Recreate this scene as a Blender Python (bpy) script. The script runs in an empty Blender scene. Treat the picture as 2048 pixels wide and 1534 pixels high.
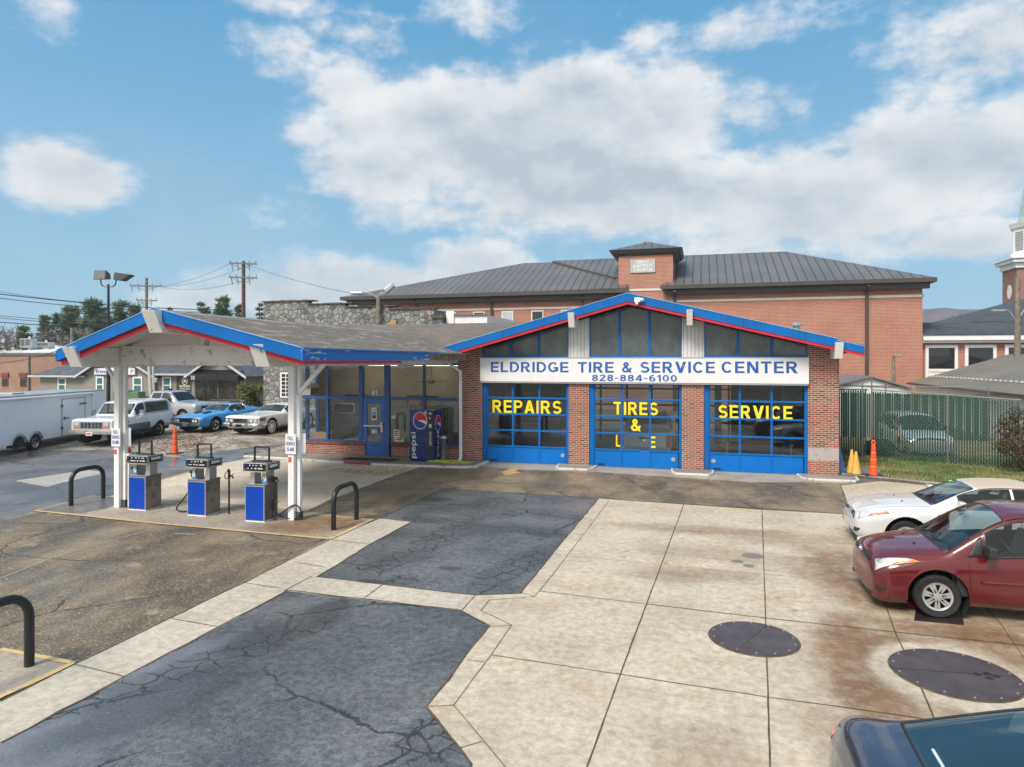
import bpy, bmesh, math, random
import numpy as np
from mathutils import Vector, Matrix
R = math.radians
sc = bpy.context.scene
COL = sc.collection
random.seed(7)
# ------------------------------------------------------------------ camera
FPX, HOR, EYE, TH = 1365.0, 722.0, 3.85, R(15.6)
CT, ST = math.cos(TH), math.sin(TH)
cam = bpy.data.cameras.new('camera'); camo = bpy.data.objects.new('camera', cam); COL.objects.link(camo)
camo.location = (0, 0, EYE); camo.rotation_euler = (R(90), 0, TH)
cam.sensor_width = 36; cam.lens = 36 * FPX / 2048; cam.shift_y = -(767 - HOR) / 2048
cam.clip_end = 3000; cam.clip_start = .1
sc.camera = camo
sc.view_settings.view_transform = 'Standard'; sc.view_settings.look = 'None'
sc.view_settings.exposure = 0.6; sc.view_settings.gamma = 1
SUN_EL, SUN_AZ = R(48), R(202)      # azimuth clockwise from +Y
# ------------------------------------------------------------------ node helpers
def nd(nt, typ, inp=None, **props):
    n = nt.nodes.new('ShaderNode' + typ)
    for k, v in props.items(): setattr(n, k, v)
    for k, v in (inp or {}).items():
        s = n.inputs[k]
        if isinstance(v, bpy.types.NodeSocket): nt.links.new(v, s)
        else:
            if isinstance(v, (tuple, list)) and len(v) == 3 and s.type == 'RGBA': v = (*v, 1)
            s.default_value = v
    return n
def mth(nt, op, a, b=0.0, c=0.0, clamp=False):
    return nd(nt, 'Math', {0: a, 1: b, 2: c}, operation=op, use_clamp=clamp).outputs[0]
def mixc(nt, f, a, b, blend='MIX'):
    return nd(nt, 'Mix', {0: f, 6: a, 7: b}, data_type='RGBA', blend_type=blend, clamp_factor=True).outputs[2]
def noise(nt, vec, scale, detail=4, rough=.55, dist=0.0, out=0):
    return nd(nt, 'TexNoise', {'Vector': vec, 'Scale': scale, 'Detail': detail, 'Roughness': rough, 'Distortion': dist}).outputs[out]
def mapr(nt, v, a, b, c=0.0, d=1.0, smooth=True):
    return nd(nt, 'MapRange', {0: v, 1: a, 2: b, 3: c, 4: d}, interpolation_type='SMOOTHSTEP' if smooth else 'LINEAR', clamp=True).outputs[0]
def vmath(nt, op, a, b=(0, 0, 0)):
    return nd(nt, 'VectorMath', {0: a, 1: b}, operation=op).outputs[0]
def objco(nt): return nd(nt, 'TexCoord').outputs['Object']
def newmat(name):
    m = bpy.data.materials.new(name); m.use_nodes = True; m.node_tree.nodes.clear(); return m, m.node_tree
def finish(nt, surf): nd(nt, 'OutputMaterial', {'Surface': surf})
def bsdf(nt, col, rough=.5, metal=0.0, normal=None, coat=0.0, spec=.5):
    inp = {'Base Color': col, 'Roughness': rough, 'Metallic': metal, 'Coat Weight': coat, 'Specular IOR Level': spec}
    if normal is not None: inp['Normal'] = normal
    return nd(nt, 'BsdfPrincipled', inp).outputs[0]
def bump(nt, h, strength=.3, dist=.01):
    return nd(nt, 'Bump', {'Height': h, 'Strength': strength, 'Distance': dist}).outputs[0]
def blob(nt, vec, cx, cy, rx, ry, rot=0.0, amp=.5, scale=1.6, soft=.35):
    """irregular stain mask, 1 inside"""
    d = vmath(nt, 'SUBTRACT', vec, (cx, cy, 0))
    if rot: d = nd(nt, 'VectorRotate', {'Vector': d, 'Angle': -rot}, rotation_type='Z_AXIS').outputs[0]
    d = vmath(nt, 'MULTIPLY', d, (1 / rx, 1 / ry, 0))
    l = nd(nt, 'VectorMath', {0: d}, operation='LENGTH').outputs['Value']
    n = noise(nt, vec, scale, 5, .6)
    v = mth(nt, 'ADD', l, mth(nt, 'MULTIPLY', mth(nt, 'SUBTRACT', n, .5), amp * 2))
    return mapr(nt, v, 1 + soft, 1 - soft)
def bmax(nt, lst):
    r = lst[0]
    for x in lst[1:]: r = mth(nt, 'MAXIMUM', r, x)
    return r
# ------------------------------------------------------------------ world: nishita sky with clouds
def azel(px, py):
    X = (px - 1024) / FPX; b = (HOR - py) / FPX
    return math.atan(X), math.atan(b / math.hypot(1, X))
w = bpy.data.worlds.new('World'); sc.world = w; w.use_nodes = True
nt = w.node_tree; nt.nodes.clear()
sky = nd(nt, 'TexSky', sky_type='NISHITA', sun_disc=False, sun_elevation=SUN_EL, sun_rotation=SUN_AZ,
         altitude=600, air_density=1.0, dust_density=.5, ozone_density=1.2)
g = nd(nt, 'TexCoord').outputs['Generated']
sx = nd(nt, 'SeparateXYZ', {0: nd(nt, 'VectorRotate', {'Vector': g, 'Angle': -TH}, rotation_type='Z_AXIS').outputs[0]})
az = mth(nt, 'ARCTAN2', sx.outputs[0], sx.outputs[1]); el = mth(nt, 'ARCSINE', sx.outputs[2])
def skyvec(da=0.0, de=0.0, fa=1.0, fe=1.5):
    return nd(nt, 'CombineXYZ', {0: mth(nt, 'MULTIPLY', mth(nt, 'ADD', az, da), fa), 1: mth(nt, 'MULTIPLY', mth(nt, 'ADD', el, de), fe)}).outputs[0]
pv = skyvec()
f1 = noise(nt, pv, 7.0, 9, .58)
f2 = noise(nt, skyvec(.012, .03), 7.0, 6, .58)
big = noise(nt, pv, 3.0, 3, .5)
# (px, py, rx, ry, weight) of the cloud masses
CL = [(1060, 275, 460, 165, 1.0), (880, 240, 290, 115, .9), (1150, 180, 230, 75, .9), (760, 340, 200, 90, .8), (1280, 250, 260, 150, .9), (700, 170, 110, 60, .7),
      (1300, 390, 620, 110, .9), (1650, 400, 420, 125, .9), (1900, 320, 300, 120, .95), (1500, 215, 130, 70, .6),
      (140, 355, 125, 72, 1.0), (940, 550, 160, 95, 1.0), (740, 575, 260, 75, .95), (560, 590, 220, 60, .8), (390, 600, 110, 32, .85),
      (560, 95, 130, 60, .42), (720, 65, 150, 55, .42), (950, 15, 110, 55, .42), (640, 120, 80, 55, .36), (1290, 80, 90, 60, .36), (1985, 80, 180, 130, .5), (1920, 170, 150, 70, .35),
      (1950, 480, 170, 45, .85), (1480, 520, 90, 20, .7), (110, 10, 80, 50, .36), (560, 5, 180, 35, .4), (620, 265, 90, 50, .5), (1480, 60, 150, 45, .33),
      (1700, 490, 600, 50, .4), (1000, 430, 500, 50, .5), (2500, 300, 300, 200, .8)]
M = None
for px, py, rx, ry, wt in CL:
    a, e = azel(px, py)
    d = mth(nt, 'SQRT', mth(nt, 'ADD', mth(nt, 'POWER', mth(nt, 'MULTIPLY', mth(nt, 'SUBTRACT', az, a), FPX / rx), 2.0),
                            mth(nt, 'POWER', mth(nt, 'MULTIPLY', mth(nt, 'SUBTRACT', el, e), FPX / ry), 2.0)))
    v = mth(nt, 'MULTIPLY', mth(nt, 'SUBTRACT', 1.0, d), wt)
    M = v if M is None else mth(nt, 'MAXIMUM', M, v)
M = mth(nt, 'MAXIMUM', M, -.55)
f3 = noise(nt, skyvec(.3, .1, 1.0, 1.8), 26.0, 7, .62)
edge = mth(nt, 'ADD', M, mth(nt, 'ADD', mth(nt, 'MULTIPLY', mth(nt, 'SUBTRACT', f1, .5), 1.25), mth(nt, 'MULTIPLY', mth(nt, 'SUBTRACT', f3, .5), .55)))
dens = mapr(nt, edge, .0, .46)
lit = mth(nt, 'ADD', .74, mth(nt, 'ADD', mth(nt, 'MULTIPLY', mth(nt, 'SUBTRACT', f1, f2), 1.9), mth(nt, 'MULTIPLY', mth(nt, 'SUBTRACT', f3, .5), .35)), clamp=True)
lit = mth(nt, 'SUBTRACT', lit, mth(nt, 'MULTIPLY', mapr(nt, mth(nt, 'ADD', M, mth(nt, 'MULTIPLY', mth(nt, 'SUBTRACT', big, .5), 1.4)), .25, .95), .5), clamp=True)
_a, _e = azel(1080, 352)
sh = mth(nt, 'SQRT', mth(nt, 'ADD', mth(nt, 'POWER', mth(nt, 'MULTIPLY', mth(nt, 'SUBTRACT', az, _a), FPX / 380), 2.0), mth(nt, 'POWER', mth(nt, 'MULTIPLY', mth(nt, 'SUBTRACT', el, _e), FPX / 75), 2.0)))
lit = mth(nt, 'SUBTRACT', lit, mth(nt, 'MULTIPLY', mapr(nt, mth(nt, 'ADD', sh, mth(nt, 'MULTIPLY', mth(nt, 'SUBTRACT', f1, .5), 1.5)), 1.1, .2), .42), clamp=True)
ccol = mixc(nt, lit, (3.5, 3.95, 4.4), (6.0, 6.05, 6.1))
ccol = mixc(nt, mapr(nt, el, .0, .22, .5, 0.0), ccol, (4.6, 5.1, 5.45))
hz = mapr(nt, el, 0.0, .46, 1.0, 0.0, False)
blue = mixc(nt, hz, (.92, 2.7, 4.6), (2.55, 4.25, 5.4))
skyc = mixc(nt, .9, mixc(nt, 1.0, sky.outputs[0], (.6, .85, .85), 'MULTIPLY'), blue)
veil = mapr(nt, noise(nt, pv, 2.2, 6, .6), .45, .8, 0.0, .45)
skyc = mixc(nt, mth(nt, 'MULTIPLY', veil, mapr(nt, el, .5, .1, .3, 1.0)), skyc, (3.6, 4.5, 5.1))
full = mixc(nt, mth(nt, 'MULTIPLY', dens, .94), skyc, ccol)
# sky brightened around the sun, unseen behind the camera, to add ground light
sd = (math.sin(SUN_AZ) * math.cos(SUN_EL), math.cos(SUN_AZ) * math.cos(SUN_EL), math.sin(SUN_EL))
cs = nd(nt, 'VectorMath', {0: g, 1: sd}, operation='DOT_PRODUCT').outputs['Value']
full = mixc(nt, mapr(nt, cs, .05, .8, 0.0, .9), full, (7.6, 7.3, 7.0))
bg = nd(nt, 'Background', {0: full, 1: .1})
nd(nt, 'OutputWorld', {0: bg.outputs[0]})
# ------------------------------------------------------------------ sun
sl = bpy.data.lights.new('sun', 'SUN'); so = bpy.data.objects.new('sun', sl); COL.objects.link(so)
sl.energy = 2.7; sl.angle = R(20); sl.color = (1, .92, .82)
so.rotation_euler = (R(90) - SUN_EL, 0, R(180) - SUN_AZ); so.location = (20, -30, 60)
# ------------------------------------------------------------------ pixel <-> world measuring helpers (all results are plain world points)
def G(px, py, z=0.0):
    Z = (EYE - z) * FPX / (py - HOR); X = (px - 1024) / FPX * Z
    return (X * CT - Z * ST, X * ST + Z * CT)
def F(px, py, n):
    r = (px - 1024) / FPX; u = n * (r * CT - ST) / (CT + r * ST); Z = n * CT - u * ST
    return (u, EYE + (HOR - py) / FPX * Z)
def D(px, py, Z):
    X = (px - 1024) / FPX * Z
    return (X * CT - Z * ST, X * ST + Z * CT, EYE + (HOR - py) / FPX * Z)
# ------------------------------------------------------------------ mesh builder
class MB:
    def __init__(s): s.v = []; s.f = []; s.m = []; s.xf = None; s.mi = 0
    def add(s, vs, fs, mi=None):
        o = len(s.v)
        if s.xf is not None: vs = [tuple(s.xf @ Vector(p)) for p in vs]
        s.v += [tuple(p) for p in vs]
        for f in fs: s.f.append(tuple(i + o for i in f)); s.m.append(s.mi if mi is None else mi)
        return s
    def box(s, x0, x1, y0, y1, z0, z1, mi=None):
        return s.add([(x0, y0, z0), (x1, y0, z0), (x1, y1, z0), (x0, y1, z0), (x0, y0, z1), (x1, y0, z1), (x1, y1, z1), (x0, y1, z1)],
                     [(3, 2, 1, 0), (4, 5, 6, 7), (0, 1, 5, 4), (1, 2, 6, 5), (2, 3, 7, 6), (3, 0, 4, 7)], mi)
    def cbox(s, c, d, mi=None):
        return s.box(c[0] - d[0] / 2, c[0] + d[0] / 2, c[1] - d[1] / 2, c[1] + d[1] / 2, c[2] - d[2] / 2, c[2] + d[2] / 2, mi)
    def poly(s, pts, mi=None): return s.add(pts, [tuple(range(len(pts)))], mi)
    def prism(s, pts, vec, mi=None):
        """polygon pts (3d) swept along vec"""
        n = len(pts); vec = Vector(vec); q = [tuple(Vector(p) + vec) for p in pts]
        return s.add(list(pts) + q, [tuple(range(n))[::-1], tuple(range(n, 2 * n))] + [(i, (i + 1) % n, n + (i + 1) % n, n + i) for i in range(n)], mi)
    def slab(s, pts, t, mi=None): return s.prism(pts, (0, 0, -t), mi)
    def bar(s, p, q, w, h, mi=None, up=(0, 0, 1)):
        """box beam from p to q: w sideways, h along up"""
        p = Vector(p); q = Vector(q); d = (q - p).normalized(); u = Vector(up)
        sd = d.cross(u)
        if sd.length < 1e-4: sd = Vector((1, 0, 0))
        sd.normalize(); u = sd.cross(d).normalized(); a = sd * w / 2; b = u * h / 2
        vs = [p - a - b, p + a - b, p + a + b, p - a + b, q - a - b, q + a - b, q + a + b, q - a + b]
        return s.add([tuple(v) for v in vs], [(3, 2, 1, 0), (4, 5, 6, 7), (0, 1, 5, 4), (1, 2, 6, 5), (2, 3, 7, 6), (3, 0, 4, 7)], mi)
    def tube(s, pts, r, n=8, mi=None, caps=True):
        pts = [Vector(p) for p in pts]; k = len(pts); rs = r if isinstance(r, (list, tuple)) else [r] * k
        vs = []; ref = None
        for i, p in enumerate(pts):
            d = (pts[min(i + 1, k - 1)] - pts[max(i - 1, 0)]).normalized()
            if ref is None: ref = Vector((0, 0, 1)) if abs(d.z) < .9 else Vector((1, 0, 0))
            a = ref - d * ref.dot(d); a.normalize(); ref = a; b = d.cross(a)
            vs += [tuple(p + (a * math.cos(2 * math.pi * j / n) + b * math.sin(2 * math.pi * j / n)) * rs[i]) for j in range(n)]
        fs = [(i * n + j, i * n + (j + 1) % n, (i + 1) * n + (j + 1) % n, (i + 1) * n + j) for i in range(k - 1) for j in range(n)]
        if caps: fs += [tuple(range(n))[::-1], tuple(range((k - 1) * n, k * n))]
        return s.add(vs, fs, mi)
    def cyl(s, p, q, r0, r1=None, n=16, mi=None): return s.tube([p, q], [r0, r0 if r1 is None else r1], n, mi)
    def lathe(s, prof, c=(0, 0, 0), n=24, axis='z', mi=None, close=False):
        """prof: (radius, height)"""
        vs = []
        for r, h in prof:
            for j in range(n):
                a = 2 * math.pi * j / n; x, y = r * math.cos(a), r * math.sin(a)
                p = (x, y, h) if axis == 'z' else ((x, h, y) if axis == 'y' else (h, x, y))
                vs.append((p[0] + c[0], p[1] + c[1], p[2] + c[2]))
        k = len(prof); fs = [(i * n + j, i * n + (j + 1) % n, (i + 1) * n + (j + 1) % n, (i + 1) * n + j) for i in range(k - 1) for j in range(n)]
        if close: fs += [tuple(range(n))[::-1], tuple(range((k - 1) * n, k * n))]
        return s.add(vs, fs, mi)
    def text(s, txt, o, ux, uy, w, h, bold=.0, ext=.006, mi=None, sp=1.0):
        """lettering in a w x h box: block capitals and digits are built from bars and arcs, other text from the built-in font"""
        ux = Vector(ux).normalized(); uy = Vector(uy).normalized(); uz = ux.cross(uy); o = Vector(o)
        if all(c in GLYPH or c == ' ' for c in txt):
            x = 0.0; pcs = []
            for c in txt:
                if c == ' ': x += .45; continue
                gw, parts = GLYPH[c]
                for k, p in enumerate(parts):
                    for q in p: pcs.append(([(x + a, b) for a, b in q], k))
                x += gw + .17
            x -= .17; f = w / x
            for q, k in pcs: s.prism([tuple(o + ux * (a * f) + uy * (b * h)) for a, b in q], tuple(uz * (ext + .0003 * k)), mi)
            return s
        vs, fs = text_geo(txt, 0, sp); b = bold; k = 0
        for dx, dy in ([(0, 0)] if not b else [(-b, 0), (b, 0), (-b / 2, b * .7), (b / 2, -b * .7), (0, 0)]):
            P = [tuple(o + ux * (b * h + x * (w - 2 * b * h) + dx * h) + uy * (b * .7 * h + y * h * (1 - 1.4 * b) + dy * h) + uz * ((ext + .0004 * k if z > 0 else 0))) for x, y, z in vs]
            s.add(P, fs, mi); k += 1
        return s
def _b(x0, y0, x1, y1): return [[(x0, y0), (x1, y0), (x1, y1), (x0, y1)]]
def _d(x0, y0, x1, y1, w): return [[(x0, y0), (x0 + w, y0), (x1 + w, y1), (x1, y1)]]
def _a(cx, cy, rx, ry, a0, a1, t=.19, tv=.17):
    n = max(3, int(abs(a1 - a0) / 15)); r = []
    for i in range(n):
        A, B = R(a0 + (a1 - a0) * i / n), R(a0 + (a1 - a0) * (i + 1) / n)
        r.append([(cx + rx * math.cos(A), cy + ry * math.sin(A)), (cx + rx * math.cos(B), cy + ry * math.sin(B)), (cx + (rx - t) * math.cos(B), cy + (ry - tv) * math.sin(B)), (cx + (rx - t) * math.cos(A), cy + (ry - tv) * math.sin(A))])
    return r
_st = _b(0, 0, .2, 1)
_P = [_st, _b(.2, .83, .44, 1), _b(.2, .40, .44, .57), _a(.44, .70, .30, .30, -90, 90)]
GLYPH = {'A': (.86, [_d(0, 0, .31, 1, .24), _d(.62, 0, .31, 1, .24), _b(.2, .2, .66, .37)]), 'B': (.76, [_st, _b(.2, .83, .45, 1), _b(.2, .43, .45, .6), _a(.45, .715, .26, .285, -90, 90), _b(.2, 0, .48, .17), _a(.48, .3, .28, .3, -90, 90)]),
         'C': (.82, [_a(.42, .5, .42, .5, 40, 320)]), 'D': (.8, [_st, _b(.2, 0, .38, .17), _b(.2, .83, .38, 1), _a(.38, .5, .42, .5, -90, 90)]), 'E': (.7, [_st, _b(.2, 0, .7, .17), _b(.2, .42, .65, .58), _b(.2, .83, .68, 1)]), 'F': (.66, [_st, _b(.2, .42, .58, .58), _b(.2, .83, .66, 1)]),
         'G': (.86, [_a(.43, .5, .43, .5, 40, 340), _b(.47, .36, .86, .52), _b(.67, .1, .86, .37)]), 'H': (.8, [_st, _b(.6, 0, .8, 1), _b(.2, .42, .6, .6)]), 'I': (.2, [_st]), 'K': (.84, [_st, _d(.2, .28, .54, 1, .28), _d(.58, 0, .28, .55, .26)]), 'L': (.64, [_st, _b(.2, 0, .64, .17)]),
         'N': (.82, [_st, _b(.62, 0, .82, 1), _d(.58, 0, 0, 1, .24)]), 'O': (.9, [_a(.45, .5, .45, .5, 0, 360)]), 'P': (.74, _P), 'R': (.82, _P + [_d(.56, 0, .30, .42, .26)]), 'S': (.74, [_a(.37, .70, .35, .30, 25, 270), _a(.37, .29, .37, .29, -155, 90)]), 'T': (.76, [_b(0, .83, .76, 1), _b(.28, 0, .48, .83)]),
         'U': (.8, [_b(0, .35, .2, 1), _b(.6, .35, .8, 1), _a(.4, .35, .4, .35, 180, 360)]), 'V': (.86, [_d(.31, 0, 0, 1, .24), _d(.31, 0, .62, 1, .24)]), '&': (.9, [_a(.36, .76, .24, .24, 0, 360), _a(.34, .28, .34, .28, 60, 340), _d(.66, 0, .14, .66, .24), _d(.55, .08, .70, .45, .19)]),
         '0': (.68, [_a(.34, .5, .34, .5, 0, 360)]), '1': (.42, [_b(.2, 0, .4, 1), [[(0, .62), (0, .8), (.2, 1), (.22, .82)]]]), '2': (.68, [_a(.34, .68, .34, .32, 0, 165), _b(0, 0, .68, .17), _d(0, .17, .42, .66, .26)]), '3': (.66, [_a(.32, .72, .31, .28, -90, 150), _a(.32, .29, .34, .29, -150, 90)]), '4': (.74, [_b(.42, 0, .62, 1), _b(0, .2, .74, .37), _d(0, .3, .38, 1, .2)]),
         '6': (.68, [_a(.34, .32, .34, .32, 0, 360), _a(.36, .5, .36, .5, 60, 200)]), '8': (.68, [_a(.34, .74, .31, .26, 0, 360), _a(.34, .29, .34, .29, 0, 360)]), '9': (.68, [_a(.34, .68, .34, .32, 0, 360), _a(.32, .5, .36, .5, -120, 20)]), '-': (.4, [_b(.03, .38, .37, .54)])}
TEXTS = {}
def text_geo(txt, bold, sp):
    if (txt, bold, sp) in TEXTS: return TEXTS[(txt, bold, sp)]
    cu = bpy.data.curves.new('lettering', 'FONT'); cu.body = txt; cu.extrude = .01; cu.resolution_u = 3; cu.space_character = sp; cu.align_x = 'CENTER'
    ob = bpy.data.objects.new('lettering', cu); COL.objects.link(ob); dg = bpy.context.evaluated_depsgraph_get()
    me = bpy.data.meshes.new_from_object(ob.evaluated_get(dg)); a = np.array([v.co for v in me.vertices]); fs = [tuple(p.vertices) for p in me.polygons]
    lo, hi = a.min(0), a.max(0); b = (a - lo) / (hi - lo); b[:, 2] = b[:, 2] - .5
    bpy.data.objects.remove(ob); bpy.data.curves.remove(cu); bpy.data.meshes.remove(me)
    TEXTS[(txt, bold, sp)] = (b.tolist(), fs); return TEXTS[(txt, bold, sp)]
OFF = {}
def thing(name, label, cat, loc=(0, 0, 0), rz=0.0, group=None, world=False):
    o = bpy.data.objects.new(name, None); COL.objects.link(o); o.empty_display_size = .2
    o.location = loc; o.rotation_euler = (0, 0, rz); tag(o, label, cat, group)
    if world: OFF[o.name] = Vector(loc)
    return o
def tag(o, label, cat, group=None):
    o['label'] = label; o['category'] = cat
    if group: o['group'] = group
    return o
def obj(name, mb, mats, parent=None, smooth=False, bevel=0.0, seg=2):
    me = bpy.data.meshes.new(name)
    off = OFF.get(parent.name) if parent is not None else None
    vs = mb.v if off is None else [(x - off.x, y - off.y, z - off.z) for x, y, z in mb.v]
    me.from_pydata(vs, [], mb.f)
    mats = mats if isinstance(mats, (list, tuple)) else [mats]
    for m in mats: me.materials.append(m)
    if len(mats) > 1: me.polygons.foreach_set('material_index', mb.m)
    bm = bmesh.new(); bm.from_mesh(me)
    bmesh.ops.recalc_face_normals(bm, faces=bm.faces); bm.to_mesh(me); bm.free()
    if smooth:
        me.polygons.foreach_set('use_smooth', [True] * len(me.polygons))
        if smooth != 'all': me.set_sharp_from_angle(angle=R(40))
    o = bpy.data.objects.new(name, me); COL.objects.link(o)
    if parent is not None:
        o.parent = parent
        if off is not None: OFF[o.name] = off
    if bevel:
        b = o.modifiers.new('bevel', 'BEVEL'); b.width = bevel; b.segments = seg; b.limit_method = 'ANGLE'; b.angle_limit = R(40)
    return o
def solo(name, mb, mats, label, cat, group=None, loc=None, **k):
    if loc is not None: mb.v = [(x - loc[0], y - loc[1], z - loc[2]) for x, y, z in mb.v]
    o = obj(name, mb, mats, None, **k)
    if loc is not None: o.location = loc
    return tag(o, label, cat, group)
def struct(name, mb, mats, **k):
    o = obj(name, mb, mats, None, **k); o['kind'] = 'structure'; return o
def copy_tree(o, parent=None):
    c = o.copy(); COL.objects.link(c); c.parent = parent
    for ch in list(o.children): copy_tree(ch, c)
    return c
# ------------------------------------------------------------------ materials
def basic(name, col, rough=.5, metal=0.0, var=.1, vs=1.5, bp=0.0, bs=40.0, coat=0.0, spec=.5, dirt=0.0, dcol=(.12, .1, .08), streak=0.0):
    m, nt = newmat(name); v = objco(nt)
    n = noise(nt, v, vs, 6, .6); f = mapr(nt, n, .3, .7)
    c = mixc(nt, f, tuple(x * (1 - var) for x in col), tuple(min(1, x * (1 + var)) for x in col))
    if dirt: c = mixc(nt, mth(nt, 'MULTIPLY', mapr(nt, noise(nt, v, vs * 2.3, 8, .7), .5, .75), dirt), c, dcol)
    if streak: c = mixc(nt, mth(nt, 'MULTIPLY', mapr(nt, noise(nt, vmath(nt, 'MULTIPLY', v, (7, 7, .5)), 1.0, 6, .7), .52, .72), streak), c, dcol)
    nrm = bump(nt, noise(nt, v, bs, 3), bp) if bp else None
    r = mapr(nt, noise(nt, v, vs * 3, 3), .3, .7, max(.02, rough - .06), rough + .06)
    finish(nt, bsdf(nt, c, r, metal, nrm, coat, spec)); return m
def flake_paint(name, col, peel=(.35, .33, .3), amount=.5, rough=.55, scale=3.0, stretch=(1, 1, 1)):
    m, nt = newmat(name); v = objco(nt); vv = vmath(nt, 'MULTIPLY', v, stretch)
    n = noise(nt, vv, scale, 10, .72); f = mapr(nt, n, .72 - amount * .2, .74 - amount * .2)
    c = mixc(nt, mapr(nt, noise(nt, v, .9, 5), .3, .7), tuple(x * .88 for x in col), col)
    c = mixc(nt, f, c, peel)
    finish(nt, bsdf(nt, c, rough, 0, bump(nt, f, .3, .003))); return m
def wallvec(nt):
    """(horizontal, z) coordinates on any vertical face"""
    tc = nd(nt, 'TexCoord'); p = nd(nt, 'SeparateXYZ', {0: tc.outputs['Object']}); n = nd(nt, 'SeparateXYZ', {0: tc.outputs['Normal']})
    k = mth(nt, 'GREATER_THAN', mth(nt, 'ABSOLUTE', n.outputs[0]), mth(nt, 'ABSOLUTE', n.outputs[1]))
    h = nd(nt, 'Mix', {0: k, 2: p.outputs[0], 3: p.outputs[1]}, data_type='FLOAT').outputs[0]
    return nd(nt, 'CombineXYZ', {0: h, 1: p.outputs[2]}).outputs[0], tc.outputs['Object']
def brick(name, c1, c2, mortar, dark=None, bw=.215, bh=.07, mort=.012, stain=.3, wash=0.0):
    m, nt = newmat(name); v, ob = wallvec(nt)
    b = nd(nt, 'TexBrick', {'Vector': v, 'Color1': c1, 'Color2': c2, 'Mortar': mortar, 'Scale': 1.0, 'Mortar Size': mort, 'Mortar Smooth': .1, 'Bias': 0.0, 'Brick Width': bw, 'Row Height': bh}, offset=.5)
    # a second brick texture with wide bias picks out the burnt bricks
    col = b.outputs['Color']
    if dark:
        b2 = nd(nt, 'TexBrick', {'Vector': v, 'Color1': (0, 0, 0), 'Color2': (1, 1, 1), 'Mortar': (0, 0, 0), 'Scale': 1.0, 'Mortar Size': mort, 'Brick Width': bw, 'Row Height': bh}, offset=.5)
        sep = nd(nt, 'SeparateColor', {0: b2.outputs['Color']}).outputs[0]
        col = mixc(nt, mapr(nt, sep, .76, .8, 0.0, .85, False), col, dark)
    col = mixc(nt, mapr(nt, noise(nt, ob, .5, 5, .65), .35, .7, 0.0, stain), col, tuple(x * .55 for x in c1))
    if wash: col = mixc(nt, mapr(nt, noise(nt, ob, 2.5, 9, .75), .58, .66, 0.0, wash), col, (.55, .5, .46))
    h = mth(nt, 'SUBTRACT', 1.0, b.outputs['Fac'])
    finish(nt, bsdf(nt, col, .85, 0, bump(nt, h, .6, .008))); return m
def glass(name, tint=(.9, .95, .95), opac=0.0, ocol=(.02, .025, .03), rough=.02, ior=1.5, dirt=0.0):
    m, nt = newmat(name); v = objco(nt)
    tr = nd(nt, 'BsdfTransparent', {0: tint}).outputs[0]
    base = tr
    if opac: base = nd(nt, 'MixShader', {0: opac, 1: tr, 2: bsdf(nt, ocol, .3)}).outputs[0]
    if dirt:
        f = mapr(nt, noise(nt, vmath(nt, 'MULTIPLY', v, (1, 1, .45)), 2.2, 8, .7), .35, .7, dirt * .5, dirt)
        base = nd(nt, 'MixShader', {0: f, 1: base, 2: bsdf(nt, mixc(nt, noise(nt, v, 3, 5), (.04, .07, .075), (.20, .25, .255)), .8)}).outputs[0]
    gl = nd(nt, 'BsdfGlossy', {0: (1, 1, 1), 'Roughness': rough, 'Normal': bump(nt, noise(nt, v, .8, 2), .04, .05)}).outputs[0]
    ge = nd(nt, 'NewGeometry'); co = mth(nt, 'ABSOLUTE', nd(nt, 'VectorMath', {0: ge.outputs['Normal'], 1: ge.outputs['Incoming']}, operation='DOT_PRODUCT').outputs['Value'])
    f0 = ((ior - 1) / (ior + 1)) ** 2; fr = mth(nt, 'ADD', f0, mth(nt, 'MULTIPLY', 1 - f0, mth(nt, 'POWER', mth(nt, 'SUBTRACT', 1.0, co, clamp=True), 5.0)))
    finish(nt, nd(nt, 'MixShader', {0: fr, 1: base, 2: gl}).outputs[0]); return m
def carpaint(name, col, metal=.0, rough=.28, flake=.06, dirt=.0):
    m, nt = newmat(name); v = objco(nt)
    c = mixc(nt, mapr(nt, noise(nt, v, 1.2, 5), .3, .7), tuple(x * .93 for x in col), col)
    c = mixc(nt, mth(nt, 'MULTIPLY', noise(nt, v, 900, 1), flake), c, (.8, .8, .8))
    if dirt: c = mixc(nt, mapr(nt, nd(nt, 'SeparateXYZ', {0: v}).outputs[2], .75, .2, 0.0, dirt), c, (.16, .14, .12))
    finish(nt, bsdf(nt, c, rough, metal, None, .9, .35)); return m
def emit(name, col, st):
    m, nt = newmat(name); finish(nt, nd(nt, 'Emission', {0: (*col, 1), 1: st}).outputs[0]); return m

M_BRICK = brick('station_brick', (.33, .085, .048), (.24, .062, .04), (.44, .36, .30), dark=(.05, .035, .035), stain=.25, wash=.35)
M_BRICK2 = brick('church_brick', (.45, .14, .078), (.36, .108, .06), (.47, .36, .29), bw=.30, bh=.10, mort=.016, stain=.25)
M_BRICK3 = brick('orange_brick', (.36, .18, .10), (.28, .12, .07), (.40, .32, .26), bw=.35, bh=.12, mort=.02, stain=.45)
M_BLOCK = brick('gray_block', (.27, .26, .235), (.255, .245, .22), (.22, .21, .19), bw=.45, bh=.22, mort=.012, stain=.1)
M_BLUE = basic('blue_paint', (.001, .125, .42), .5, spec=.2, var=.10, dirt=.3, dcol=(.02, .09, .24), streak=.35)
M_BLUEPEEL = flake_paint('peeling_blue_paint', (.004, .15, .47), (.45, .52, .58), .72, scale=2.2, stretch=(1, .5, 3))
M_BLUEDK = basic('frame_blue', (.012, .085, .30), .4, var=.1)
M_RED = basic('red_trim', (.55, .012, .03), .5, var=.1, dirt=.1)
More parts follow.
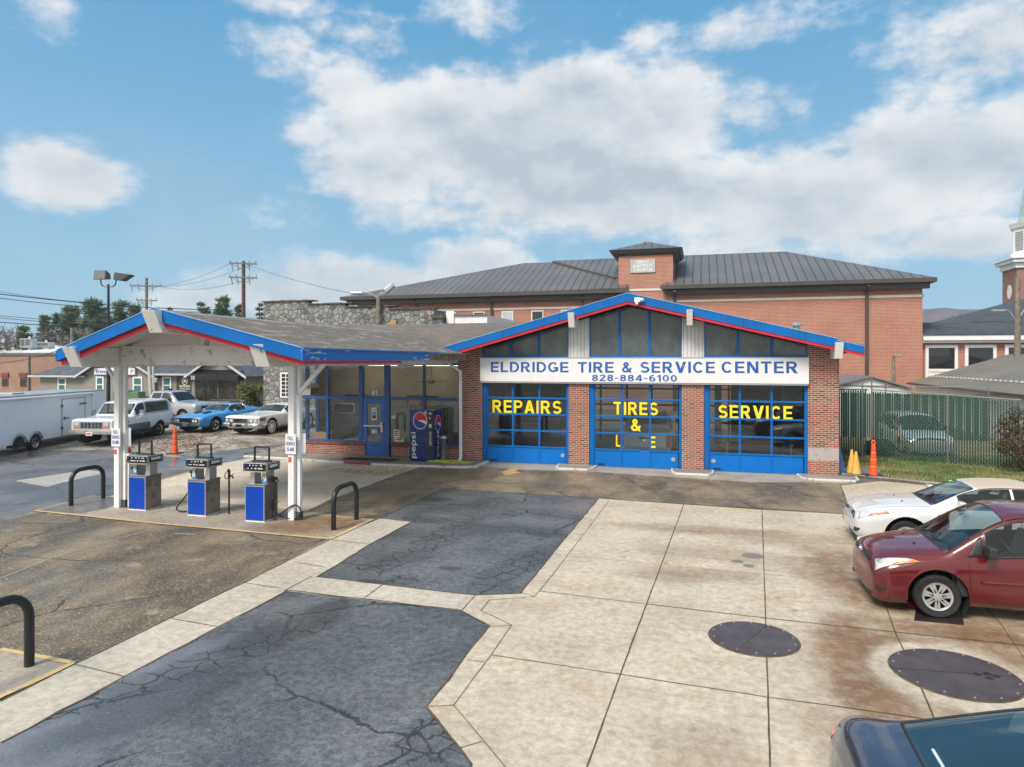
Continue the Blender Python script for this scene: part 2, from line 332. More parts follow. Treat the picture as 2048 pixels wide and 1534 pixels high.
M_WHITEP = flake_paint('old_white_paint', (.76, .75, .73), (.36, .34, .31), .72, scale=5, stretch=(1, 1, 1))
M_WHITE = basic('white_paint', (.77, .77, .77), .5, var=.05, dirt=.16, dcol=(.35, .33, .3), streak=.2)
M_SIGN = basic('sign_white', (.72, .73, .74), .4, var=.03, vs=.5, dirt=.1, dcol=(.4, .38, .35), streak=.22)
M_SIGNBLUE = flake_paint('sign_lettering', (.012, .10, .40), (.30, .38, .55), .55, .4, 6)
M_YELLOW = basic('yellow_lettering', (.85, .68, .012), .5, var=.03)
M_WOOD = basic('weathered_wood', (.16, .11, .075), .85, var=.45, vs=3, bp=.3, bs=30)
M_SOFFIT = basic('soffit_boards', (.58, .58, .57), .6, var=.06)
M_SIDING = basic('white_siding', (.70, .71, .71), .55, var=.06, dirt=.25, dcol=(.35, .36, .36))
M_BLACK = basic('black_paint', (.012, .013, .015), .35, var=.2)
M_RUBBER = basic('black_rubber', (.018, .018, .019), .7, var=.3)
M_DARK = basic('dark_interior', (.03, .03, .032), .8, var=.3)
M_STEEL = basic('stainless_steel', (.27, .245, .22), .33, metal=.85, var=.05, vs=.8)
M_STEELL = basic('brushed_steel', (.46, .44, .42), .33, metal=.8, var=.05, vs=.8)
M_CHROME = basic('chrome', (.75, .76, .78), .1, metal=1.0, var=.05)
M_GALV = basic('galvanised_steel', (.42, .45, .46), .45, metal=.6, var=.15)
M_GREY = basic('grey_metal', (.14, .15, .155), .5, metal=.3, var=.15)
M_BRONZE = basic('dark_bronze_trim', (.062, .055, .05), .45, var=.1)
M_SILVER = basic('silver_plastic', (.52, .53, .54), .3, metal=.55, var=.05)
M_CREAM = basic('cream_wall', (.46, .36, .29), .8, var=.1)
M_CEIL = basic('ceiling_white', (.6, .6, .58), .8, var=.05)
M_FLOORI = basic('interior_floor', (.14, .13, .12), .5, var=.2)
M_GLASS = glass('window_glass', (.86, .9, .9))
M_GLASSD = glass('garage_door_glass', (.72, .79, .82), .09, (.008, .012, .016), .02, 1.62)
M_GLASSC = glass('clerestory_glass', (.3, .34, .34), .25, (.03, .04, .04), .12, 1.5, .75)
M_GLASSW = glass('dark_window_glass', (.2, .22, .24), .75, (.015, .018, .022))
M_GLASSCAR = glass('car_glass', (.62, .72, .72), .1, (.02, .03, .03), .02, 1.48)
M_ORANGE = basic('traffic_orange', (.85, .10, .02), .5, var=.08)
M_CONEY = basic('faded_yellow_cone', (.62, .36, .07), .6, var=.15, dirt=.3, dcol=(.25, .2, .14))
M_POLE = basic('pole_wood', (.20, .165, .13), .85, var=.3, vs=5)
M_POLEBR = basic('brown_pole_wood', (.11, .062, .045), .85, var=.3, vs=5)
M_INSUL = basic('insulator', (.2, .2, .2), .4)
M_TIRE = basic('tyre_rubber', (.016, .016, .017), .75, var=.3, vs=8)
M_LAMPG = basic('lamp_lens', (.5, .53, .55), .12, var=.15, vs=12, coat=.8)
M_AMBER = basic('amber_lens', (.75, .2, .015), .2, coat=.8)
M_REDL = basic('red_lens', (.4, .008, .012), .15, coat=.8)
M_PLASTIC = basic('black_plastic', (.02, .021, .022), .5, var=.2)
M_SEAT = basic('seat_fabric', (.16, .15, .14), .9, var=.15)
M_SEATG = basic('grey_seat_fabric', (.22, .22, .23), .9, var=.15)
M_VINYL = basic('beige_vinyl_roof', (.45, .39, .31), .75, var=.06, bp=.15, bs=120)
M_GREEN = basic('green_slats', (.005, .048, .034), .55, var=.3, vs=6)
M_CARD = basic('cardboard', (.42, .25, .12), .8, var=.1)
M_PAPER = basic('paper_white', (.75, .75, .72), .6, var=.05)
M_CLEARY = basic('paper_yellow', (.72, .62, .3), .6, var=.05)
M_SOFA = basic('black_leather', (.02, .02, .022), .35, var=.2)
M_EARTH = None

def shingles(name, c, rows='y', rh=.14, var=.35, stain=.35, patch=(.5, .5, .5), pa=.0):
    """asphalt shingles; rows run across the slope of the given axis"""
    m, nt = newmat(name); v = objco(nt); s = nd(nt, 'SeparateXYZ', {0: v})
    a, b = (s.outputs[0], s.outputs[1]) if rows == 'y' else (s.outputs[1], s.outputs[0])
    vec = nd(nt, 'CombineXYZ', {0: a, 1: b}).outputs[0]
    t = nd(nt, 'TexBrick', {'Vector': vec, 'Color1': tuple(x * (1 + var * .5) for x in c), 'Color2': tuple(x * (1 - var) for x in c), 'Mortar': tuple(x * .42 for x in c), 'Scale': 1.0,
                            'Mortar Size': .012, 'Mortar Smooth': .3, 'Brick Width': .32, 'Row Height': rh}, offset=.5)
    col = mixc(nt, mapr(nt, noise(nt, v, .7, 7, .7), .38, .66, 0, stain), t.outputs['Color'], tuple(x * .55 for x in c))
    col = mixc(nt, mapr(nt, noise(nt, v, 60, 2), .4, .7, 0, .25), col, tuple(min(1, x * 1.7) for x in c))
    if pa:
        f = mapr(nt, noise(nt, vmath(nt, 'MULTIPLY', v, (2.2, .55, 1)), 1.6, 9, .7), .54, .60, 0, pa)
        col = mixc(nt, f, col, patch)
    finish(nt, bsdf(nt, col, .85, 0, bump(nt, t.outputs['Fac'], .5, -.012))); return m
M_SHING = shingles('station_shingles', (.155, .132, .115), 'x', pa=.0)
M_SHINGF = shingles('office_shingles', (.155, .132, .115), 'y')
M_SHINGB = shingles('blue_grey_shingles', (.085, .10, .125), 'y', .25, .4, .2)
M_SHINGD = shingles('dark_slate_shingles', (.055, .065, .078), 'y', .25, .4, .2)
def seam(name, c, axis=0, sp=.5, rough=.4, w=.06, metal=.3):
    """standing seam metal with ribs every sp along an axis"""
    m, nt = newmat(name); v = objco(nt); s = nd(nt, 'SeparateXYZ', {0: v}).outputs[axis]
    k = mth(nt, 'FRACT', mth(nt, 'MULTIPLY', s, 1 / sp)); l = mth(nt, 'ABSOLUTE', mth(nt, 'SUBTRACT', k, .5))
    rib = mapr(nt, l, w, w * .4)
    col = mixc(nt, rib, mixc(nt, mapr(nt, noise(nt, v, .3, 5), .3, .7), tuple(x * .85 for x in c), tuple(x * 1.12 for x in c)), tuple(x * .36 for x in c))
    finish(nt, bsdf(nt, col, rough, metal, bump(nt, rib, .7, .03))); return m
M_SEAM = seam('standing_seam_x', (.155, .142, .132), 0, .62, .4, .09)
M_SEAMY = seam('standing_seam_y', (.155, .142, .132), 1, .62, .4, .09)
M_SHEDROOF = seam('shed_roof_metal', (.17, .16, .135), 1, .42, .65, .1, 0)
M_SIDE_V = seam('vertical_siding', (.66, .67, .67), 0, .14, .6, .05, 0)
def stone():
    m, nt = newmat('rubble_stone'); v, ob = wallvec(nt)
    wv = vmath(nt, 'ADD', v, vmath(nt, 'MULTIPLY', noise(nt, v, 2.2, 4, .6, out=1), (.28, .22, 0)))
    e = nd(nt, 'TexVoronoi', {'Vector': wv, 'Scale': 3.0, 'Randomness': .95}, feature='DISTANCE_TO_EDGE', voronoi_dimensions='2D').outputs['Distance']
    c = nd(nt, 'TexVoronoi', {'Vector': wv, 'Scale': 3.0, 'Randomness': .95}, feature='F1', voronoi_dimensions='2D').outputs['Color']
    k = nd(nt, 'SeparateColor', {0: c})
    col = mixc(nt, k.outputs[0], (.07, .078, .082), (.34, .33, .29)); col = mixc(nt, mth(nt, 'MULTIPLY', k.outputs[1], .6), col, (.30, .33, .33))
    col = mixc(nt, mapr(nt, noise(nt, ob, 3, 8, .7), .35, .7, 0, .45), col, (.12, .13, .13))
    col = mixc(nt, mapr(nt, e, .085, .02), col, (.075, .078, .08))
    finish(nt, bsdf(nt, col, .9, 0, bump(nt, mapr(nt, e, 0, .15), .6, .05))); return m
M_STONE = stone()
# ------------------------------------------------------------------ ground materials
def gspeck(nt, v, scale, lo, hi):
    return mapr(nt, noise(nt, v, scale, 2, .8), lo, hi)
def cracks(nt, v, scale, w, warp=.25, mask=None):
    vv = nd(nt, 'Mix', {0: .5, 4: v, 5: vmath(nt, 'ADD', v, noise(nt, v, 1.6, 5, .6, out=1))}, data_type='VECTOR').outputs[1]
    e = nd(nt, 'TexVoronoi', {'Vector': vv, 'Scale': scale}, feature='DISTANCE_TO_EDGE', voronoi_dimensions='2D').outputs['Distance']
    c = mapr(nt, e, w, w * .25)
    return c if mask is None else mth(nt, 'MULTIPLY', c, mask)
def blacktop():
    m, nt = newmat('blacktop_asphalt'); v = objco(nt)
    c = mixc(nt, mapr(nt, noise(nt, v, .55, 6, .6), .32, .68), (.060, .069, .080), (.155, .166, .176))
    c = mixc(nt, mapr(nt, noise(nt, v, 2.2, 5, .6), .3, .75, 0, .35), c, (.06, .065, .075))
    c = mixc(nt, 1.0, c, nd(nt, 'CombineXYZ', {k: mapr(nt, noise(nt, v, 9, 7, .8), .32, .68, .55, 1.38) for k in (0, 1, 2)}).outputs[0], 'MULTIPLY')
    # pale dry film and dark wet patches
    c = mixc(nt, mth(nt, 'MULTIPLY', bmax(nt, [blob(nt, v, *G(90, 1475), .8, 1.5, -.3, .8, 1.2), blob(nt, v, *G(340, 1330), .5, .9, -.3, .8, 1.5)]), .55), c, (.20, .22, .26))
    oil = bmax(nt, [blob(nt, v, *G(655, 1218), .25, .5, -.25, .5, 2.5), blob(nt, v, *G(900, 1138), .22, .13, 0, .3, 3), blob(nt, v, *G(1100, 1070), .5, .22, 0, .5, 3), blob(nt, v, *G(745, 1165), .35, .12, 0, .5, 3),
                    blob(nt, v, *G(1015, 1030), .2, .12, 0, .3, 3), blob(nt, v, *G(870, 1000), .5, .3, 0, .6, 2), blob(nt, v, *G(330, 1400), .5, 1.3, -.3, .7, 1.2), blob(nt, v, *G(560, 1265), .35, 1.0, -.4, .7, 1.5)])
    c = mixc(nt, mth(nt, 'MULTIPLY', oil, .6), c, (.028, .031, .036))
    # alligator zones along the wheel paths
    ga = lambda px, py, rx, ry, rot=0.0: blob(nt, v, *G(px, py), rx, ry, rot, .55, 1.6, .25)
    zone = bmax(nt, [ga(1065, 1120, .42, 2.0, -.30), ga(830, 1105, .3, 1.5, -.35), ga(905, 1060, .35, 1.4, -.2), ga(985, 1005, .6, .8), ga(860, 1040, .7, .35), ga(1095, 1065, .7, .4), ga(400, 1330, .32, 2.0, -.45), ga(870, 1480, .35, .5), ga(800, 1160, .3, .3)])
    ck = mth(nt, 'MAXIMUM', cracks(nt, v, 3.4, .075, mask=zone), cracks(nt, v, .42, .016, mask=mapr(nt, noise(nt, v, .35, 2), .42, .55)))
    c = mixc(nt, mth(nt, 'MULTIPLY', zone, .4), c, (.045, .05, .055))
    c = mixc(nt, mth(nt, 'MULTIPLY', ck, .85), c, (.014, .017, .018))
    sp = mth(nt, 'MULTIPLY', mth(nt, 'MAXIMUM', gspeck(nt, v, 42, .60, .74), gspeck(nt, v, 95, .60, .76)), .6)
    c = mixc(nt, mth(nt, 'MULTIPLY', sp, .75), c, (.40, .42, .44)); c = mixc(nt, mth(nt, 'MULTIPLY', gspeck(nt, v, 30, .45, .3), .55), c, (.02, .022, .026))
    r = mapr(nt, noise(nt, v, .5, 4), .4, .62, .26, .6); r = mth(nt, 'SUBTRACT', r, mth(nt, 'MULTIPLY', oil, .12))
    h = mth(nt, 'ADD', noise(nt, v, 90, 3), mth(nt, 'MULTIPLY', ck, -1.5))
    finish(nt, bsdf(nt, c, r, 0, bump(nt, h, .5, .008))); return m
def aggregate():
    m, nt = newmat('brown_aggregate'); v = objco(nt)
    sv = vmath(nt, 'MULTIPLY', nd(nt, 'VectorRotate', {'Vector': v, 'Angle': R(-8)}, rotation_type='Z_AXIS').outputs[0], (1.0, .38, 1))
    c = mixc(nt, mapr(nt, noise(nt, sv, .8, 7, .62), .33, .68), (.066, .055, .041), (.25, .20, .13))
    c = mixc(nt, mapr(nt, noise(nt, v, .55, 6, .65), .45, .7, 0, .75), c, (.060, .056, .05))
    c = mixc(nt, mapr(nt, noise(nt, v, 1.3, 7, .65), .56, .7, 0, .6), c, (.36, .31, .22))
    c = mixc(nt, mth(nt, 'MULTIPLY', gspeck(nt, v, 27, .54, .68), .75), c, (.46, .40, .30)); c = mixc(nt, mth(nt, 'MULTIPLY', gspeck(nt, v, 24, .47, .3), .75), c, (.03, .026, .022))
    ck = cracks(nt, v, .3, .010, mask=mapr(nt, noise(nt, v, .3, 2), .42, .5)); c = mixc(nt, ck, c, (.03, .03, .025))
    finish(nt, bsdf(nt, c, mapr(nt, noise(nt, v, .6, 4), .35, .65, .38, .75), 0, bump(nt, noise(nt, v, 80, 3), .5, .008))); return m
def concrete(name, base, stains=(), scol=(.165, .092, .04), var=.12, warm=(.44, .31, .17), mottle=.35, dark=.0, rough=(.5, .8)):
    m, nt = newmat(name); v = objco(nt)
    c = mixc(nt, mapr(nt, noise(nt, v, .8, 7, .62), .3, .7), tuple(x * (1 - var) for x in base), tuple(x * (1 + var) for x in base))
    sv = vmath(nt, 'MULTIPLY', v, (.55, 1.3, 1))
    c = mixc(nt, mapr(nt, noise(nt, sv, .9, 8, .7), .52, .72, 0, mottle), c, warm)
    c = mixc(nt, mapr(nt, noise(nt, v, 2.6, 8, .72), .55, .75, 0, .35), c, tuple(x * .62 for x in base))
    c = mixc(nt, 1.0, c, nd(nt, 'CombineXYZ', {k: mapr(nt, noise(nt, v, 8, 7, .78), .32, .68, .74, 1.16) for k in (0, 1, 2)}).outputs[0], 'MULTIPLY')
    c = mixc(nt, mapr(nt, noise(nt, vmath(nt, 'MULTIPLY', nd(nt, 'VectorRotate', {'Vector': v, 'Angle': R(12)}, rotation_type='Z_AXIS').outputs[0], (.5, 3.5, 1)), 1.0, 7, .7), .55, .72, 0, .28), c, tuple(x * .5 for x in base))
    if stains: grit = mapr(nt, noise(nt, v, 5, 8, .75), .3, .6, .45, 1.0)
    for (cx, cy, rx, ry, rot, k, hole) in stains:
        mk = blob(nt, v, cx, cy, rx, ry, rot, .8, .9, .45)
        if hole: mk = mth(nt, 'MULTIPLY', mk, mth(nt, 'SUBTRACT', 1.0, blob(nt, v, *hole, 0, .3, 1.2, .12)))
        c = mixc(nt, mth(nt, 'MULTIPLY', mth(nt, 'MULTIPLY', mk, grit), k), c, mixc(nt, noise(nt, v, 1.5, 6), tuple(x * .55 for x in scol), tuple(x * 1.5 for x in scol)))
    c = mixc(nt, mth(nt, 'MULTIPLY', gspeck(nt, v, 26, .56, .75), .2), c, tuple(x * .4 for x in base)); c = mixc(nt, mth(nt, 'MULTIPLY', gspeck(nt, v, 34, .58, .75), .22), c, (.7, .68, .64))
    vd = nd(nt, 'TexVoronoi', {'Vector': vmath(nt, 'ADD', v, vmath(nt, 'MULTIPLY', noise(nt, v, 7, 3, out=1), (.12, .12, 0))), 'Scale': 1.1}, feature='F1', voronoi_dimensions='2D').outputs['Distance']
    c = mixc(nt, mth(nt, 'MULTIPLY', mapr(nt, vd, .075, .03), mapr(nt, noise(nt, v, .5, 3), .46, .62, 0, .6)), c, tuple(x * .33 for x in base))
    if dark: c = mixc(nt, mapr(nt, noise(nt, v, .7, 6, .6), .42, .6, 0, dark), c, tuple(x * .4 for x in base))
    finish(nt, bsdf(nt, c, mapr(nt, noise(nt, v, .7, 4), .35, .65, *rough), 0, bump(nt, noise(nt, v, 70, 4), .25, .005))); return m
def gst(px, py, rx, ry, rot=0.0, k=.8, hole=None): return (*G(px, py), rx, ry, rot, k, hole)
M_BLACKTOP = blacktop()
M_AGG = aggregate()
_LID = (*G(1909, 1350), .98, .98)
M_SLAB = concrete('light_concrete', (.465, .412, .328), [gst(1700, 1135, .75, 1.35, .2, .85), gst(1640, 1150, .5, 1.0, .2, .5), gst(1760, 1190, .7, .8, 0, .9), gst(1830, 1335, 1.25, 1.35, .3, .85, _LID), gst(1690, 1290, .32, .85, -.2, .85), gst(1745, 1400, .35, .5, .5, .85), gst(1900, 1265, 1.6, .28, -.2, .8, _LID),
                  gst(1830, 1080, 1.4, 1.2, 0, .6), gst(1975, 1250, 1.3, .5, 0, .65), gst(1420, 1150, 1.0, .3, 0, .5), gst(1400, 1060, 1.8, .4, 0, .42), gst(1330, 1155, .8, .25, 0, .42), gst(1560, 1075, 2.0, .6, 0, .38), gst(2020, 1300, .5, .9, .3, .8), gst(1430, 1110, 1.4, .5, .1, .35), gst(1690, 1480, .4, .8, .3, .4), gst(1420, 1500, .5, .5, .0, .3)], mottle=.62)
M_STRIP = concrete('pale_concrete', (.45, .415, .35), [], mottle=.18)
M_ISLAND = concrete('island_concrete', (.34, .305, .255), [gst(650, 1050, 1.1, .8, 0, .9), gst(560, 1062, .9, .5, 0, .6), gst(330, 1010, .4, .2, 0, .3)], (.16, .085, .03), mottle=.35)
M_ISLANDD = concrete('damp_island_concrete', (.15, .135, .125), [], mottle=.3, rough=(.3, .5))
M_APRON = concrete('apron_concrete', (.36, .335, .29), [], mottle=.3, dark=.4)
M_CANSLAB = concrete('canopy_slab', (.60, .53, .43), [gst(470, 990, 1.2, .5, 0, .3)], (.2, .12, .06), mottle=.4, dark=.2)
M_WALK = concrete('sidewalk_concrete', (.27, .25, .225), [], mottle=.25, dark=.3)
M_OLDASPH = None
def oldasphalt():
    m, nt = newmat('old_wet_asphalt'); v = objco(nt)
    c = mixc(nt, mapr(nt, noise(nt, v, .35, 7, .65), .35, .66), (.06, .066, .078), (.16, .165, .175))
    c = mixc(nt, mapr(nt, noise(nt, v, 1.2, 7, .7), .55, .72, 0, .6), c, (.22, .21, .19))
    c = mixc(nt, cracks(nt, v, .3, .012), c, (.03, .03, .03))
    c = mixc(nt, mth(nt, 'MULTIPLY', gspeck(nt, v, 60, .6, .75), .4), c, (.35, .35, .35))
    wet = mapr(nt, noise(nt, v, .22, 4), .42, .58)
    finish(nt, bsdf(nt, c, mapr(nt, wet, 0, 1, .68, .22), 0, bump(nt, noise(nt, v, 60, 3), .35, .008))); return m
M_OLDASPH = oldasphalt()
def earth():
    m, nt = newmat('far_ground'); v = objco(nt)
    c = mixc(nt, mapr(nt, noise(nt, v, .02, 6, .6), .4, .6), (.10, .095, .07), (.20, .19, .17)); c = mixc(nt, mapr(nt, noise(nt, v, .15, 6, .65), .45, .65), c, (.12, .13, .06))
    finish(nt, bsdf(nt, c, .95)); return m
M_EARTH = earth()
def gravel():
    m, nt = newmat('gravel_lot'); v = objco(nt)
    c = mixc(nt, mapr(nt, noise(nt, v, 1.0, 6, .65), .35, .65), (.13, .115, .09), (.38, .36, .33))
    c = mixc(nt, mapr(nt, noise(nt, vmath(nt, 'ADD', v, (31, 7, 0)), .5, 7, .7), .5, .62, 0, .75), c, (.20, .11, .055))
    c = mixc(nt, mapr(nt, noise(nt, vmath(nt, 'ADD', v, (3, 57, 0)), .45, 7, .7), .60, .68, 0, .6), c, (.13, .16, .05))
    c = mixc(nt, mth(nt, 'MULTIPLY', gspeck(nt, v, 18, .55, .7), .6), c, (.5, .48, .45)); c = mixc(nt, mth(nt, 'MULTIPLY', gspeck(nt, v, 15, .45, .3), .6), c, (.06, .05, .04))
    finish(nt, bsdf(nt, c, .9, 0, bump(nt, noise(nt, v, 20, 3), .7, .03))); return m
M_GRAVEL = gravel()
M_SOIL = basic('lawn_soil', (.17, .14, .07), .95, var=.5, vs=2)
M_BLADE = basic('grass_blade', (.085, .17, .03), .8, var=.5, vs=1.2)
M_KERB = concrete('kerb_concrete', (.28, .265, .24), [], mottle=.2, dark=.5)
M_LINE = flake_paint('yellow_line_paint', (.56, .42, .19), (.33, .28, .2), .8, .75, 4)
M_LINEW = flake_paint('faint_yellow_paint', (.46, .33, .13), (.33, .29, .23), .78, .75, 4)
M_KERBW = flake_paint('white_kerb_paint', (.62, .61, .59), (.30, .28, .25), .78, .6, 5)
M_KERBR = basic('red_kerb_paint', (.33, .03, .04), .5, var=.15)
M_JOINT = basic('joint_sealant', (.085, .062, .042), .8, var=.4, vs=6)
M_PLATE = basic('steel_plate', (.085, .072, .078), .5, var=.18, vs=3, bp=.25, bs=160, metal=.25)
M_PATCHDK = basic('dark_steel_grate', (.03, .022, .022), .35, var=.3)
# ------------------------------------------------------------------ ground sheets
def sheet(name, px, z, mat, world=None):
    pts = [(*G(*p), z) for p in px] if world is None else [(*p, z) for p in world]
    mb = MB(); mb.prism(pts, (0, 0, -.02 if z > .01 else -.3)); return struct(name, mb, mat)
mb = MB(); mb.add([(-900, -300, 0), (900, -300, 0), (900, 1500, 0), (-900, 1500, 0)], [(0, 1, 2, 3)]); struct('ground', mb, M_EARTH)
mb = MB(); mb.prism([(-75, -14, .003), (30, -14, .003), (30, 21, .003), (6, 24.6, .003), (-17, 27, .003), (-75, 22, .003)], (0, 0, -.3)); struct('old_asphalt', mb, M_OLDASPH)
sheet('gravel_lot', None, .004, M_GRAVEL, [(-70, 20), G(0, 908), G(70, 897), G(150, 903), G(250, 905), G(300, 916), G(350, 918), G(420, 905), G(470, 913), G(540, 897), G(590, 886), (-16.4, 26.5), (-16.4, 44), (-30, 50), (-70, 50)])
sheet('street_pavement', None, .006, concrete('pale_pavement', (.36, .35, .32)), [(-70, 43.5), (-27, 41), (-27, 46), (-70, 49)])
sheet('brown_pavement', [(-700, 1120), (-300, 1075), (0, 1044), (70, 1022), (660, 1080), (498, 1160), (147, 1329), (0, 1403), (-400, 1610), (-900, 1700)], .008, M_AGG)
sheet('brown_pavement', [(841, 934), (925, 937), (985, 926), (1690, 957), (1704, 1030), (1530, 1021), (1200, 999), (885, 978), (760, 1038), (655, 1040), (575, 1030), (620, 1010)], .008, M_AGG)
sheet('canopy_slab', [(200, 1000), (330, 958), (440, 928), (500, 917), (560, 920), (742, 931), (841, 934), (760, 962), (660, 1000), (600, 1030), (560, 1050), (300, 1025)], .012, M_CANSLAB)
sheet('garage_apron', None, .012, M_APRON, [(-8.3, 23.75), (-6.2, 23.35), (-3.6, 23.55), (-1.2, 23.2), (1.5, 22.9), (3.0, 23.3), (4.4, 23.4), (4.4, 24.9), (-8.3, 24.9)])
sheet('concrete_strip', [(-400, 1600), (0, 1403), (147, 1329), (498, 1160), (658, 1079), (760, 1038), (822, 1045), (740, 1090), (635, 1155), (950, 1192), (920, 1222), (575, 1183), (0, 1490), (-375, 1690)], .012, M_STRIP)
sheet('blacktop', [(885, 978), (1197, 998), (1040, 1188), (950, 1192), (635, 1155), (740, 1090), (822, 1045), (760, 1038)], .010, M_BLACKTOP)
sheet('blacktop', [(575, 1183), (920, 1222), (978, 1253), (855, 1415), (945, 1534), (1070, 1700), (-375, 1690), (0, 1490)], .010, M_BLACKTOP)
sheet('concrete_slab', None, .012, M_SLAB, [G(1197, 998), G(1530, 1021), G(1704, 1030), G(1681, 972), (5.6, 24.3), (26, 22), (26, 0), (3, 2.2), G(1300, 1900), G(1070, 1700), G(945, 1534), G(855, 1415), G(978, 1253), G(920, 1222), G(950, 1192), G(1040, 1188)])
sheet('island_pad', [(70, 1023), (190, 993), (420, 1005), (560, 1018), (745, 1040), (660, 1080)], .020, M_ISLAND)
sheet('island_pad', None, .024, M_ISLANDD, [G(75, 1022), G(190, 994), G(250, 999), G(215, 1018), G(160, 1029)])
sheet('island_pad', [(-500, 1275), (0, 1301), (147, 1329), (0, 1398), (-500, 1640)], .020, M_ISLAND)
sheet('concrete_patch', [(30, 962), (175, 940), (215, 945), (125, 966), (95, 974)], .008, concrete('patch_concrete', (.36, .35, .33)))
mb = MB()
def line(px, w, z=.0175, jag=0.0):
    p = [Vector((*G(*q), z)) for q in px]
    if jag:
        r = [p[0]]
        for a, b in zip(p, p[1:]):
            k = max(1, int((b - a).length / .3))
            for i in range(1, k + 1): r.append(a.lerp(b, i / k) + Vector((random.uniform(-jag, jag), random.uniform(-jag, jag), 0)))
        p = r
    global LZ
    LZ = (LZ + 1) % 7; n = len(p); vs = []
    for i in range(n):
        d = (p[min(i + 1, n - 1)] - p[max(i - 1, 0)]).normalized(); s = Vector((-d.y, d.x, 0)) * w / 2 * (random.uniform(.75, 1.25) if jag else 1); e = Vector((0, 0, LZ * .0003)); vs += [tuple(p[i] - s + e), tuple(p[i] + s + e)]
    mb.add(vs, [(2 * i, 2 * i + 2, 2 * i + 3, 2 * i + 1) for i in range(n - 1)])
LZ = 0
INNER = [(1218, 1003), (1106, 1150), (1078, 1184), (1068, 1195), (979, 1202), (962, 1223), (1023, 1252), (982, 1312), (907, 1413), (964, 1480), (1008, 1533), (1100, 1650)]
line(INNER, .010, jag=.003)
for a in [[(1368, 1009), (1293, 1210), (1240, 1352), (1175, 1534), (1110, 1700)], [(1524, 1021), (1531, 1238), (1540, 1534), (1545, 1700)], [(1688, 1031), (1767, 1200), (1790, 1266), (1840, 1371), (1859, 1418), (1950, 1640)]]:
    line(a, .017, jag=.003)
line([(1893, 1130), (2000, 1248), (2048, 1317), (2200, 1500)], .009, jag=.004)
line([(1080, 1184), (1293, 1210), (1531, 1238), (1790, 1266), (2048, 1293), (2200, 1310)], .016, jag=.004)
line([(982, 1312), (1240, 1351), (1537, 1397), (1780, 1430), (2048, 1470)], .014, jag=.004)
line([(1150, 1114), (1324, 1131), (1528, 1150), (1648, 1160)], .007); line([(1190, 1047), (1524, 1074), (1711, 1090)], .006)
line([(1681, 972), (1704, 1030)], .03, jag=.008)
for a, b in [((853, 1416), (907, 1413)), ((920, 1499), (964, 1486)), ((933, 1322), (968, 1326)), ((979, 1256), (1023, 1252)), ((1043, 1187), (1068, 1195)), ((1102, 1110), (1122, 1112)), ((1147, 1070), (1165, 1071)), ((1165, 1038), (1190, 1040))]: line([a, b], .009)
for a, b in [((150, 1331), (245, 1355)), ((343, 1239), (434, 1255)), ((489, 1167), (562, 1178)), ((584, 1125), (651, 1136)), ((625, 1153), (567, 1184)), ((662, 1081), (741, 1090)), ((765, 1171), (724, 1201)), ((950, 1193), (922, 1224))]:
    line([a, b], .014, jag=.003)
line([(0, 1405), (147, 1331), (498, 1162), (658, 1081)], .028, jag=.012)
line([(885, 978), (760, 1038)], .03, jag=.01); line([(885, 977), (1200, 998), (1690, 1029)], .035, jag=.012)
for a in ([(0, 1489), (575, 1182), (920, 1222), (978, 1253), (855, 1415), (945, 1534)], [(740, 1090), (635, 1155), (950, 1192), (1040, 1188), (1197, 998)], [(740, 1090), (822, 1045)]): line(a, .03, .0165, .014)
struct('pavement_joint', mb, M_JOINT)
mb = MB()
line([(70, 1023), (300, 1047), (660, 1080)], .09, .0245, .006); line([(660, 1080), (745, 1040)], .11, .0245, .006); line([(590, 1028), (745, 1041)], .06, .0245, .01)
line([(70, 1023), (190, 993)], .05, .0285, .006); line([(0, 1301), (60, 1312), (147, 1329)], .09, .0245, .006); line([(-60, 1430), (0, 1398), (147, 1329)], .085, .0245, .006)
struct('yellow_edge_line', mb, M_LINE)
mb = MB()
line([(330, 958), (440, 928)], .10, .0165, .01); line([(520, 995), (560, 1005)], .1, .0165, .01); line([(745, 952), (820, 938)], .09, .0165, .01); line([(680, 945), (790, 951)], .07, .0165, .01)
# the worn yellow lettering in front of the office door
a = Vector((*G(655, 944), .0165)); b = Vector((*G(800, 949), .0165))
mb.text('PARKING', a, b - a, (b - a).cross(Vector((0, 0, -1))), (b - a).length, .75, .01, .001)
a = Vector((*G(1030, 939), .0165)); mb.slab([(*G(1003, 945), .0168), (*G(1025, 936), .0168), (*G(1040, 938), .0168), (*G(1030, 944), .0168), (*G(1045, 945), .0168), (*G(1012, 952), .0168)], .002)
struct('worn_yellow_marking', mb, M_LINEW)
mb = MB()
line([(0, 1158), (100, 1118), (290, 1063), (330, 1055)], .035, .0125, .008); line([(350, 1068), (390, 1070)], .08, .0125, .02); line([(1515, 962), (1600, 990), (1645, 1010)], .02, .0125, .006)
struct('scuff_mark', mb, concrete('scuff', (.33, .31, .27)))
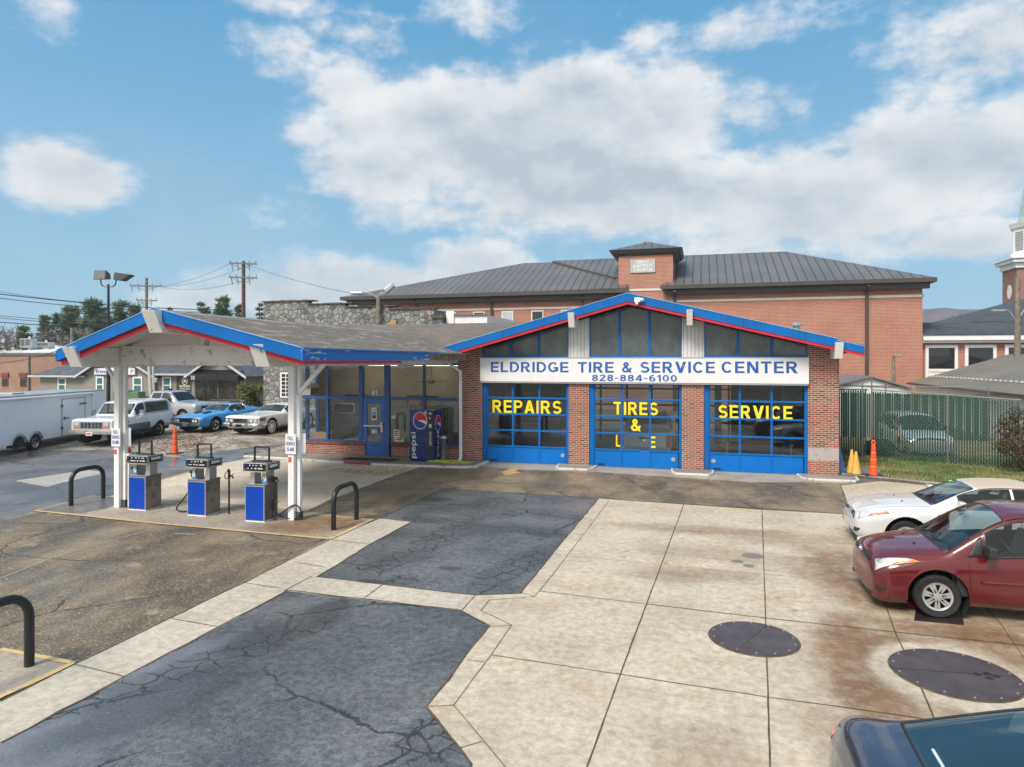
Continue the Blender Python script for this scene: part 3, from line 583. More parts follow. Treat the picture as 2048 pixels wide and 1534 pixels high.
# ------------------------------------------------------------------ sidewalk with painted kerb
front = [G(300, 905), G(560, 919.5), G(742, 931), G(841, 935), G(925, 938), G(953, 936.5), G(978, 926)]
front[0] = (-17.6, front[1][1] + .1)
mb = MB(); mb.prism([(x, y + .1, .075) for x, y in front] + [(front[-1][0] - .1, 24.75, .075), (-17.6, 24.75, .075)], (0, 0, -.12)); struct('sidewalk', mb, M_WALK)
def kerb(pts, name, mat, h=.085, w=.13):
    mb = MB()
    for a, b in zip(pts, pts[1:]):
        a = Vector((*a, 0)); b = Vector((*b, 0)); d = (b - a).normalized(); s = Vector((-d.y, d.x, 0)) * w; a = a - d * .01; b = b + d * .01
        mb.prism([tuple(a), tuple(b), tuple(b + s), tuple(a + s)], (0, 0, h))
    return struct(name, mb, mat, bevel=.02)
ra, rb = Vector(front[1]).lerp(Vector(front[2]), .71), Vector(front[2])
kerb([front[0], front[1], tuple(ra)], 'kerb', M_KERBW); kerb([tuple(ra), tuple(rb)], 'red_kerb', M_KERBR, .087); kerb(front[2:], 'kerb', M_KERBW)
for x0, x1 in ((-5.0, -3.8), (-.95, .27), (3.15, 4.75)):
    mb = MB(); y0 = 24.1; mb.prism([(x0 + .1, y0 - .35, .07), (x1 - .1, y0 - .35, .07), (x1 + .05, y0 - .05, .07), (x1 + .1, 24.68, .07), (x0 - .1, 24.68, .07), (x0 - .05, y0 - .05, .07)], (0, 0, -.1))
    struct('pier_pad', mb, M_WALK)
    kerb([(x0 - .12, 24.62), (x0 - .08, y0 - .1), (x0 + .08, y0 - .42), (x1 - .08, y0 - .42), (x1 + .08, y0 - .1), (x1 + .12, 24.62)], 'kerb', M_KERBW, .08, .07)
# ------------------------------------------------------------------ service station
AP = (-2.5, 6.19); WL, WR = (-9.3, 4.35), (4.95, 4.36)
def zr(u):
    e = WL if u < AP[0] else WR
    t = (u - AP[0]) / (e[0] - AP[0]); return AP[1] + (e[1] - AP[1]) * t
NF = 24.7
st = thing('service_station', 'brick service station with blue and red gabled roof edge and three glazed bay doors', 'service station', (-2.4, 28, 0), world=True)
mb = MB()
def gable_wall(u0, u1, z0, y0, y1, dz=.38):
    us = sorted({u0, u1} | ({AP[0]} if u0 < AP[0] < u1 else set()))
    pts = [(u0, y0, z0), (u1, y0, z0)] + [(u, y0, zr(u) - dz) for u in us[::-1]]
    mb.prism(pts, (0, y1 - y0, 0))
gable_wall(-9.03, -8.08, 0, NF, NF + .42, .30); gable_wall(3.4, 4.36, 0, NF, NF + .42, .30)
mb.box(-4.74, -3.98, NF, NF + .4, 0, 3.05); mb.box(-.70, .05, NF, NF + .4, 0, 3.05)
mb.box(4.06, 4.36, NF + .42, 34.2, 0, 4.25)                       # east side wall
mb.box(-9.03, -8.75, 25.15, 34.2, 0, 4.2)                        # wall between office and garage
for a, b in ((-8.75, -6.2), (1.3, 4.06)): mb.box(a, b, 34, 34.2, 0, 4.3)
mb.box(-6.2, 1.3, 34, 34.2, 3.4, 4.3); mb.prism([(-9.03, 34.2, 4.3), (4.36, 34.2, 4.3), (-2.5, 34.2, 6.0)], (0, -.2, 0))
mb.box(-16.2, -13.0, NF, NF + .25, 0, .47); mb.box(-11.85, -9.03, NF, NF + .25, 0, .47)
mb.box(-16.2, -15.97, NF + .25, 27.4, 0, .47); mb.box(-16.2, -15.97, 26.3, 27.4, .47, 3.75); mb.box(-16.2, -16.0, 27.4, 34.2, 0, 4.0); mb.box(-16.0, -9.03, 34.0, 34.2, 0, 4.0)
obj('brick_wall', mb, M_BRICK, st)
M_SILL = basic('sill_brick', (.27, .075, .05), .85, var=.45, vs=7)
for a, b in ((-16.2, -13.0), (-11.85, -9.03)):
    n = int((b - a) / .075)
    mb = MB(); [mb.box(a + i * (b - a) / n + .004, a + (i + 1) * (b - a) / n - .004, NF - .035, NF + .27, .472, .58) for i in range(n)]
    obj('brick_sill', mb, M_SILL, st, bevel=.006, seg=1)
# paint patch on the right pier
mb = MB(); mb.box(3.41, 4.35, NF - .004, NF - .001, .52, .95); obj('paint_patch', mb, flake_paint('old_grey_paint_patch', (.40, .36, .36), (.24, .09, .07), .60, .8, 5, (1, 1, 2.2)), st)
# floors and inner surfaces
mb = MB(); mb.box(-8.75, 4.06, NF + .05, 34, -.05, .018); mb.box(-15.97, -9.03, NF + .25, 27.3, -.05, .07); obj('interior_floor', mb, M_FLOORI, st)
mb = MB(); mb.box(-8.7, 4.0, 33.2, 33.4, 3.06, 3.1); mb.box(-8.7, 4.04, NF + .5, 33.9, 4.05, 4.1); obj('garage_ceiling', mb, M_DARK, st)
mb = MB(); mb.box(-15.97, -9.05, 27.3, 27.4, 2.3, 3.72); mb.box(-9.2, -9.04, 25.2, 27.3, 2.3, 3.72)
obj('office_upper_wall', mb, M_CREAM, st)
mb = MB(); mb.box(-15.97, -9.05, 27.28, 27.4, .07, 2.3); mb.box(-9.2, -9.04, 25.2, 27.28, .07, 2.3); obj('office_lower_wall', mb, basic('grey_panelling', (.24, .235, .22), .6, var=.08), st)
M_RBAND = basic('dark_red_band', (.13, .012, .014), .6)
for a, b in ((-15.3, -14.2), (-12.3, -10.9)): mb = MB(); mb.box(a, b, 27.2, 27.27, 1.95, 2.36); obj('red_wall_band', mb, M_RBAND, st)
mb = MB(); mb.box(-16.1, -9.05, NF + .1, 27.4, 3.74, 3.8); obj('office_ceiling', mb, M_CEIL, st)
M_TUBE = emit('fluorescent_tube', (1, .88, .5), 2.6)
for x0, x1, y in ((-14.4, -13.5, 25.2), (-13.1, -11.9, 25.2), (-11.1, -9.9, 25.2), (-9.8, -9.3, 25.2), (-14.3, -13.1, 26.4), (-11.5, -10.3, 26.4)):
    mb = MB(); mb.box(x0, x1, y, y + .16, 3.66, 3.735); obj('ceiling_light', mb, M_TUBE, st)
# office storefront frame
mb = MB(); Y0, Y1 = NF + .03, NF + .15
U = lambda px: F(px, 800, NF)[0]
for px, wd in ((593, .12), (653.5, .11), (847, .09), (917, .06)): mb.box(U(px) - wd / 2, U(px) + wd / 2, Y0, Y1, .58, 3.74)
for px, wd in ((721, .19), (773, .22)): mb.box(U(px) - wd / 2, U(px) + wd / 2, Y0 - .02, Y1 + .02, .075, 3.74)
for z0, z1 in ((2.31, 2.42), (3.68, 3.75), (.58, .66)):
    mb.box(-16.18, U(721) - .095, Y0 + .01, Y1 - .01, z0, z1); mb.box(U(773) + .11, -9.03, Y0 + .01, Y1 - .01, z0, z1)
mb.box(U(721) + .09, U(773) - .1, Y0 + .01, Y1 - .01, 2.36, 2.46); mb.box(U(721) + .09, U(773) - .1, Y0 + .01, Y1 - .01, 3.68, 3.75)
for y in (25.45, 26.25): mb.box(-16.16, -16.0, y - .045, y + .045, .47, 3.74)
mb.box(-16.15, -16.02, NF + .25, 26.3, 2.31, 2.41); mb.box(-16.15, -16.02, NF + .25, 26.3, 3.66, 3.74)
obj('storefront_frame', mb, M_BLUEDK, st, bevel=.008)
us = [-16.1, U(653.5) - .05, U(653.5) + .05, U(721) - .1, U(773) + .12, U(847) - .04, U(847) + .04, -9.06]
for i in range(0, 8, 2):
    for z0, z1 in ((.66, 2.31), (2.42, 3.68)):
        mb = MB(); mb.box(us[i], us[i + 1], NF + .085, NF + .093, z0, z1); obj('window_pane', mb, M_GLASS, st)
mb = MB(); mb.box(U(721) + .1, U(773) - .11, NF + .085, NF + .093, 2.47, 3.68); tr = obj('window_pane', mb, M_GLASS, st)
mb = MB(); a = F(742, 790.5, NF); mb.text('81', (a[0], NF + .08, a[1]), (1, 0, 0), (0, 0, 1), .23, .19, .015, .003); obj('house_number', mb, basic('white_vinyl', (.7, .7, .7), .5), tr)
for y0, y1 in ((NF + .3, 25.4), (25.5, 26.2)):
    for z0, z1 in ((.47, 2.31), (2.42, 3.66)): mb = MB(); mb.box(-16.09, -16.08, y0, y1, z0, z1); obj('window_pane', mb, M_GLASS, st)
# office door
x0, x1 = U(721) + .1, U(773) - .115
mb = MB(); mb.box(x0, x0 + .16, Y0, Y1 - .05, .08, 2.35); mb.box(x1 - .16, x1, Y0, Y1 - .05, .08, 2.35); mb.box(x0 + .16, x1 - .16, Y0 + .002, Y1 - .052, .08, .62); mb.box(x0 + .16, x1 - .16, Y0 + .002, Y1 - .052, 2.15, 2.35)
dr = obj('office_door', mb, basic('door_blue', (.010, .12, .42), .4, var=.1), st, bevel=.008)
mb = MB(); mb.box(x0 + .16, x1 - .16, Y0 + .03, Y0 + .04, .62, 2.15); obj('door_glass', mb, M_GLASS, dr)
mb = MB(); mb.box(x0 + .03, x1 - .06, Y0 - .06, Y0 - .02, 1.24, 1.29); mb.box(x1 - .13, x1 - .05, Y0 - .05, Y0 + .0, 1.03, 1.42); mb.cyl((x1 - .09, Y0 - .09, 1.34), (x1 - .09, Y0 - .05, 1.34), .03); obj('push_bar', mb, M_SILVER, dr, bevel=.006)
mb = MB(); xm = (x0 + x1) / 2; mb.box(xm - .1, xm + .13, Y0 + .018, Y0 + .022, 1.5, 1.9); mb.box(xm - .1, xm + .12, Y0 + .018, Y0 + .022, 1.93, 1.99); obj('door_poster', mb, M_PAPER, dr)
mb = MB(); mb.box(xm - .07, xm + .1, Y0 + .013, Y0 + .016, 1.55, 1.68); obj('poster_print', mb, basic('poster_dark', (.10, .06, .09), .6), dr)
mb = MB(); mb.box(xm - .07, xm + .1, Y0 + .013, Y0 + .016, 1.69, 1.85); obj('poster_print', mb, basic('poster_blue', (.15, .35, .6), .6), dr)
mb = MB(); mb.box(xm - .12, xm + .17, Y0 + .018, Y0 + .022, .92, 1.17); obj('door_notice', mb, basic('notice_cyan', (.06, .3, .42), .6), dr)
mb = MB(); mb.box(xm - .08, xm - .02, Y0 + .013, Y0 + .016, .97, 1.11); mb.box(xm + .01, xm + .06, Y0 + .013, Y0 + .016, .97, 1.11); mb.box(xm + .09, xm + .12, Y0 + .013, Y0 + .016, .97, 1.11); obj('notice_print', mb, M_PAPER, dr)
mb = MB(); mb.box(xm - .1, xm + .1, Y0 - .006, Y0, .45, .52); obj('mail_slot', mb, basic('slot_blue', (.006, .05, .2), .4), dr)
# notices on the window right of the door
for px0, px1, y0, y1, m_ in ((786, 797, 860, 875, M_PAPER), (787, 806, 877, 889, M_CLEARY), (782, 789, 831, 837, M_PAPER)):
    a, b = F(px0, y1, NF), F(px1, y0, NF); mb = MB(); mb.box(a[0], b[0], NF + .07, NF + .082, a[1], b[1]); nt_ = obj('window_notice', mb, m_, st)
    mb = MB(); h = b[1] - a[1]; wd = b[0] - a[0]
    for k in range(3 if h > .2 and m_ is M_PAPER else 1): mb.box(a[0] + wd * .15, b[0] - wd * .15, NF + .064, NF + .069, a[1] + h * (.72 - .26 * k), a[1] + h * (.86 - .26 * k))
    obj('notice_print', mb, M_BLACK, nt_)
# ----- garage doors
def garage_door(u0, u1, words, vent):
    mb = MB(); y0, y1 = NF + .10, NF + .16; sec = [.0, .63, 1.235, 1.845, 2.455, 3.04]; W = (u1 - u0)
    mb.box(u0, u0 + .16, y0 - .04, y1 + .02, 0, 3.04); mb.box(u1 - .10, u1, y0 - .04, y1 + .02, 0, 3.04); mb.box(u0 + .16, u1 - .10, y0 - .035, y1 + .01, 2.99, 3.04)
    a, b = u0 + .16, u1 - .10; cs = [a + (b - a) * k / 3 for k in (0, 1, 2, 3)]
    for k in range(1, 5): mb.box(a, b, y0, y1, sec[k] - .032, sec[k] + .032)
    mb.box(a, b, y0 + .003, y1, .0, .06)
    for k, c in enumerate(cs): mb.box(c - (.035 if 0 < k < 3 else .0), c + (.035 if 0 < k < 3 else .0) + (.05 if k == 0 else 0), y0 + .004, y1 - .004, .05, 2.99)
    d = obj('garage_door', mb, M_BLUE, st, bevel=.008)
    mb = MB()
    for k in range(3): mb.box(cs[k] + .03, cs[k + 1] - .03, y0 + .02, y1 - .02, .055, .585)
    obj('bottom_panel', mb, basic('door_panel_blue', (.001, .14, .50), .45, spec=.2, var=.06, vs=.8, dirt=.1, dcol=(.03, .1, .25)), d)
    mb = MB()
    for k in range(3):
        for j in range(1, 5): mb.box(cs[k] + .03, cs[k + 1] - .03, y0 + .025, y0 + .031, sec[j] + .028, sec[j + 1] - .028)
    obj('door_glazing', mb, M_GLASSD, d)
    mb = MB(); mb.cyl((vent, y0 + .0, .36), (vent, y0 + .022, .36), .075, n=20); mb.cyl((vent, y0 - .012, .36), (vent, y0 + .01, .36), .05, n=20); obj('vent_port', mb, M_GALV, d, smooth=True)
    mb = MB()
    for t, p0, p1, py0, py1 in words:
        a, b = F(p0, py1, NF + .12), F(p1, py0, NF + .12); mb.text(t, (a[0], y0 + .02, a[1]), (1, 0, 0), (0, 0, 1), b[0] - a[0], b[1] - a[1], .042, .003)
    obj('door_lettering', mb, M_YELLOW, d)
    mb = MB(); mb.box(u0 + .3, u0 + .55, y0 - .03, y0, .1, .13); mb.box(u0 + .02, u1 - .02, y0 - .01, y1, -.0, .012); obj('bottom_seal', mb, M_RUBBER, d)
    return d
garage_door(-8.08, -4.74, [('REPAIRS', 985, 1123, 802, 825)], -4.98)
d2 = garage_door(-3.98, -.70, [('TIRES', 1227, 1316, 805, 829), ('&', 1262, 1282, 838, 862), ('E', 1299, 1311, 873, 895.5)], -1.0)
mb = MB(); a = F(1232, 893, NF + .12); mb.box(a[0], a[0] + .045, NF + .113, NF + .12, a[1], a[1] + .42); mb.box(a[0] + .045, a[0] + .15, NF + .113, NF + .12, a[1], a[1] + .06); mb.v = mb.v
obj('broken_lettering', mb, M_YELLOW, d2)
garage_door(.05, 3.4, [('SERVICE', 1437, 1585, 812.5, 836.5)], .37)
# ----- sign board
mb = MB(); mb.box(-8.12, 3.42, NF - .13, NF - .02, 3.08, 3.95); sg = obj('sign_board', mb, M_SIGN, st, bevel=.01)
mb = MB(); mb.box(-8.1, 3.4, NF - .11, NF + .0, 3.03, 3.078); mb.box(-8.12, 3.42, NF - .14, NF - .0, 3.952, 3.985); obj('sign_rail', mb, basic('grey_sign_rail', (.35, .34, .33), .6), sg)
for t, p0, p1, y0, y1 in (('ELDRIDGE', 982, 1137, 724, 744), ('TIRE', 1155.5, 1227.5, 724, 745), ('&', 1244, 1264, 724, 745), ('SERVICE', 1280.6, 1430, 723.5, 745.5), ('CENTER', 1443, 1596, 723, 746), ('828-884-6100', 1184, 1354, 750, 762)):
    mb = MB(); a, b = F(p0, y1, NF - .13), F(p1, y0, NF - .13); mb.text(t, (a[0], NF - .131, a[1]), (1, 0, 0), (0, 0, 1), b[0] - a[0], b[1] - a[1], .032 if t[0] != '8' else .03, .004)
    obj('sign_lettering', mb, M_SIGNBLUE, sg)
# ----- clerestory windows and siding
def strip_poly(mb_, u0, u1, y0, y1, dz=.36, z0=3.985):
    us = [u0, u1] if not (u0 < AP[0] < u1) else [u0, AP[0], u1]
    pts = [(u0, y0, z0), (u1, y0, z0)] + [(u, y0, max(z0 + .02, zr(u) - dz)) for u in us[::-1]]
    mb_.prism(pts, (0, y1 - y0, 0))
for a, b, ms in ((-8.08, -4.74, (1021.5, 1077)), (-3.98, -.70, (1238.5, 1298.6)), (.05, 3.4, (1476, 1543.8))):
    us = [a + .04] + [F(p, 690, NF)[0] for p in ms] + [b - .04]
    for u0, u1 in zip(us, us[1:]):
        mb = MB(); strip_poly(mb, u0, u1, NF + .06, NF + .07); obj('clerestory_pane', mb, M_GLASSC, st)
    mb = MB()
    for u in us[1:-1]: strip_poly(mb, u - .04, u + .04, NF + .01, NF + .1)
    for u in (a, b - .04): strip_poly(mb, u, u + .04, NF + .012, NF + .1)
    mb.box(a + .04, b - .04, NF + .008, NF + .1, 3.986, 4.05)
    obj('clerestory_frame', mb, M_BLUE, st)
M_SID2 = seam('vertical_siding', (.60, .61, .61), 0, .13, .6, .06, 0)
for u0, u1 in ((-4.74, -3.98), (-.70, .05)): mb = MB(); strip_poly(mb, u0, u1, NF + .0, NF + .12); obj('siding_panel', mb, M_SID2, st)
# ----- garage roof
def roof_slab(name, pts, mat, parent, t=.07):
    mb = MB(); mb.prism(pts, (0, 0, -t)); return obj(name, mb, mat, parent)
yb = 34.6; YG = 23.9
roof_slab('roof', [(AP[0], YG, AP[1]), (WL[0], YG, WL[1]), (WL[0], yb, WL[1]), (AP[0], yb, AP[1])], M_SHING, st)
roof_slab('roof', [(AP[0], YG, AP[1]), (AP[0], yb, AP[1]), (WR[0], yb, WR[1]), (WR[0], YG, WR[1])], M_SHING, st)
def fascia(parent, name, a, b, y0, y1, d0, d1, mat, bev=.0):
    """board hanging d0..d1 under the line a-b (points are x,z)"""
    mb = MB(); mb.prism([(a[0], y0, a[1] - d1), (b[0], y0, b[1] - d1), (b[0], y0, b[1] - d0), (a[0], y0, a[1] - d0)], (0, y1 - y0, 0)); return obj(name, mb, mat, parent)
R1 = (4.15, AP[1] + (WR[1] - AP[1]) * (4.15 - AP[0]) / (WR[0] - AP[0]))
M_DRIP = basic('drip_edge', (.22, .42, .68), .4)
for a, b, dz in ((WL, AP, 0), (AP, R1, 0), (R1, WR, .06)):
    fascia(st, 'blue_fascia', a, b, YG - .06, YG - .003, -.01 + dz, .27, M_BLUE)
    fascia(st, 'red_trim', (a[0] + (.12 if a is WL else 0), a[1] + (.03 if a is WL else 0)), b, YG - .035, YG + .03, .272, .37, M_RED)
    fascia(st, 'drip_edge', a, b, YG - .075, YG - .0, -.03 + dz, -.0105 + dz, M_DRIP)
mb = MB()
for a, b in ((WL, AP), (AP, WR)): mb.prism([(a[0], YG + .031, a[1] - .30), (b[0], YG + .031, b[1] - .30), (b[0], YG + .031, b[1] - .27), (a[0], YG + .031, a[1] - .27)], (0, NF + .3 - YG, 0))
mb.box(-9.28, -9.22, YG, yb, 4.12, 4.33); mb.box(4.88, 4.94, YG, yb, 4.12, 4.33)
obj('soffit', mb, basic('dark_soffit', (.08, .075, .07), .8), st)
for u, w in ((-4.47, .22), (-.42, .2), (4.2, .24)):
    z = zr(u) - .02; mb = MB()
    mb.prism([(u - w / 2, YG - .22, z - .08), (u - w / 2, YG - .02, z - .60), (u - w / 2, NF - .02 if u < 4 else NF + .3, z - .60), (u - w / 2, NF - .02 if u < 4 else NF + .3, z - .08)], (w, 0, 0)); obj('beam_end', mb, M_WHITEP, st, bevel=.01)
mb = MB(); a = F(1275, 600, YG - .1); mb.cbox((a[0], YG - .13, a[1]), (.2, .12, .16)); mb.cyl((a[0] + .12, YG - .14, a[1] + .02), (a[0] + .2, YG - .2, a[1] - .01), .05, .06); mb.cyl((a[0] - .02, YG - .14, a[1] - .1), (a[0] - .02, YG - .18, a[1] - .16), .05, .06); obj('flood_light', mb, M_WHITE, st, bevel=.01)
mb = MB(); a = F(1593, 645, 27); mb.lathe([(.11, a[1] - .9), (.11, a[1] - .12), (.2, a[1] - .12), (.2, a[1] - .06), (.06, a[1] + .02)], (a[0], 27, 0), 16, close=True); obj('roof_vent', mb, M_GALV, st, smooth=True)
for u in (-7.0, -4.9, -.9, 1.3, 3.2):
    z = zr(u); mb = MB(); mb.box(u - .006, u + .006, YG - .0625, YG - .058, z - .27, z + .01); obj('board_joint', mb, M_DARK, st)
# ----- office roof, fascia, downspout
roof_slab('roof', [(-17.2, 23.7, 4.11), (-9.3, 23.7, 4.11), (-7.2, 29.2, 5.56), (-17.2, 29.2, 5.56)], M_SHINGF, st)
roof_slab('roof', [(-17.2, 29.2, 5.56), (-7.2, 29.2, 5.56), (-9.0, 34.4, 4.15), (-17.2, 34.4, 4.15)], M_SHINGF, st)
mb = MB(); mb.box(-17.2, -9.28, 23.72, NF + .05, 3.76, 4.03); obj('office_beam', mb, M_WHITEP, st)
mb = MB(); mb.box(-16.18, -9.04, NF + .05, NF + .3, 3.76, 4.0); mb.box(-16.18, -16.0, NF + .3, 27.4, 3.76, 4.0); mb.box(-16.0, -9.1, 27.4, 27.5, 3.7, 4.9); obj('header', mb, M_WHITE, st)
mb = MB(); a = G(929, 926); dx = -8.87; mb.bar((dx - .45, 23.75, 3.92), (dx, 24.45, 3.45), .09, .07); mb.bar((dx, 24.47, 3.5), (dx, 24.52, .14), .11, .09, up=(0, 1, 0)); mb.bar((dx, 24.5, .16), (dx + .02, 24.3, .08), .11, .08); mb.box(dx - .07, dx + .07, 24.46, 24.58, 3.02, 3.06)
obj('downspout', mb, M_WHITE, st, bevel=.012)
# ----- garage interior things that show through the doors
mb = MB()
for x in (-6.1, -4.9, -3.6, -2.4, -1.1, .1, 1.2): mb.box(x - .05, x + .05, 34.0, 34.1, .0, 3.4)
for z in (.9, 1.7, 2.5, 3.35): mb.box(-6.2, 1.3, 34.0, 34.1, z - .04, z + .04)
obj('rear_door_frame', mb, M_GREY, st)
mb = MB(); mb.box(-6.2, 1.3, 34.12, 34.13, .05, 3.4); obj('rear_door_glass', mb, M_GLASS, st)
# ------------------------------------------------------------------ fuel canopy
ca = thing('fuel_canopy', 'white post and beam canopy with shingled gable roof over the fuel pumps', 'canopy', (-11.9, 18.5, 0), world=True)
CA, CL_, CR = (-11.95, 12.72, 5.03), (-15.35, 13.25, 4.10), (-8.46, 13.18, 4.12)
roof_slab('roof', [CA, (CA[0], 27.3, 5.03), (-8.46, 23.72, 4.12), CR], shingles('canopy_shingles', (.155, .132, .112), 'x', .14, .4, .45, (.36, .35, .34), .45), ca, .06)
roof_slab('roof', [CA, CL_, (-15.35, 23.72, 4.10), (CA[0], 27.3, 5.03)], M_SHING, ca, .06)
mb = MB()
for a, b in ((CA, CR), (CA, CL_)):
    mb.prism([(a[0], a[1] + .15, a[2] - .065), (b[0], b[1] + .12, b[2] - .065), (b[0], 23.6, b[2] - .065), (a[0], 26.5, a[2] - .065)], (0, 0, -.03))
obj('soffit', mb, seam('soffit_planks', (.60, .60, .59), 0, .16, .6, .04, 0), ca)
def board(a, b, d0, d1, out, th, mat, name, parent):
    """fascia between two 3-D points, set out by vector out"""
    a = Vector(a) + Vector(out); b = Vector(b) + Vector(out); o = Vector(out).normalized() * th if Vector(out).length else Vector((0, -th, 0)); mb = MB()
    mb.prism([tuple(a - Vector((0, 0, d1))), tuple(b - Vector((0, 0, d1))), tuple(b - Vector((0, 0, d0))), tuple(a - Vector((0, 0, d0)))], o); return obj(name, mb, mat, parent)
board(CL_, CA, -.02, .25, (0, -.004, 0), .045, M_BLUE, 'blue_fascia', ca); board(CA, CR, -.02, .25, (0, -.004, 0), .045, M_BLUE, 'blue_fascia', ca)
board((CL_[0] + .05, CL_[1] + .08, CL_[2]), (CA[0], CA[1] + .08, CA[2]), .20, .36, (0, -.004, 0), .04, M_RED, 'red_trim', ca); board((CA[0], CA[1] + .08, CA[2]), (CR[0] - .05, CR[1] + .08, CR[2]), .20, .36, (0, -.004, 0), .04, M_RED, 'red_trim', ca)
board(CL_, CA, -.035, -.02, (0, -.004, 0), .06, M_DRIP, 'drip_edge', ca); board(CA, CR, -.035, -.02, (0, -.004, 0), .06, M_DRIP, 'drip_edge', ca)
CRb = (-8.46, 20.3, 4.12); CRc = (-8.46, 24.05, 4.12)
board((-8.46, 13.13, 4.12), CRb, .01, .26, (.004, 0, 0), .04, M_BLUEPEEL, 'blue_fascia', ca); board((-8.46, 13.2, 4.12), (-8.46, 18.3, 4.12), .262, .34, (-.03, 0, 0), -.04, M_RED, 'red_trim', ca)
board(CRb, CRc, .03, .24, (.002, 0, 0), .035, M_WOOD, 'bare_fascia', ca)
board((-8.46, 13.13, 4.12), (-8.46, 21.2, 4.12), -.03, .01, (.004, 0, 0), .08, basic('gutter_blue', (.02, .2, .58), .4, var=.15), 'gutter', ca)
board(CRb, (-8.46, 23.9, 4.12), -.02, .028, (.004, 0, 0), .05, M_GALV, 'gutter', ca)
board((-15.35, 13.2, 4.10), (-15.35, 23.7, 4.10), .01, .26, (-.004, 0, 0), .04, M_BLUE, 'blue_fascia', ca)
for u, z1, w in ((-14.78, 4.20, .36), (-9.50, 4.22, .36), (-11.92, 4.99, .36)):
    mb = MB(); z1 -= .0; h = .5; yf = 12.98 if z1 < 4.5 else 12.46
    mb.prism([(u - w / 2, yf, z1), (u - w / 2, yf + .26, z1 - h), (u - w / 2, 24.6, z1 - h), (u - w / 2, 24.6, z1)], (w, 0, 0)); obj('roof_beam', mb, M_WHITEP, ca, bevel=.01)
mb = MB(); mb.box(-14.58, -9.66, 14.35, 14.55, 3.74, 4.24); mb.box(-9.38, -8.5, 14.38, 14.52, 3.8, 4.1); mb.box(-15.3, -14.86, 14.38, 14.52, 3.8, 4.05); mb.box(-12.12, -11.98, 14.37, 14.53, 4.24, 4.45); obj('cross_beam', mb, M_WHITEP, ca, bevel=.008)
mb = MB(); mb.box(-14.58, -9.66, 20.0, 20.2, 3.74, 4.2); mb.box(-12.12, -11.98, 20.02, 20.18, 4.2, 4.45); obj('cross_beam', mb, M_WHITEP, ca, bevel=.008)
mb = MB(); mb.box(-13.2, -11.9, 16.0, 16.2, 4.52, 4.6); mb.box(-11.6, -10.6, 16.0, 16.2, 4.4, 4.47); obj('tube_light', mb, M_GREY, ca)
for u, y in ((-14.71, 14.45), (-9.50, 14.43)):
    mb = MB(); mb.box(u - .1, u + .06, y - .08, y + .08, .02, 3.75); mb.box(u + .075, u + .17, y + .02, y + .12, .14, 3.74); p = obj('post', mb, M_WHITE, ca, bevel=.01)
    mb = MB(); mb.box(u + .06, u + .18, y + .0, y + .14, .018, .22); obj('post_foot', mb, basic('dark_foot', (.05, .06, .065), .6), p)
    mb = MB(); mb.box(u - .085, u - .0, y - .086, y - .081, 1.42, 1.54); obj('red_sticker', mb, basic('sticker_red', (.7, .06, .1), .5), p)
mb = MB(); mb.bar((-9.40, 14.48, 3.05), (-8.62, 14.48, 3.86), .09, .09); mb.bar((-9.40, 14.48, 3.08), (-9.38, 14.48, 2.0), .11, .09, up=(0, 1, 0)); obj('brace', mb, M_WHITE, ca, bevel=.01); mb = MB(); mb.bar((-14.8, 14.45, 3.3), (-15.2, 14.45, 3.8), .08, .08); obj('brace', mb, M_WHITE, ca, bevel=.01)
mb = MB(); mb.tube([(-14.45, 14.5, .05), (-14.45, 14.5, 1.3)], .03, 8); mb.cbox((-14.45, 14.5, 1.36), (.09, .09, .14)); obj('conduit', mb, M_WHITE, ca)
# ------------------------------------------------------------------ island signs
def island_sign(u, y, lab):
    t = thing('island_sign', lab, 'sign', (u, y, 1.62), world=True, group='full service island signs')
    mb = MB(); mb.box(u - .15, u + .14, y - .013, y, 1.62, 2.10); p = obj('sign_plate', mb, M_SIGN, t, bevel=.01)
    mb = MB()
    for i, (s, wd) in enumerate((('FULL', .15), ('SERVICE', .24), ('ISLAND', .20))):
        mb.text(s, (u - .005 - wd / 2, y - .014, 1.955 - i * .13), (1, 0, 0), (0, 0, 1), wd, .085, .0, .003)
    obj('sign_lettering', mb, basic('sign_letter_blue', (.03, .09, .35), .5), p)
    mb = MB(); mb.box(u - .02, u + .27, y + .2, y + .213, 1.62, 2.10); obj('sign_plate', mb, M_SIGN, t, bevel=.01)
    mb = MB(); mb.box(u - .02, u + .02, y, y + .2, 1.7, 1.73); obj('bracket', mb, M_GALV, t)
island_sign(-14.71, 14.35, 'white full service island sign on the post beside the numbered six pump')
island_sign(-9.50, 14.33, 'white full service island sign on the post beside the black hoop')
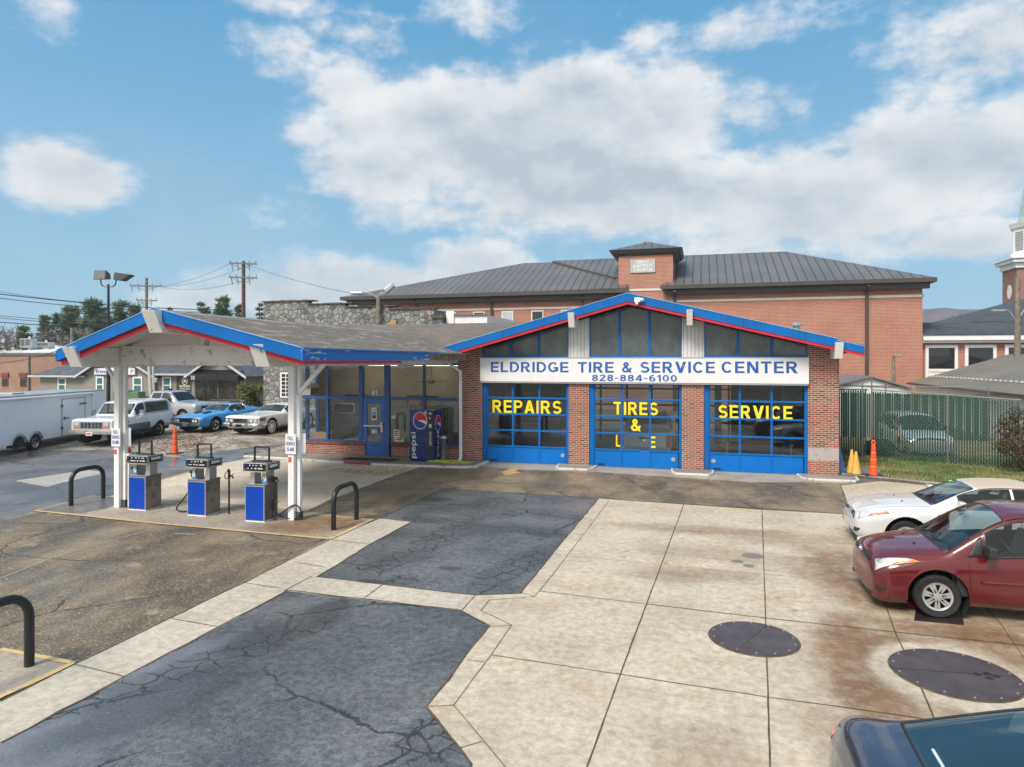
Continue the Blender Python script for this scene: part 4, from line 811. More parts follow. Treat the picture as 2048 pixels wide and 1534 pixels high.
# ------------------------------------------------------------------ fuel pumps
M_PUMPBLUE = basic('pump_panel_blue', (.001, .05, .40), .4, var=.08, spec=.25)
M_DISP = basic('pump_display', (.012, .014, .018), .2, var=.2)
M_PRINT = basic('display_print', (.6, .62, .64), .5)
def pump(u, y, side, num, lab, hosep):
    t = thing('fuel_pump', lab, 'fuel pump', (u, y, .02), group='fuel pumps on the island'); w, d, h = .26, .27, .86
    mb = MB(); mb.box(-w + .006, w - .006, -d + .012, d, .02, h); mb.box(-w - .012, w + .012, -d - .01, d + .01, h, h + .025); c = obj('cabinet', mb, M_STEEL, t, bevel=.008)
    mb = MB(); mb.box(-w, w, -d - .01, -d + .010, .045, h - .02); obj('front_panel', mb, M_PUMPBLUE, c, bevel=.004)
    mb = MB(); mb.box(-w - .004, -w + .012, -d - .014, -d + .012, .03, h - .005); mb.box(w - .012, w + .004, -d - .014, -d + .012, .03, h - .005); mb.box(-w + .012, w - .012, -d - .014, -d + .012, h - .022, h - .004); obj('panel_edge', mb, M_SILVER, c)
    mb = MB(); mb.box(-w - .016, w + .016, -d - .016, -d + .10, h + .0255, h + .032); obj('top_lip', mb, M_SILVER, c)
    mb = MB(); mb.box(-w - .008, w + .008, -d - .005, d + .005, 0, .022); obj('base_trim', mb, M_WHITE, c)
    for s in (-1, 1):
        mb = MB(); x = s * .185; mb.prism([(x - .075, -.13, h + .02), (x + .075, -.13, h + .02), (x + .05, -.10, 1.20), (x - .05, -.10, 1.20)], (0, .26, 0)); obj('column', mb, M_STEELL, t, bevel=.006)
    mb = MB(); mb.box(-.32, .32, -.28, .28, 1.19, 1.40); hd = obj('head', mb, M_STEELL, t, bevel=.015)
    mb = MB(); mb.box(-.305, .305, -.296, -.281, 1.215, 1.385); obj('display', mb, M_DISP, hd)
    mb = MB(); mb.box(-.32, .32, -.299, -.281, 1.188, 1.21); obj('head_trim', mb, M_SILVER, hd)
    mb = MB(); rnd = random.Random(num)
    for k in range(9):
        x = -.2 + .05 * k + rnd.uniform(-.02, .02); z = 1.335 if k % 2 else 1.26; mb.box(x, x + rnd.uniform(.03, .09), -.299, -.2965, z, z + rnd.uniform(.015, .035))
    mb.box(-.27, -.255, -.299, -.2965, 1.24, 1.26); obj('display_print', mb, M_PRINT, hd)
    mb = MB(); mb.box(-.29, -.262, -.299, -.2965, 1.30, 1.36); obj('grade_mark', mb, M_PUMPBLUE, hd)
    mb = MB(); mb.box(.321, .324, -.2, .2, 1.23, 1.37); obj('side_display', mb, M_DISP, hd); mb = MB(); mb.box(.3245, .327, -.15, .16, 1.28, 1.35); obj('side_print', mb, M_PRINT, hd)
    mb = MB(); mb.tube([(-.2, 0, 1.40), (-.2, 0, 1.73), (-.185, 0, 1.75), (.185, 0, 1.75), (.2, 0, 1.73), (.2, 0, 1.40)], .024, 8); mb.box(-.24, .24, -.06, .06, 1.398, 1.43); obj('hose_frame', mb, M_BLACK, t, smooth=True)
    # number plate on a column
    x = side * .185; mb = MB(); mb.box(x - .05, x + .05, -.150, -.145, 1.10, 1.19); obj('yellow_tag', mb, basic('tag_yellow', (.8, .6, .03), .5), t)
    mb = MB(); mb.box(x - .06, x + .06, -.156, -.150, .90, 1.10); nb = obj('number_plate', mb, basic('plate_blue', (.06, .20, .45), .5), t)
    mb = MB(); mb.text(str(num), (x - .045, -.157, .945), (1, 0, 0), (0, 0, 1), .09, .145, .02, .003); obj('pump_number', mb, M_PAPER, nb)
    # nozzle in its boot and hose loop on one side
    sx = side * .33; mb = MB(); mb.cbox((side * .29, -.02, .98), (.07, .16, .13)); mb.bar((sx, -.12, 1.06), (sx, .12, .98), .05, .07); mb.tube([(sx, .1, 1.0), (sx, .19, .9)], .018, 8); obj('nozzle', mb, M_PLASTIC, t, bevel=.008)
    mb = MB(); mb.tube([(sx if i == 0 else p[0], p[1], p[2]) for i, p in enumerate(hosep)], .018, 8); obj('hose', mb, M_RUBBER, t, smooth=True)
    mb = MB(); mb.cbox((w - .012 + .01, .12, .6), (.03, .08, .08)); mb.cbox((w - .002, -.15, .70), (.01, .14, .22)); mb.cbox((w - .002, .0, .35), (.008, .12, .12)); obj('side_fitting', mb, M_GREY, c)
    return t
def arc(pts, n=7):
    """smooth curve through points"""
    P = [Vector(p) for p in pts]; P = [P[0] * 2 - P[1]] + P + [P[-1] * 2 - P[-2]]; r = []
    for i in range(1, len(P) - 2):
        a, b, c, d = P[i - 1:i + 3]
        for k in range(n):
            t = k / n; r.append(tuple(.5 * ((2 * b) + (c - a) * t + (2 * a - 5 * b + 4 * c - d) * t * t + (3 * b - a - 3 * c + d) * t ** 3)))
    r.append(tuple(P[-2])); return r
pump(-13.97, 14.55, -1, 6, 'blue fronted steel fuel pump numbered six beside the canopy post', arc([(-.33, 0, .95), (-.36, .1, .6), (-.5, .1, .45), (-.62, .05, .25), (-.45, 0, .06), (-.3, .1, .12)]))
pump(-12.04, 14.42, -1, 8, 'blue fronted steel fuel pump numbered eight standing between the other two pumps', arc([(-.33, .05, .95), (-.35, .0, .75), (-.5, -.05, .45), (-.75, -.1, .12), (-.62, -.05, .03), (-.42, 0, .1), (-.36, .05, .5), (-.3, .1, .65)]))
pump(-10.27, 14.28, 1, 9, 'blue fronted steel fuel pump with hoses beside the standpipe', arc([(.33, .05, .95), (.36, .0, .6), (.33, 0, .25), (.5, .05, .1), (.85, .1, .04), (1.0, .1, .25), (.85, .05, .38), (.5, 0, .15), (.36, -.05, .04), (.3, -.02, .3), (.3, .02, .5)]))
# air/water standpipe
t = thing('standpipe', 'thin black standpipe with a water tap between two fuel pumps', 'standpipe', (-11.4, 14.53, .02))
mb = MB(); mb.tube([(0, 0, 0), (0, 0, .9)], .022, 8); obj('pipe', mb, M_BLACK, t, smooth=True)
mb = MB(); mb.tube([(0, 0, .9), (0, 0, 1.08), (-.03, 0, 1.12)], .034, 8); mb.tube(arc([(-.02, 0, 1.08), (-.11, 0, 1.02), (-.12, 0, .9), (-.05, 0, .88)], 4), .012, 6); mb.tube([(0, 0, .98), (.1, 0, .95), (.12, 0, .9)], .022, 6); mb.tube([(.1, 0, .99), (.13, 0, 1.02)], .014, 6); obj('tap', mb, M_BLACK, t, smooth=True)
# ------------------------------------------------------------------ hoop barriers
for (x, y0, y1, lab) in ((-16.10, 14.26, 15.27, 'black steel hoop barrier at the wet end of the pump island'), (-8.06, 13.82, 14.88, 'black steel hoop barrier on the rust stained corner of the island'), (-8.15, 6.63, 5.55, 'black steel hoop barrier on the yellow edged pad, cut by the photo edge')):
    s = 1 if y1 > y0 else -1; L = abs(y1 - y0); r = .3; P = [(0, 0, 0), (0, 0, .92 - r)]
    P += [(0, s * (r - r * math.cos(a)), .92 - r + r * math.sin(a)) for a in [R(15 * k) for k in range(1, 7)]]
    P += [(0, s * (L - r + r * math.sin(a)), .92 - r + r * math.cos(a)) for a in [R(15 * k) for k in range(0, 7)]] + [(0, s * L, 0)]
    mb = MB(); mb.tube(P, .057, 14); o = solo('hoop_barrier', mb, M_BLACK, lab, 'barrier', 'black hoop barriers', smooth=True); o.location = (x, y0, .02)
# ------------------------------------------------------------------ vending machine
M_VENDB = basic('vending_blue', (.003, .024, .17), .25, var=.12, vs=1.2, coat=.4)
def vend():
    t = thing('vending_machine', 'dark blue soda vending machine against the brick office front', 'vending machine', (-10.15, 24.15, .075)); w, d, h = .5, .40, 1.93
    mb = MB(); mb.box(-w, w, -d, d, .06, h); mb.box(-w + .03, w - .03, -d + .05, d, 0, .06); b = obj('body', mb, M_VENDB, t, bevel=.02)
    mb = MB(); mb.box(.255, w - .01, -d - .012, -d + .01, .10, h - .03); pn = obj('selection_panel', mb, M_PLASTIC, t, bevel=.006)
    mb = MB()
    for k in range(11): mb.box(.31, .40, -d - .018, -d - .012, .62 + k * .048, .65 + k * .048)
    obj('selection_button', mb, basic('button_labels', (.42, .46, .3), .4, var=.6, vs=14), pn)
    mb = MB(); mb.box(.30, .40, -d - .018, -d - .012, 1.28, 1.42); mb.box(.31, .37, -d - .018, -d - .012, 1.6, 1.68); mb.box(.30, .40, -d - .018, -d - .012, 1.78, 1.84); mb.box(.12, .19, -d - .006, -d, 1.80, 1.89); obj('coin_plate', mb, M_SILVER, pn)
    mb = MB(); mb.box(-.17, .12, -d - .006, -d, .46, .60); obj('delivery_slot', mb, M_PLASTIC, t)
    def globe(o, ux, r, rx):
        O = Vector(o); ux = Vector(ux); uz = Vector((0, 0, 1)); nrm = ux.cross(uz)
        def disc(rr, f, off, n=40): return [tuple(O + ux * (rr * rx * math.cos(a)) + uz * (rr * math.sin(a)) + nrm * off) for a in [2 * math.pi * i / n for i in range(n)]]
        def band(f0, f1, off, rr, n=28):
            up, lo = [], []
            for i in range(n + 1):
                x = -1 + 2 * i / n; e = math.sqrt(max(0, 1 - x * x)); a = max(-e, min(e, f0(x))); b_ = max(-e, min(e, f1(x)))
                lo.append(O + ux * (rr * rx * x) + uz * (rr * a) + nrm * off); up.append(O + ux * (rr * rx * x) + uz * (rr * b_) + nrm * off)
            m = MB(); m.add([tuple(p) for p in lo + up], [(i, i + 1, n + 2 + i, n + 1 + i) for i in range(n)]); return m
        m0 = MB(); m0.prism(disc(r * 1.08, 0, .001), tuple(nrm * .002)); logo = obj('emblem', m0, M_PAPER, t)
        w1 = lambda x: .05 - .32 * x + .18 * math.sin(x * 2.4); w2 = lambda x: -.12 - .55 * x + .1 * math.sin(x * 2.4)
        obj('emblem_blue', band(lambda x: -1, w2, .004, r), basic('emblem_navy', (.01, .04, .25), .3), logo)
        obj('emblem_red', band(w1, lambda x: 1, .0045, r), basic('emblem_red', (.6, .01, .02), .3), logo)
    globe((-.06, -d, 1.54), (1, 0, 0), .30, .88); globe((w, -.02, 1.42), (0, 1, 0), .29, .88)
    # rays around the emblem
    mb = MB()
    for k in range(26):
        a = 2 * math.pi * k / 26; c = Vector((-.06 + .35 * .9 * math.cos(a), -d - .0008, 1.54 + .35 * math.sin(a))); mb.add([tuple(c + Vector((.03 * math.cos(a + q), 0, .03 * math.sin(a + q)))) for q in (0, 1.57, 3.14, 4.71)], [(0, 1, 2, 3)])
    obj('emblem_rays', mb, basic('mid_blue', (.02, .10, .40), .3), b)
    mb = MB(); mb.text('pepsi', (-.18, -d - .001, .12), (0, 0, 1), (-1, 0, 0), .98, .26, .012, .003); obj('lettering', mb, M_PAPER, t)
    mb = MB(); mb.text('pepsi', (w + .001, .15, .15), (0, 0, 1), (0, -1, 0), .95, .26, .012, .003); obj('lettering', mb, M_PAPER, t)
vend()
t = thing('ash_bin', 'dark grey pedestal ash bin standing right of the vending machine', 'bin', (-9.42, 24.1, .075))
mb = MB(); mb.lathe([(.12, 0), (.105, .05), (.10, .75), (.155, .82), (.155, .87)], n=20, close=True); obj('pedestal', mb, M_GREY, t, smooth=True)
mb = MB(); mb.lathe([(.15, .871), (.13, .93), (.05, .95)], n=20, close=True); obj('cap', mb, M_SILVER, t, smooth=True)
# green hose on the kerb
P = []; rnd = random.Random(3)
for i in range(44):
    a = i * .55; rr = .35 + .22 * math.sin(i * .31) + rnd.uniform(-.05, .05); P.append((-9.05 + 1.5 * rr * math.cos(a) + .35 * math.sin(i * .12), 23.72 + .42 * rr * math.sin(a), .10 + .012 * (i % 4)))
mb = MB(); mb.tube(arc(P, 3), .014, 6); solo('garden_hose', mb, basic('hose_lime', (.42, .58, .06), .4), 'lime green hose lying tangled by the downspout', 'hose', smooth=True)
mb = MB(); mb.box(-13.35, -11.2, 23.45, 24.05, .076, .09); solo('door_mat', mb, M_RUBBER, 'black rubber mat in front of the blue office door', 'mat', loc=(-12.3, 23.75, .076), bevel=.004)
# ------------------------------------------------------------------ office contents
def sofa():
    t = thing('sofa', 'black leather sofa seen through the window left of the office door', 'sofa', (-13.95, 26.35, .07))
    mb = MB(); mb.box(-.85, .85, -.1, .75, .12, .3); obj('base', mb, M_SOFA, t, bevel=.03)
    for s in (-1, 0):
        mb = MB(); mb.box(s * .84 + .01, s * .84 + .83, -.12, .55, .3, .46); obj('seat_cushion', mb, M_SOFA, t, bevel=.05)
        mb = MB(); mb.box(s * .84 + .01, s * .84 + .83, .5, .75, .42, .92); obj('back_cushion', mb, M_SOFA, t, bevel=.06)
    for s in (-1, 1): mb = MB(); mb.box(s * .95 - .1, s * .95 + .1, -.1, .75, .12, .62); obj('arm', mb, M_SOFA, t, bevel=.05)
sofa()
t = thing('ceiling_fan', 'white ceiling fan hanging inside the office', 'ceiling fan', (-10.75, 26.2, 3.72))
mb = MB(); mb.cyl((0, 0, 0), (0, 0, -.62), .02); mb.lathe([(.03, -.6), (.14, -.64), (.15, -.74), (.06, -.8)], n=16, close=True); obj('motor', mb, M_GREY, t, smooth=True)
for k in range(4):
    a = R(20 + 90 * k); mb = MB(); mb.bar((.14 * math.cos(a), .14 * math.sin(a), -.7), (.66 * math.cos(a), .66 * math.sin(a), -.72), .13, .012); obj('blade', mb, M_DARK, t)
def framed(name, px0, px1, y0, y1, n, lab, cat, fm, im):
    a, b = F(px0, y1, n), F(px1, y0, n); t = thing(name, lab, cat, ((a[0] + b[0]) / 2, n, a[1]), world=True)
    mb = MB(); mb.box(a[0], b[0], n - .03, n, a[1], b[1]); obj('frame', mb, fm, t, bevel=.02); mb = MB(); mb.box(a[0] + .06, b[0] - .06, n - .036, n - .031, a[1] + .06, b[1] - .06); obj('picture', mb, im, t)
framed('wall_frame', 667, 710, 806, 827, 27.2, 'dark framed picture on the office back wall above the sofa', 'picture', M_SILVER, M_DARK)
def shelf():
    t = thing('shelf_rack', 'metal shelf rack with bottles right of the office door', 'shelf', (-10.9, 26.3, .07))
    for z in (.3, .85, 1.4, 1.9): mb = MB(); mb.box(-.75, .75, -.2, .2, z, z + .03); obj('shelf', mb, M_GREY, t)
    for x in (-.73, .73):
        for y in (-.18, .18): mb = MB(); mb.box(x - .02, x + .02, y - .02, y + .02, 0, 1.95); obj('upright', mb, M_GREY, t)
shelf()
for px0, px1, y0, y1, n, lab, dep in ((817, 838, 801, 816, 26.15, 'tall cardboard carton on the shelf rack, nearest the door', .3), (850, 865, 800, 815, 26.15, 'tan carton in the middle of the shelf rack top', .3), (866, 876, 806, 815, 26.15, 'small carton at the pillar end of the shelf rack top', .3), (626, 652, 873, 886, 25.0, 'flat cardboard box lying on the window ledge beside the black chair', .5)):
    a, b = F(px0, y1, n), F(px1, y0, n); z0 = 2.0 if n > 26 else .59
    mb = MB(); mb.box(a[0], b[0], n, n + dep, z0, z0 + (b[1] - a[1])); o = solo('carton', mb, M_CARD, lab, 'carton', loc=((a[0] + b[0]) / 2, n + dep / 2, z0), bevel=.006)
for k in range(5):
    mb = MB(); mb.lathe([(.05, 0), (.05, .17), (.02, .2), (.02, .24)], n=10, close=True); o = solo('oil_bottle', mb, basic('bottle_%d' % k, [(.05, .2, .4), (.1, .3, .5), (.04, .1, .3), (.3, .32, .3), (.06, .25, .45)][k], .4), 'blue or grey oil bottle standing on the office shelf rack', 'bottle', 'bottles on the shelf rack', smooth=True); o.location = (-11.3 + k * .16, 26.25, 1.5)
t = thing('window_air_conditioner', 'beige window air conditioner mounted high in the office side wall', 'air conditioner', (-15.95, 25.08, 2.44))
mb = MB(); mb.box(-.35, .45, -.33, .33, .0, .48); obj('case', mb, basic('beige_case', (.42, .38, .32), .5), t, bevel=.02); mb = MB(); mb.box(.451, .46, -.28, .28, .04, .30); mb.box(-.2, .4, -.34, -.331, .3, .44); obj('grille', mb, M_DARK, t)
t = thing('office_chair', 'black chair behind the office window at its brick corner', 'chair', (-15.35, 25.5, .07))
mb = MB(); mb.box(-.22, .22, -.2, .22, .42, .5); obj('seat', mb, M_SOFA, t, bevel=.03); mb = MB(); mb.box(-.2, .2, .2, .27, .55, 1.0); obj('backrest', mb, M_SOFA, t, bevel=.04); mb = MB(); mb.cyl((0, 0, 0), (0, 0, .42), .04); mb.box(-.25, .25, -.03, .03, 0, .04); mb.box(-.03, .03, -.25, .25, 0, .041); obj('base', mb, M_BLACK, t)
# garage contents
def lift_post(x, y, lab):
    mb = MB(); mb.box(x - .12, x + .12, y - .1, y + .1, 0, 3.3); mb.box(x - .3, x + .3, y - .2, y + .2, 0, .03); solo('lift_post', mb, basic('lift_blue', (.03, .08, .22), .5), lab, 'car lift', 'car lift posts inside the garage', loc=(x, y, .018))
lift_post(-7.6, 26.6, 'dark blue lift post behind the letter R of repairs'); lift_post(-5.2, 26.6, 'dark blue lift post behind the end of the repairs lettering'); lift_post(.55, 26.3, 'dark blue lift post behind the first letters of service'); lift_post(2.9, 26.3, 'dark blue lift post behind the last letters of service')
for x, lab in ((.85, 'yellow jack stand under the first letters of service'), (3.0, 'yellow jack stand under the last letters of service')):
    t = thing('jack_stand', lab, 'jack stand', (x, 25.7, .018), group='yellow jack stands in the garage'); mb = MB(); mb.lathe([(.17, 0), (.07, .4), (.05, .42)], n=4, close=True); obj('base', mb, M_CONEY, t); mb = MB(); mb.cyl((0, 0, .4), (0, 0, .85), .03); mb.cbox((0, 0, .87), (.14, .06, .05)); obj('ratchet_bar', mb, basic('jack_yellow', (.6, .42, .02), .5), t)
mb = MB(); mb.box(-8.6, -5.2, 30.5, 31.1, .018, .95); mb.box(-8.4, -7.6, 30.6, 31.0, .951, 1.5); mb.box(-6.9, -6.1, 30.6, 31.0, .951, 1.3); solo('work_bench', mb, M_GREY, 'cluttered grey work bench at the back of the repairs bay', 'bench', loc=(-6.9, 30.8, .018), bevel=.02)
mb = MB(); mb.box(1.4, 2.3, 30.0, 30.5, 1.55, 1.95); solo('wall_placard', mb, M_PAPER, 'white placard hanging at the back of the service bay', 'placard', loc=(1.85, 30.2, 1.55))
# ------------------------------------------------------------------ cones
def delineator(x, y, lab, h=1.05):
    t = thing('traffic_delineator', lab, 'traffic cone', (x, y, .01), group='tall orange delineator cones')
    mb = MB(); mb.box(-.27, .27, -.22, .22, 0, .045); obj('rubber_base', mb, M_RUBBER, t, bevel=.015)
    pr = [(.125, .045), (.12, .08)]
    for k in range(4): z = .10 + k * .225; r = .118 - k * .014; pr += [(r, z), (r - .008, z + .205), (r - .020, z + .21)]
    pr += [(.055, 1.0), (.055, 1.05)]; mb = MB(); mb.lathe(pr, n=20, close=True); b = obj('cone', mb, M_ORANGE, t, smooth=True)
    mb = MB(); mb.tube(arc([(-.04, 0, 1.03), (-.045, 0, 1.11), (0, 0, 1.16), (.045, 0, 1.11), (.04, 0, 1.03)], 4), .022, 8); obj('handle', mb, M_ORANGE, t, smooth=True)
    mb = MB()
    for z, r in ((.315, .112), (.54, .098), (.765, .084)): mb.lathe([(r, z), (r + .002, z + .008), (r, z + .014)], n=20)
    obj('pale_ring', mb, basic('ring_pale', (.85, .42, .3), .5), b)
delineator(*G(350, 908), 'tall orange delineator cone on the gravel behind the pumps'); delineator(*G(1747, 952, .1), 'tall orange delineator cone on the grass beside the yellow cones')
bpy.data.objects['traffic_delineator.001'].location.z = .1
t = thing('marker_post', 'white and red post unit standing behind the canopy post', 'post', (*G(252, 908), .01))
mb = MB(); mb.cyl((0, 0, .2), (0, 0, 1.15), .09, n=14); obj('white_sleeve', mb, M_WHITE, t, smooth=True)
mb = MB(); mb.box(-.13, .13, -.13, .13, 0, .25); mb.lathe([(.05, 1.16), (.06, 1.25), (.12, 1.3), (.12, 1.36), (.03, 1.38)], n=14, close=True); obj('red_fitting', mb, basic('fitting_red', (.6, .03, .03), .5), t, bevel=.02)
for dx, dy, s, lab in ((0, 0, 1.0, 'faded yellow traffic cone standing upright on the kerb by the brick pier'), (-.10, .14, 1.06, 'faded yellow traffic cone half hidden behind its twin by the pier')):
    x, y = G(1712, 948, .1); t = thing('traffic_cone', lab, 'traffic cone', (x + dx, y + dy, .1), group='faded yellow cones')
    mb = MB(); mb.box(-.21, .21, -.21, .21, 0, .03); obj('rubber_base', mb, M_RUBBER, t, bevel=.01); mb = MB(); mb.lathe([(.17, .03), (.155, .07), (.035, .74 * s), (.03, .75 * s)], n=20, close=True); obj('cone', mb, M_CONEY, t, smooth=True)
t = thing('leaning_panel', 'blue folded panel leaning against the station side wall', 'panel', (4.55, 25.2, .05)); mb = MB(); mb.prism([(-.16, -.3, 0), (.05, -.3, 0), (-.12, -.3, .95), (-.17, -.3, .95)], (0, .5, 0)); obj('panel', mb, basic('panel_blue', (.02, .08, .25), .5), t)
# ------------------------------------------------------------------ tank covers, drain
for (px, py, rad, ang, lab) in ((1507, 1279, .585, 1.15, 'round steel tank cover in the concrete, smaller and farther one'), (1909, 1350, .70, .1, 'round steel tank cover in the concrete, larger and nearer one')):
    x, y = G(px, py); t = thing('tank_cover', lab, 'tank cover', (x, y, .012), group='round steel tank covers')
    mb = MB(); mb.lathe([(rad + .02, .004), (rad, .010), (rad - .02, .012)], n=64); mb.add([(0, 0, .0)], []); obj('rim', mb, M_JOINT, t)
    for h in (0, 1):
        P = [((rad - .006) * math.cos(ang + math.pi * h + a) , (rad - .006) * math.sin(ang + math.pi * h + a), .02) for a in [R(1 + 178 * i / 40) for i in range(41)]]
        mb = MB(); mb.prism(P, (0, 0, -.018)); obj('half_lid', mb, M_PLATE, t)
    mb = MB(); [mb.cyl(((rad - .045) * math.cos(a), (rad - .045) * math.sin(a), .019), ((rad - .045) * math.cos(a), (rad - .045) * math.sin(a), .026), .014, n=8) for a in [2 * math.pi * (k + .5) / 14 for k in range(14)]]; obj('bolt_ring', mb, M_GALV, t)
    if rad > .6: mb = MB(); [mb.cyl((.25 + dx, .02 + dy, .02), (.25 + dx, .02 + dy, .0215), .045, n=12) for dx, dy in ((0, 0), (.12, .05), (.1, -.08), (.2, 0))]; obj('oil_spot', mb, M_RUBBER, t)
mb = MB(); mb.prism([(*G(1835, 1195), .017), (*G(1920, 1195), .017), (*G(1928, 1252), .017), (*G(1828, 1243), .017)], (0, 0, -.01)); solo('drain_grate', mb, M_PATCHDK, 'dark steel drain plate under the burgundy minivan front wheel', 'drain')
for px, py, r, lab in ((1505, 1113, .2, 'largest of three grey paint discs on the concrete'), (1475, 1124, .11, 'small grey paint disc left of the joint, farther small one'), (1497, 1133, .1, 'small grey paint disc by the joint, nearest to the camera')):
    x, y = G(px, py); mb = MB(); mb.cyl((x, y, .008), (x, y, .0165), r, n=24); struct('ground_patch', mb, basic('patch_grey', (.17, .165, .15), .7))
# ------------------------------------------------------------------ gravel lot height (the lot rises gently towards the back)
_LB = sorted([(-70, 21.5)] + [G(*p) for p in [(0, 908), (70, 897), (150, 903), (250, 905), (300, 916), (350, 918), (420, 905), (470, 913), (540, 897), (590, 886)]] + [(-15, 27)])
def lot_h(x, y):
    yb_ = float(np.interp(x, [p[0] for p in _LB], [p[1] for p in _LB])); d = y - yb_
    e = max(0.0, min(1.0, (d - .2) / 7)); return -.03 + .036 * max(0, min(1, d / .35)) + .20 * e * e * (3 - 2 * e)
def lot_mesh():
    xs = np.concatenate([np.arange(-70, -34, 3.0), np.arange(-34, -16.3, .35)]); ys = np.concatenate([np.arange(19.5, 30, .3), np.arange(30, 47, 1.0)])
    mb = MB(); nx, ny = len(xs), len(ys)
    rnd = random.Random(1)
    vs = [(x, y, lot_h(x + rnd.uniform(-.1, .1), y + rnd.uniform(-.25, .25))) for x in xs for y in ys]
    mb.add(vs, [(i * ny + j, (i + 1) * ny + j, (i + 1) * ny + j + 1, i * ny + j + 1) for i in range(nx - 1) for j in range(ny - 1)])
    struct('gravel_lot', mb, M_GRAVEL, smooth='all')
bpy.data.objects.remove(bpy.data.objects['gravel_lot']); lot_mesh()
# ------------------------------------------------------------------ vehicles: one smooth surface per body, cut into panels and panes
def _curve(P, u, sharp):
    """P (n, ..., 3) points; u array of parameters 0..n-1"""
    P = np.asarray(P, float); n = len(P); seg = P[1:] - P[:-1]; L = np.linalg.norm(seg, axis=-1, keepdims=True); d = seg / np.maximum(L, 1e-9)
    u = np.asarray(u, float); i = np.clip(np.floor(u).astype(int), 0, n - 2); t = (u - i).reshape((-1,) + (1,) * (P.ndim - 1))
    T = np.zeros_like(P); T[0] = d[0]; T[-1] = d[-1]; a = d[:-1] + d[1:]; T[1:-1] = a / np.maximum(np.linalg.norm(a, axis=-1, keepdims=True), 1e-6)
    T0 = T[i].copy(); T1 = T[i + 1].copy()
    for k, ii in enumerate(i):
        if ii in sharp: T0[k] = d[ii]
        if ii + 1 in sharp: T1[k] = d[ii]
    m0 = T0 * L[i]; m1 = T1 * L[i]; t2 = t * t; t3 = t2 * t
    return (2 * t3 - 3 * t2 + 1) * P[i] + (t3 - 2 * t2 + t) * m0 + (-2 * t3 + 3 * t2) * P[i + 1] + (t3 - t2) * m1
class Shell:
    def __init__(s, st, ssharp=(), tsharp=(1, 5)):
        s.ss, s.ts = set(ssharp), set(tsharp); A = []
        for x, W, zs, zb, wb, wt, z6, zt in st:
            A.append([(x, 0, zs), (x, W * .86, zs), (x, W * .965, zs + .10 * min(1, (zb - zs) * 2)), (x, W, zs + .55 * (zb - zs)), (x, W * .985, zb - .13 * (zb - zs)), (x, wb, zb), (x, wt, z6), (x, wt * .55, zt - .3 * (zt - z6)), (x, 0, zt)])
        s.A = np.array(A); s.L = st[-1][0]
    def grid(s, S, T):
        Q = np.transpose(s.A, (1, 0, 2)); Q = _curve(Q, T, s.ts)                     # nT, ns, 3
        return _curve(np.transpose(Q, (1, 0, 2)), S, s.ss)                            # nS, nT, 3
    def pt(s, a, b, side=1, off=0.0):
        e = 1e-3; a = min(max(a, e), len(s.A) - 1 - e); b = min(max(b, e), 8 - e)
        g = s.grid([a - e, a, a + e], [b - e, b, b + e]); p = g[1, 1]; n = np.cross(g[2, 1] - g[0, 1], g[1, 2] - g[1, 0]); n /= max(1e-9, np.linalg.norm(n))
        if n[1] < 0 and b < 6 or (b >= 6 and n[2] < 0): n = -n
        p = p + n * off; return (p[0], p[1] * side, p[2])
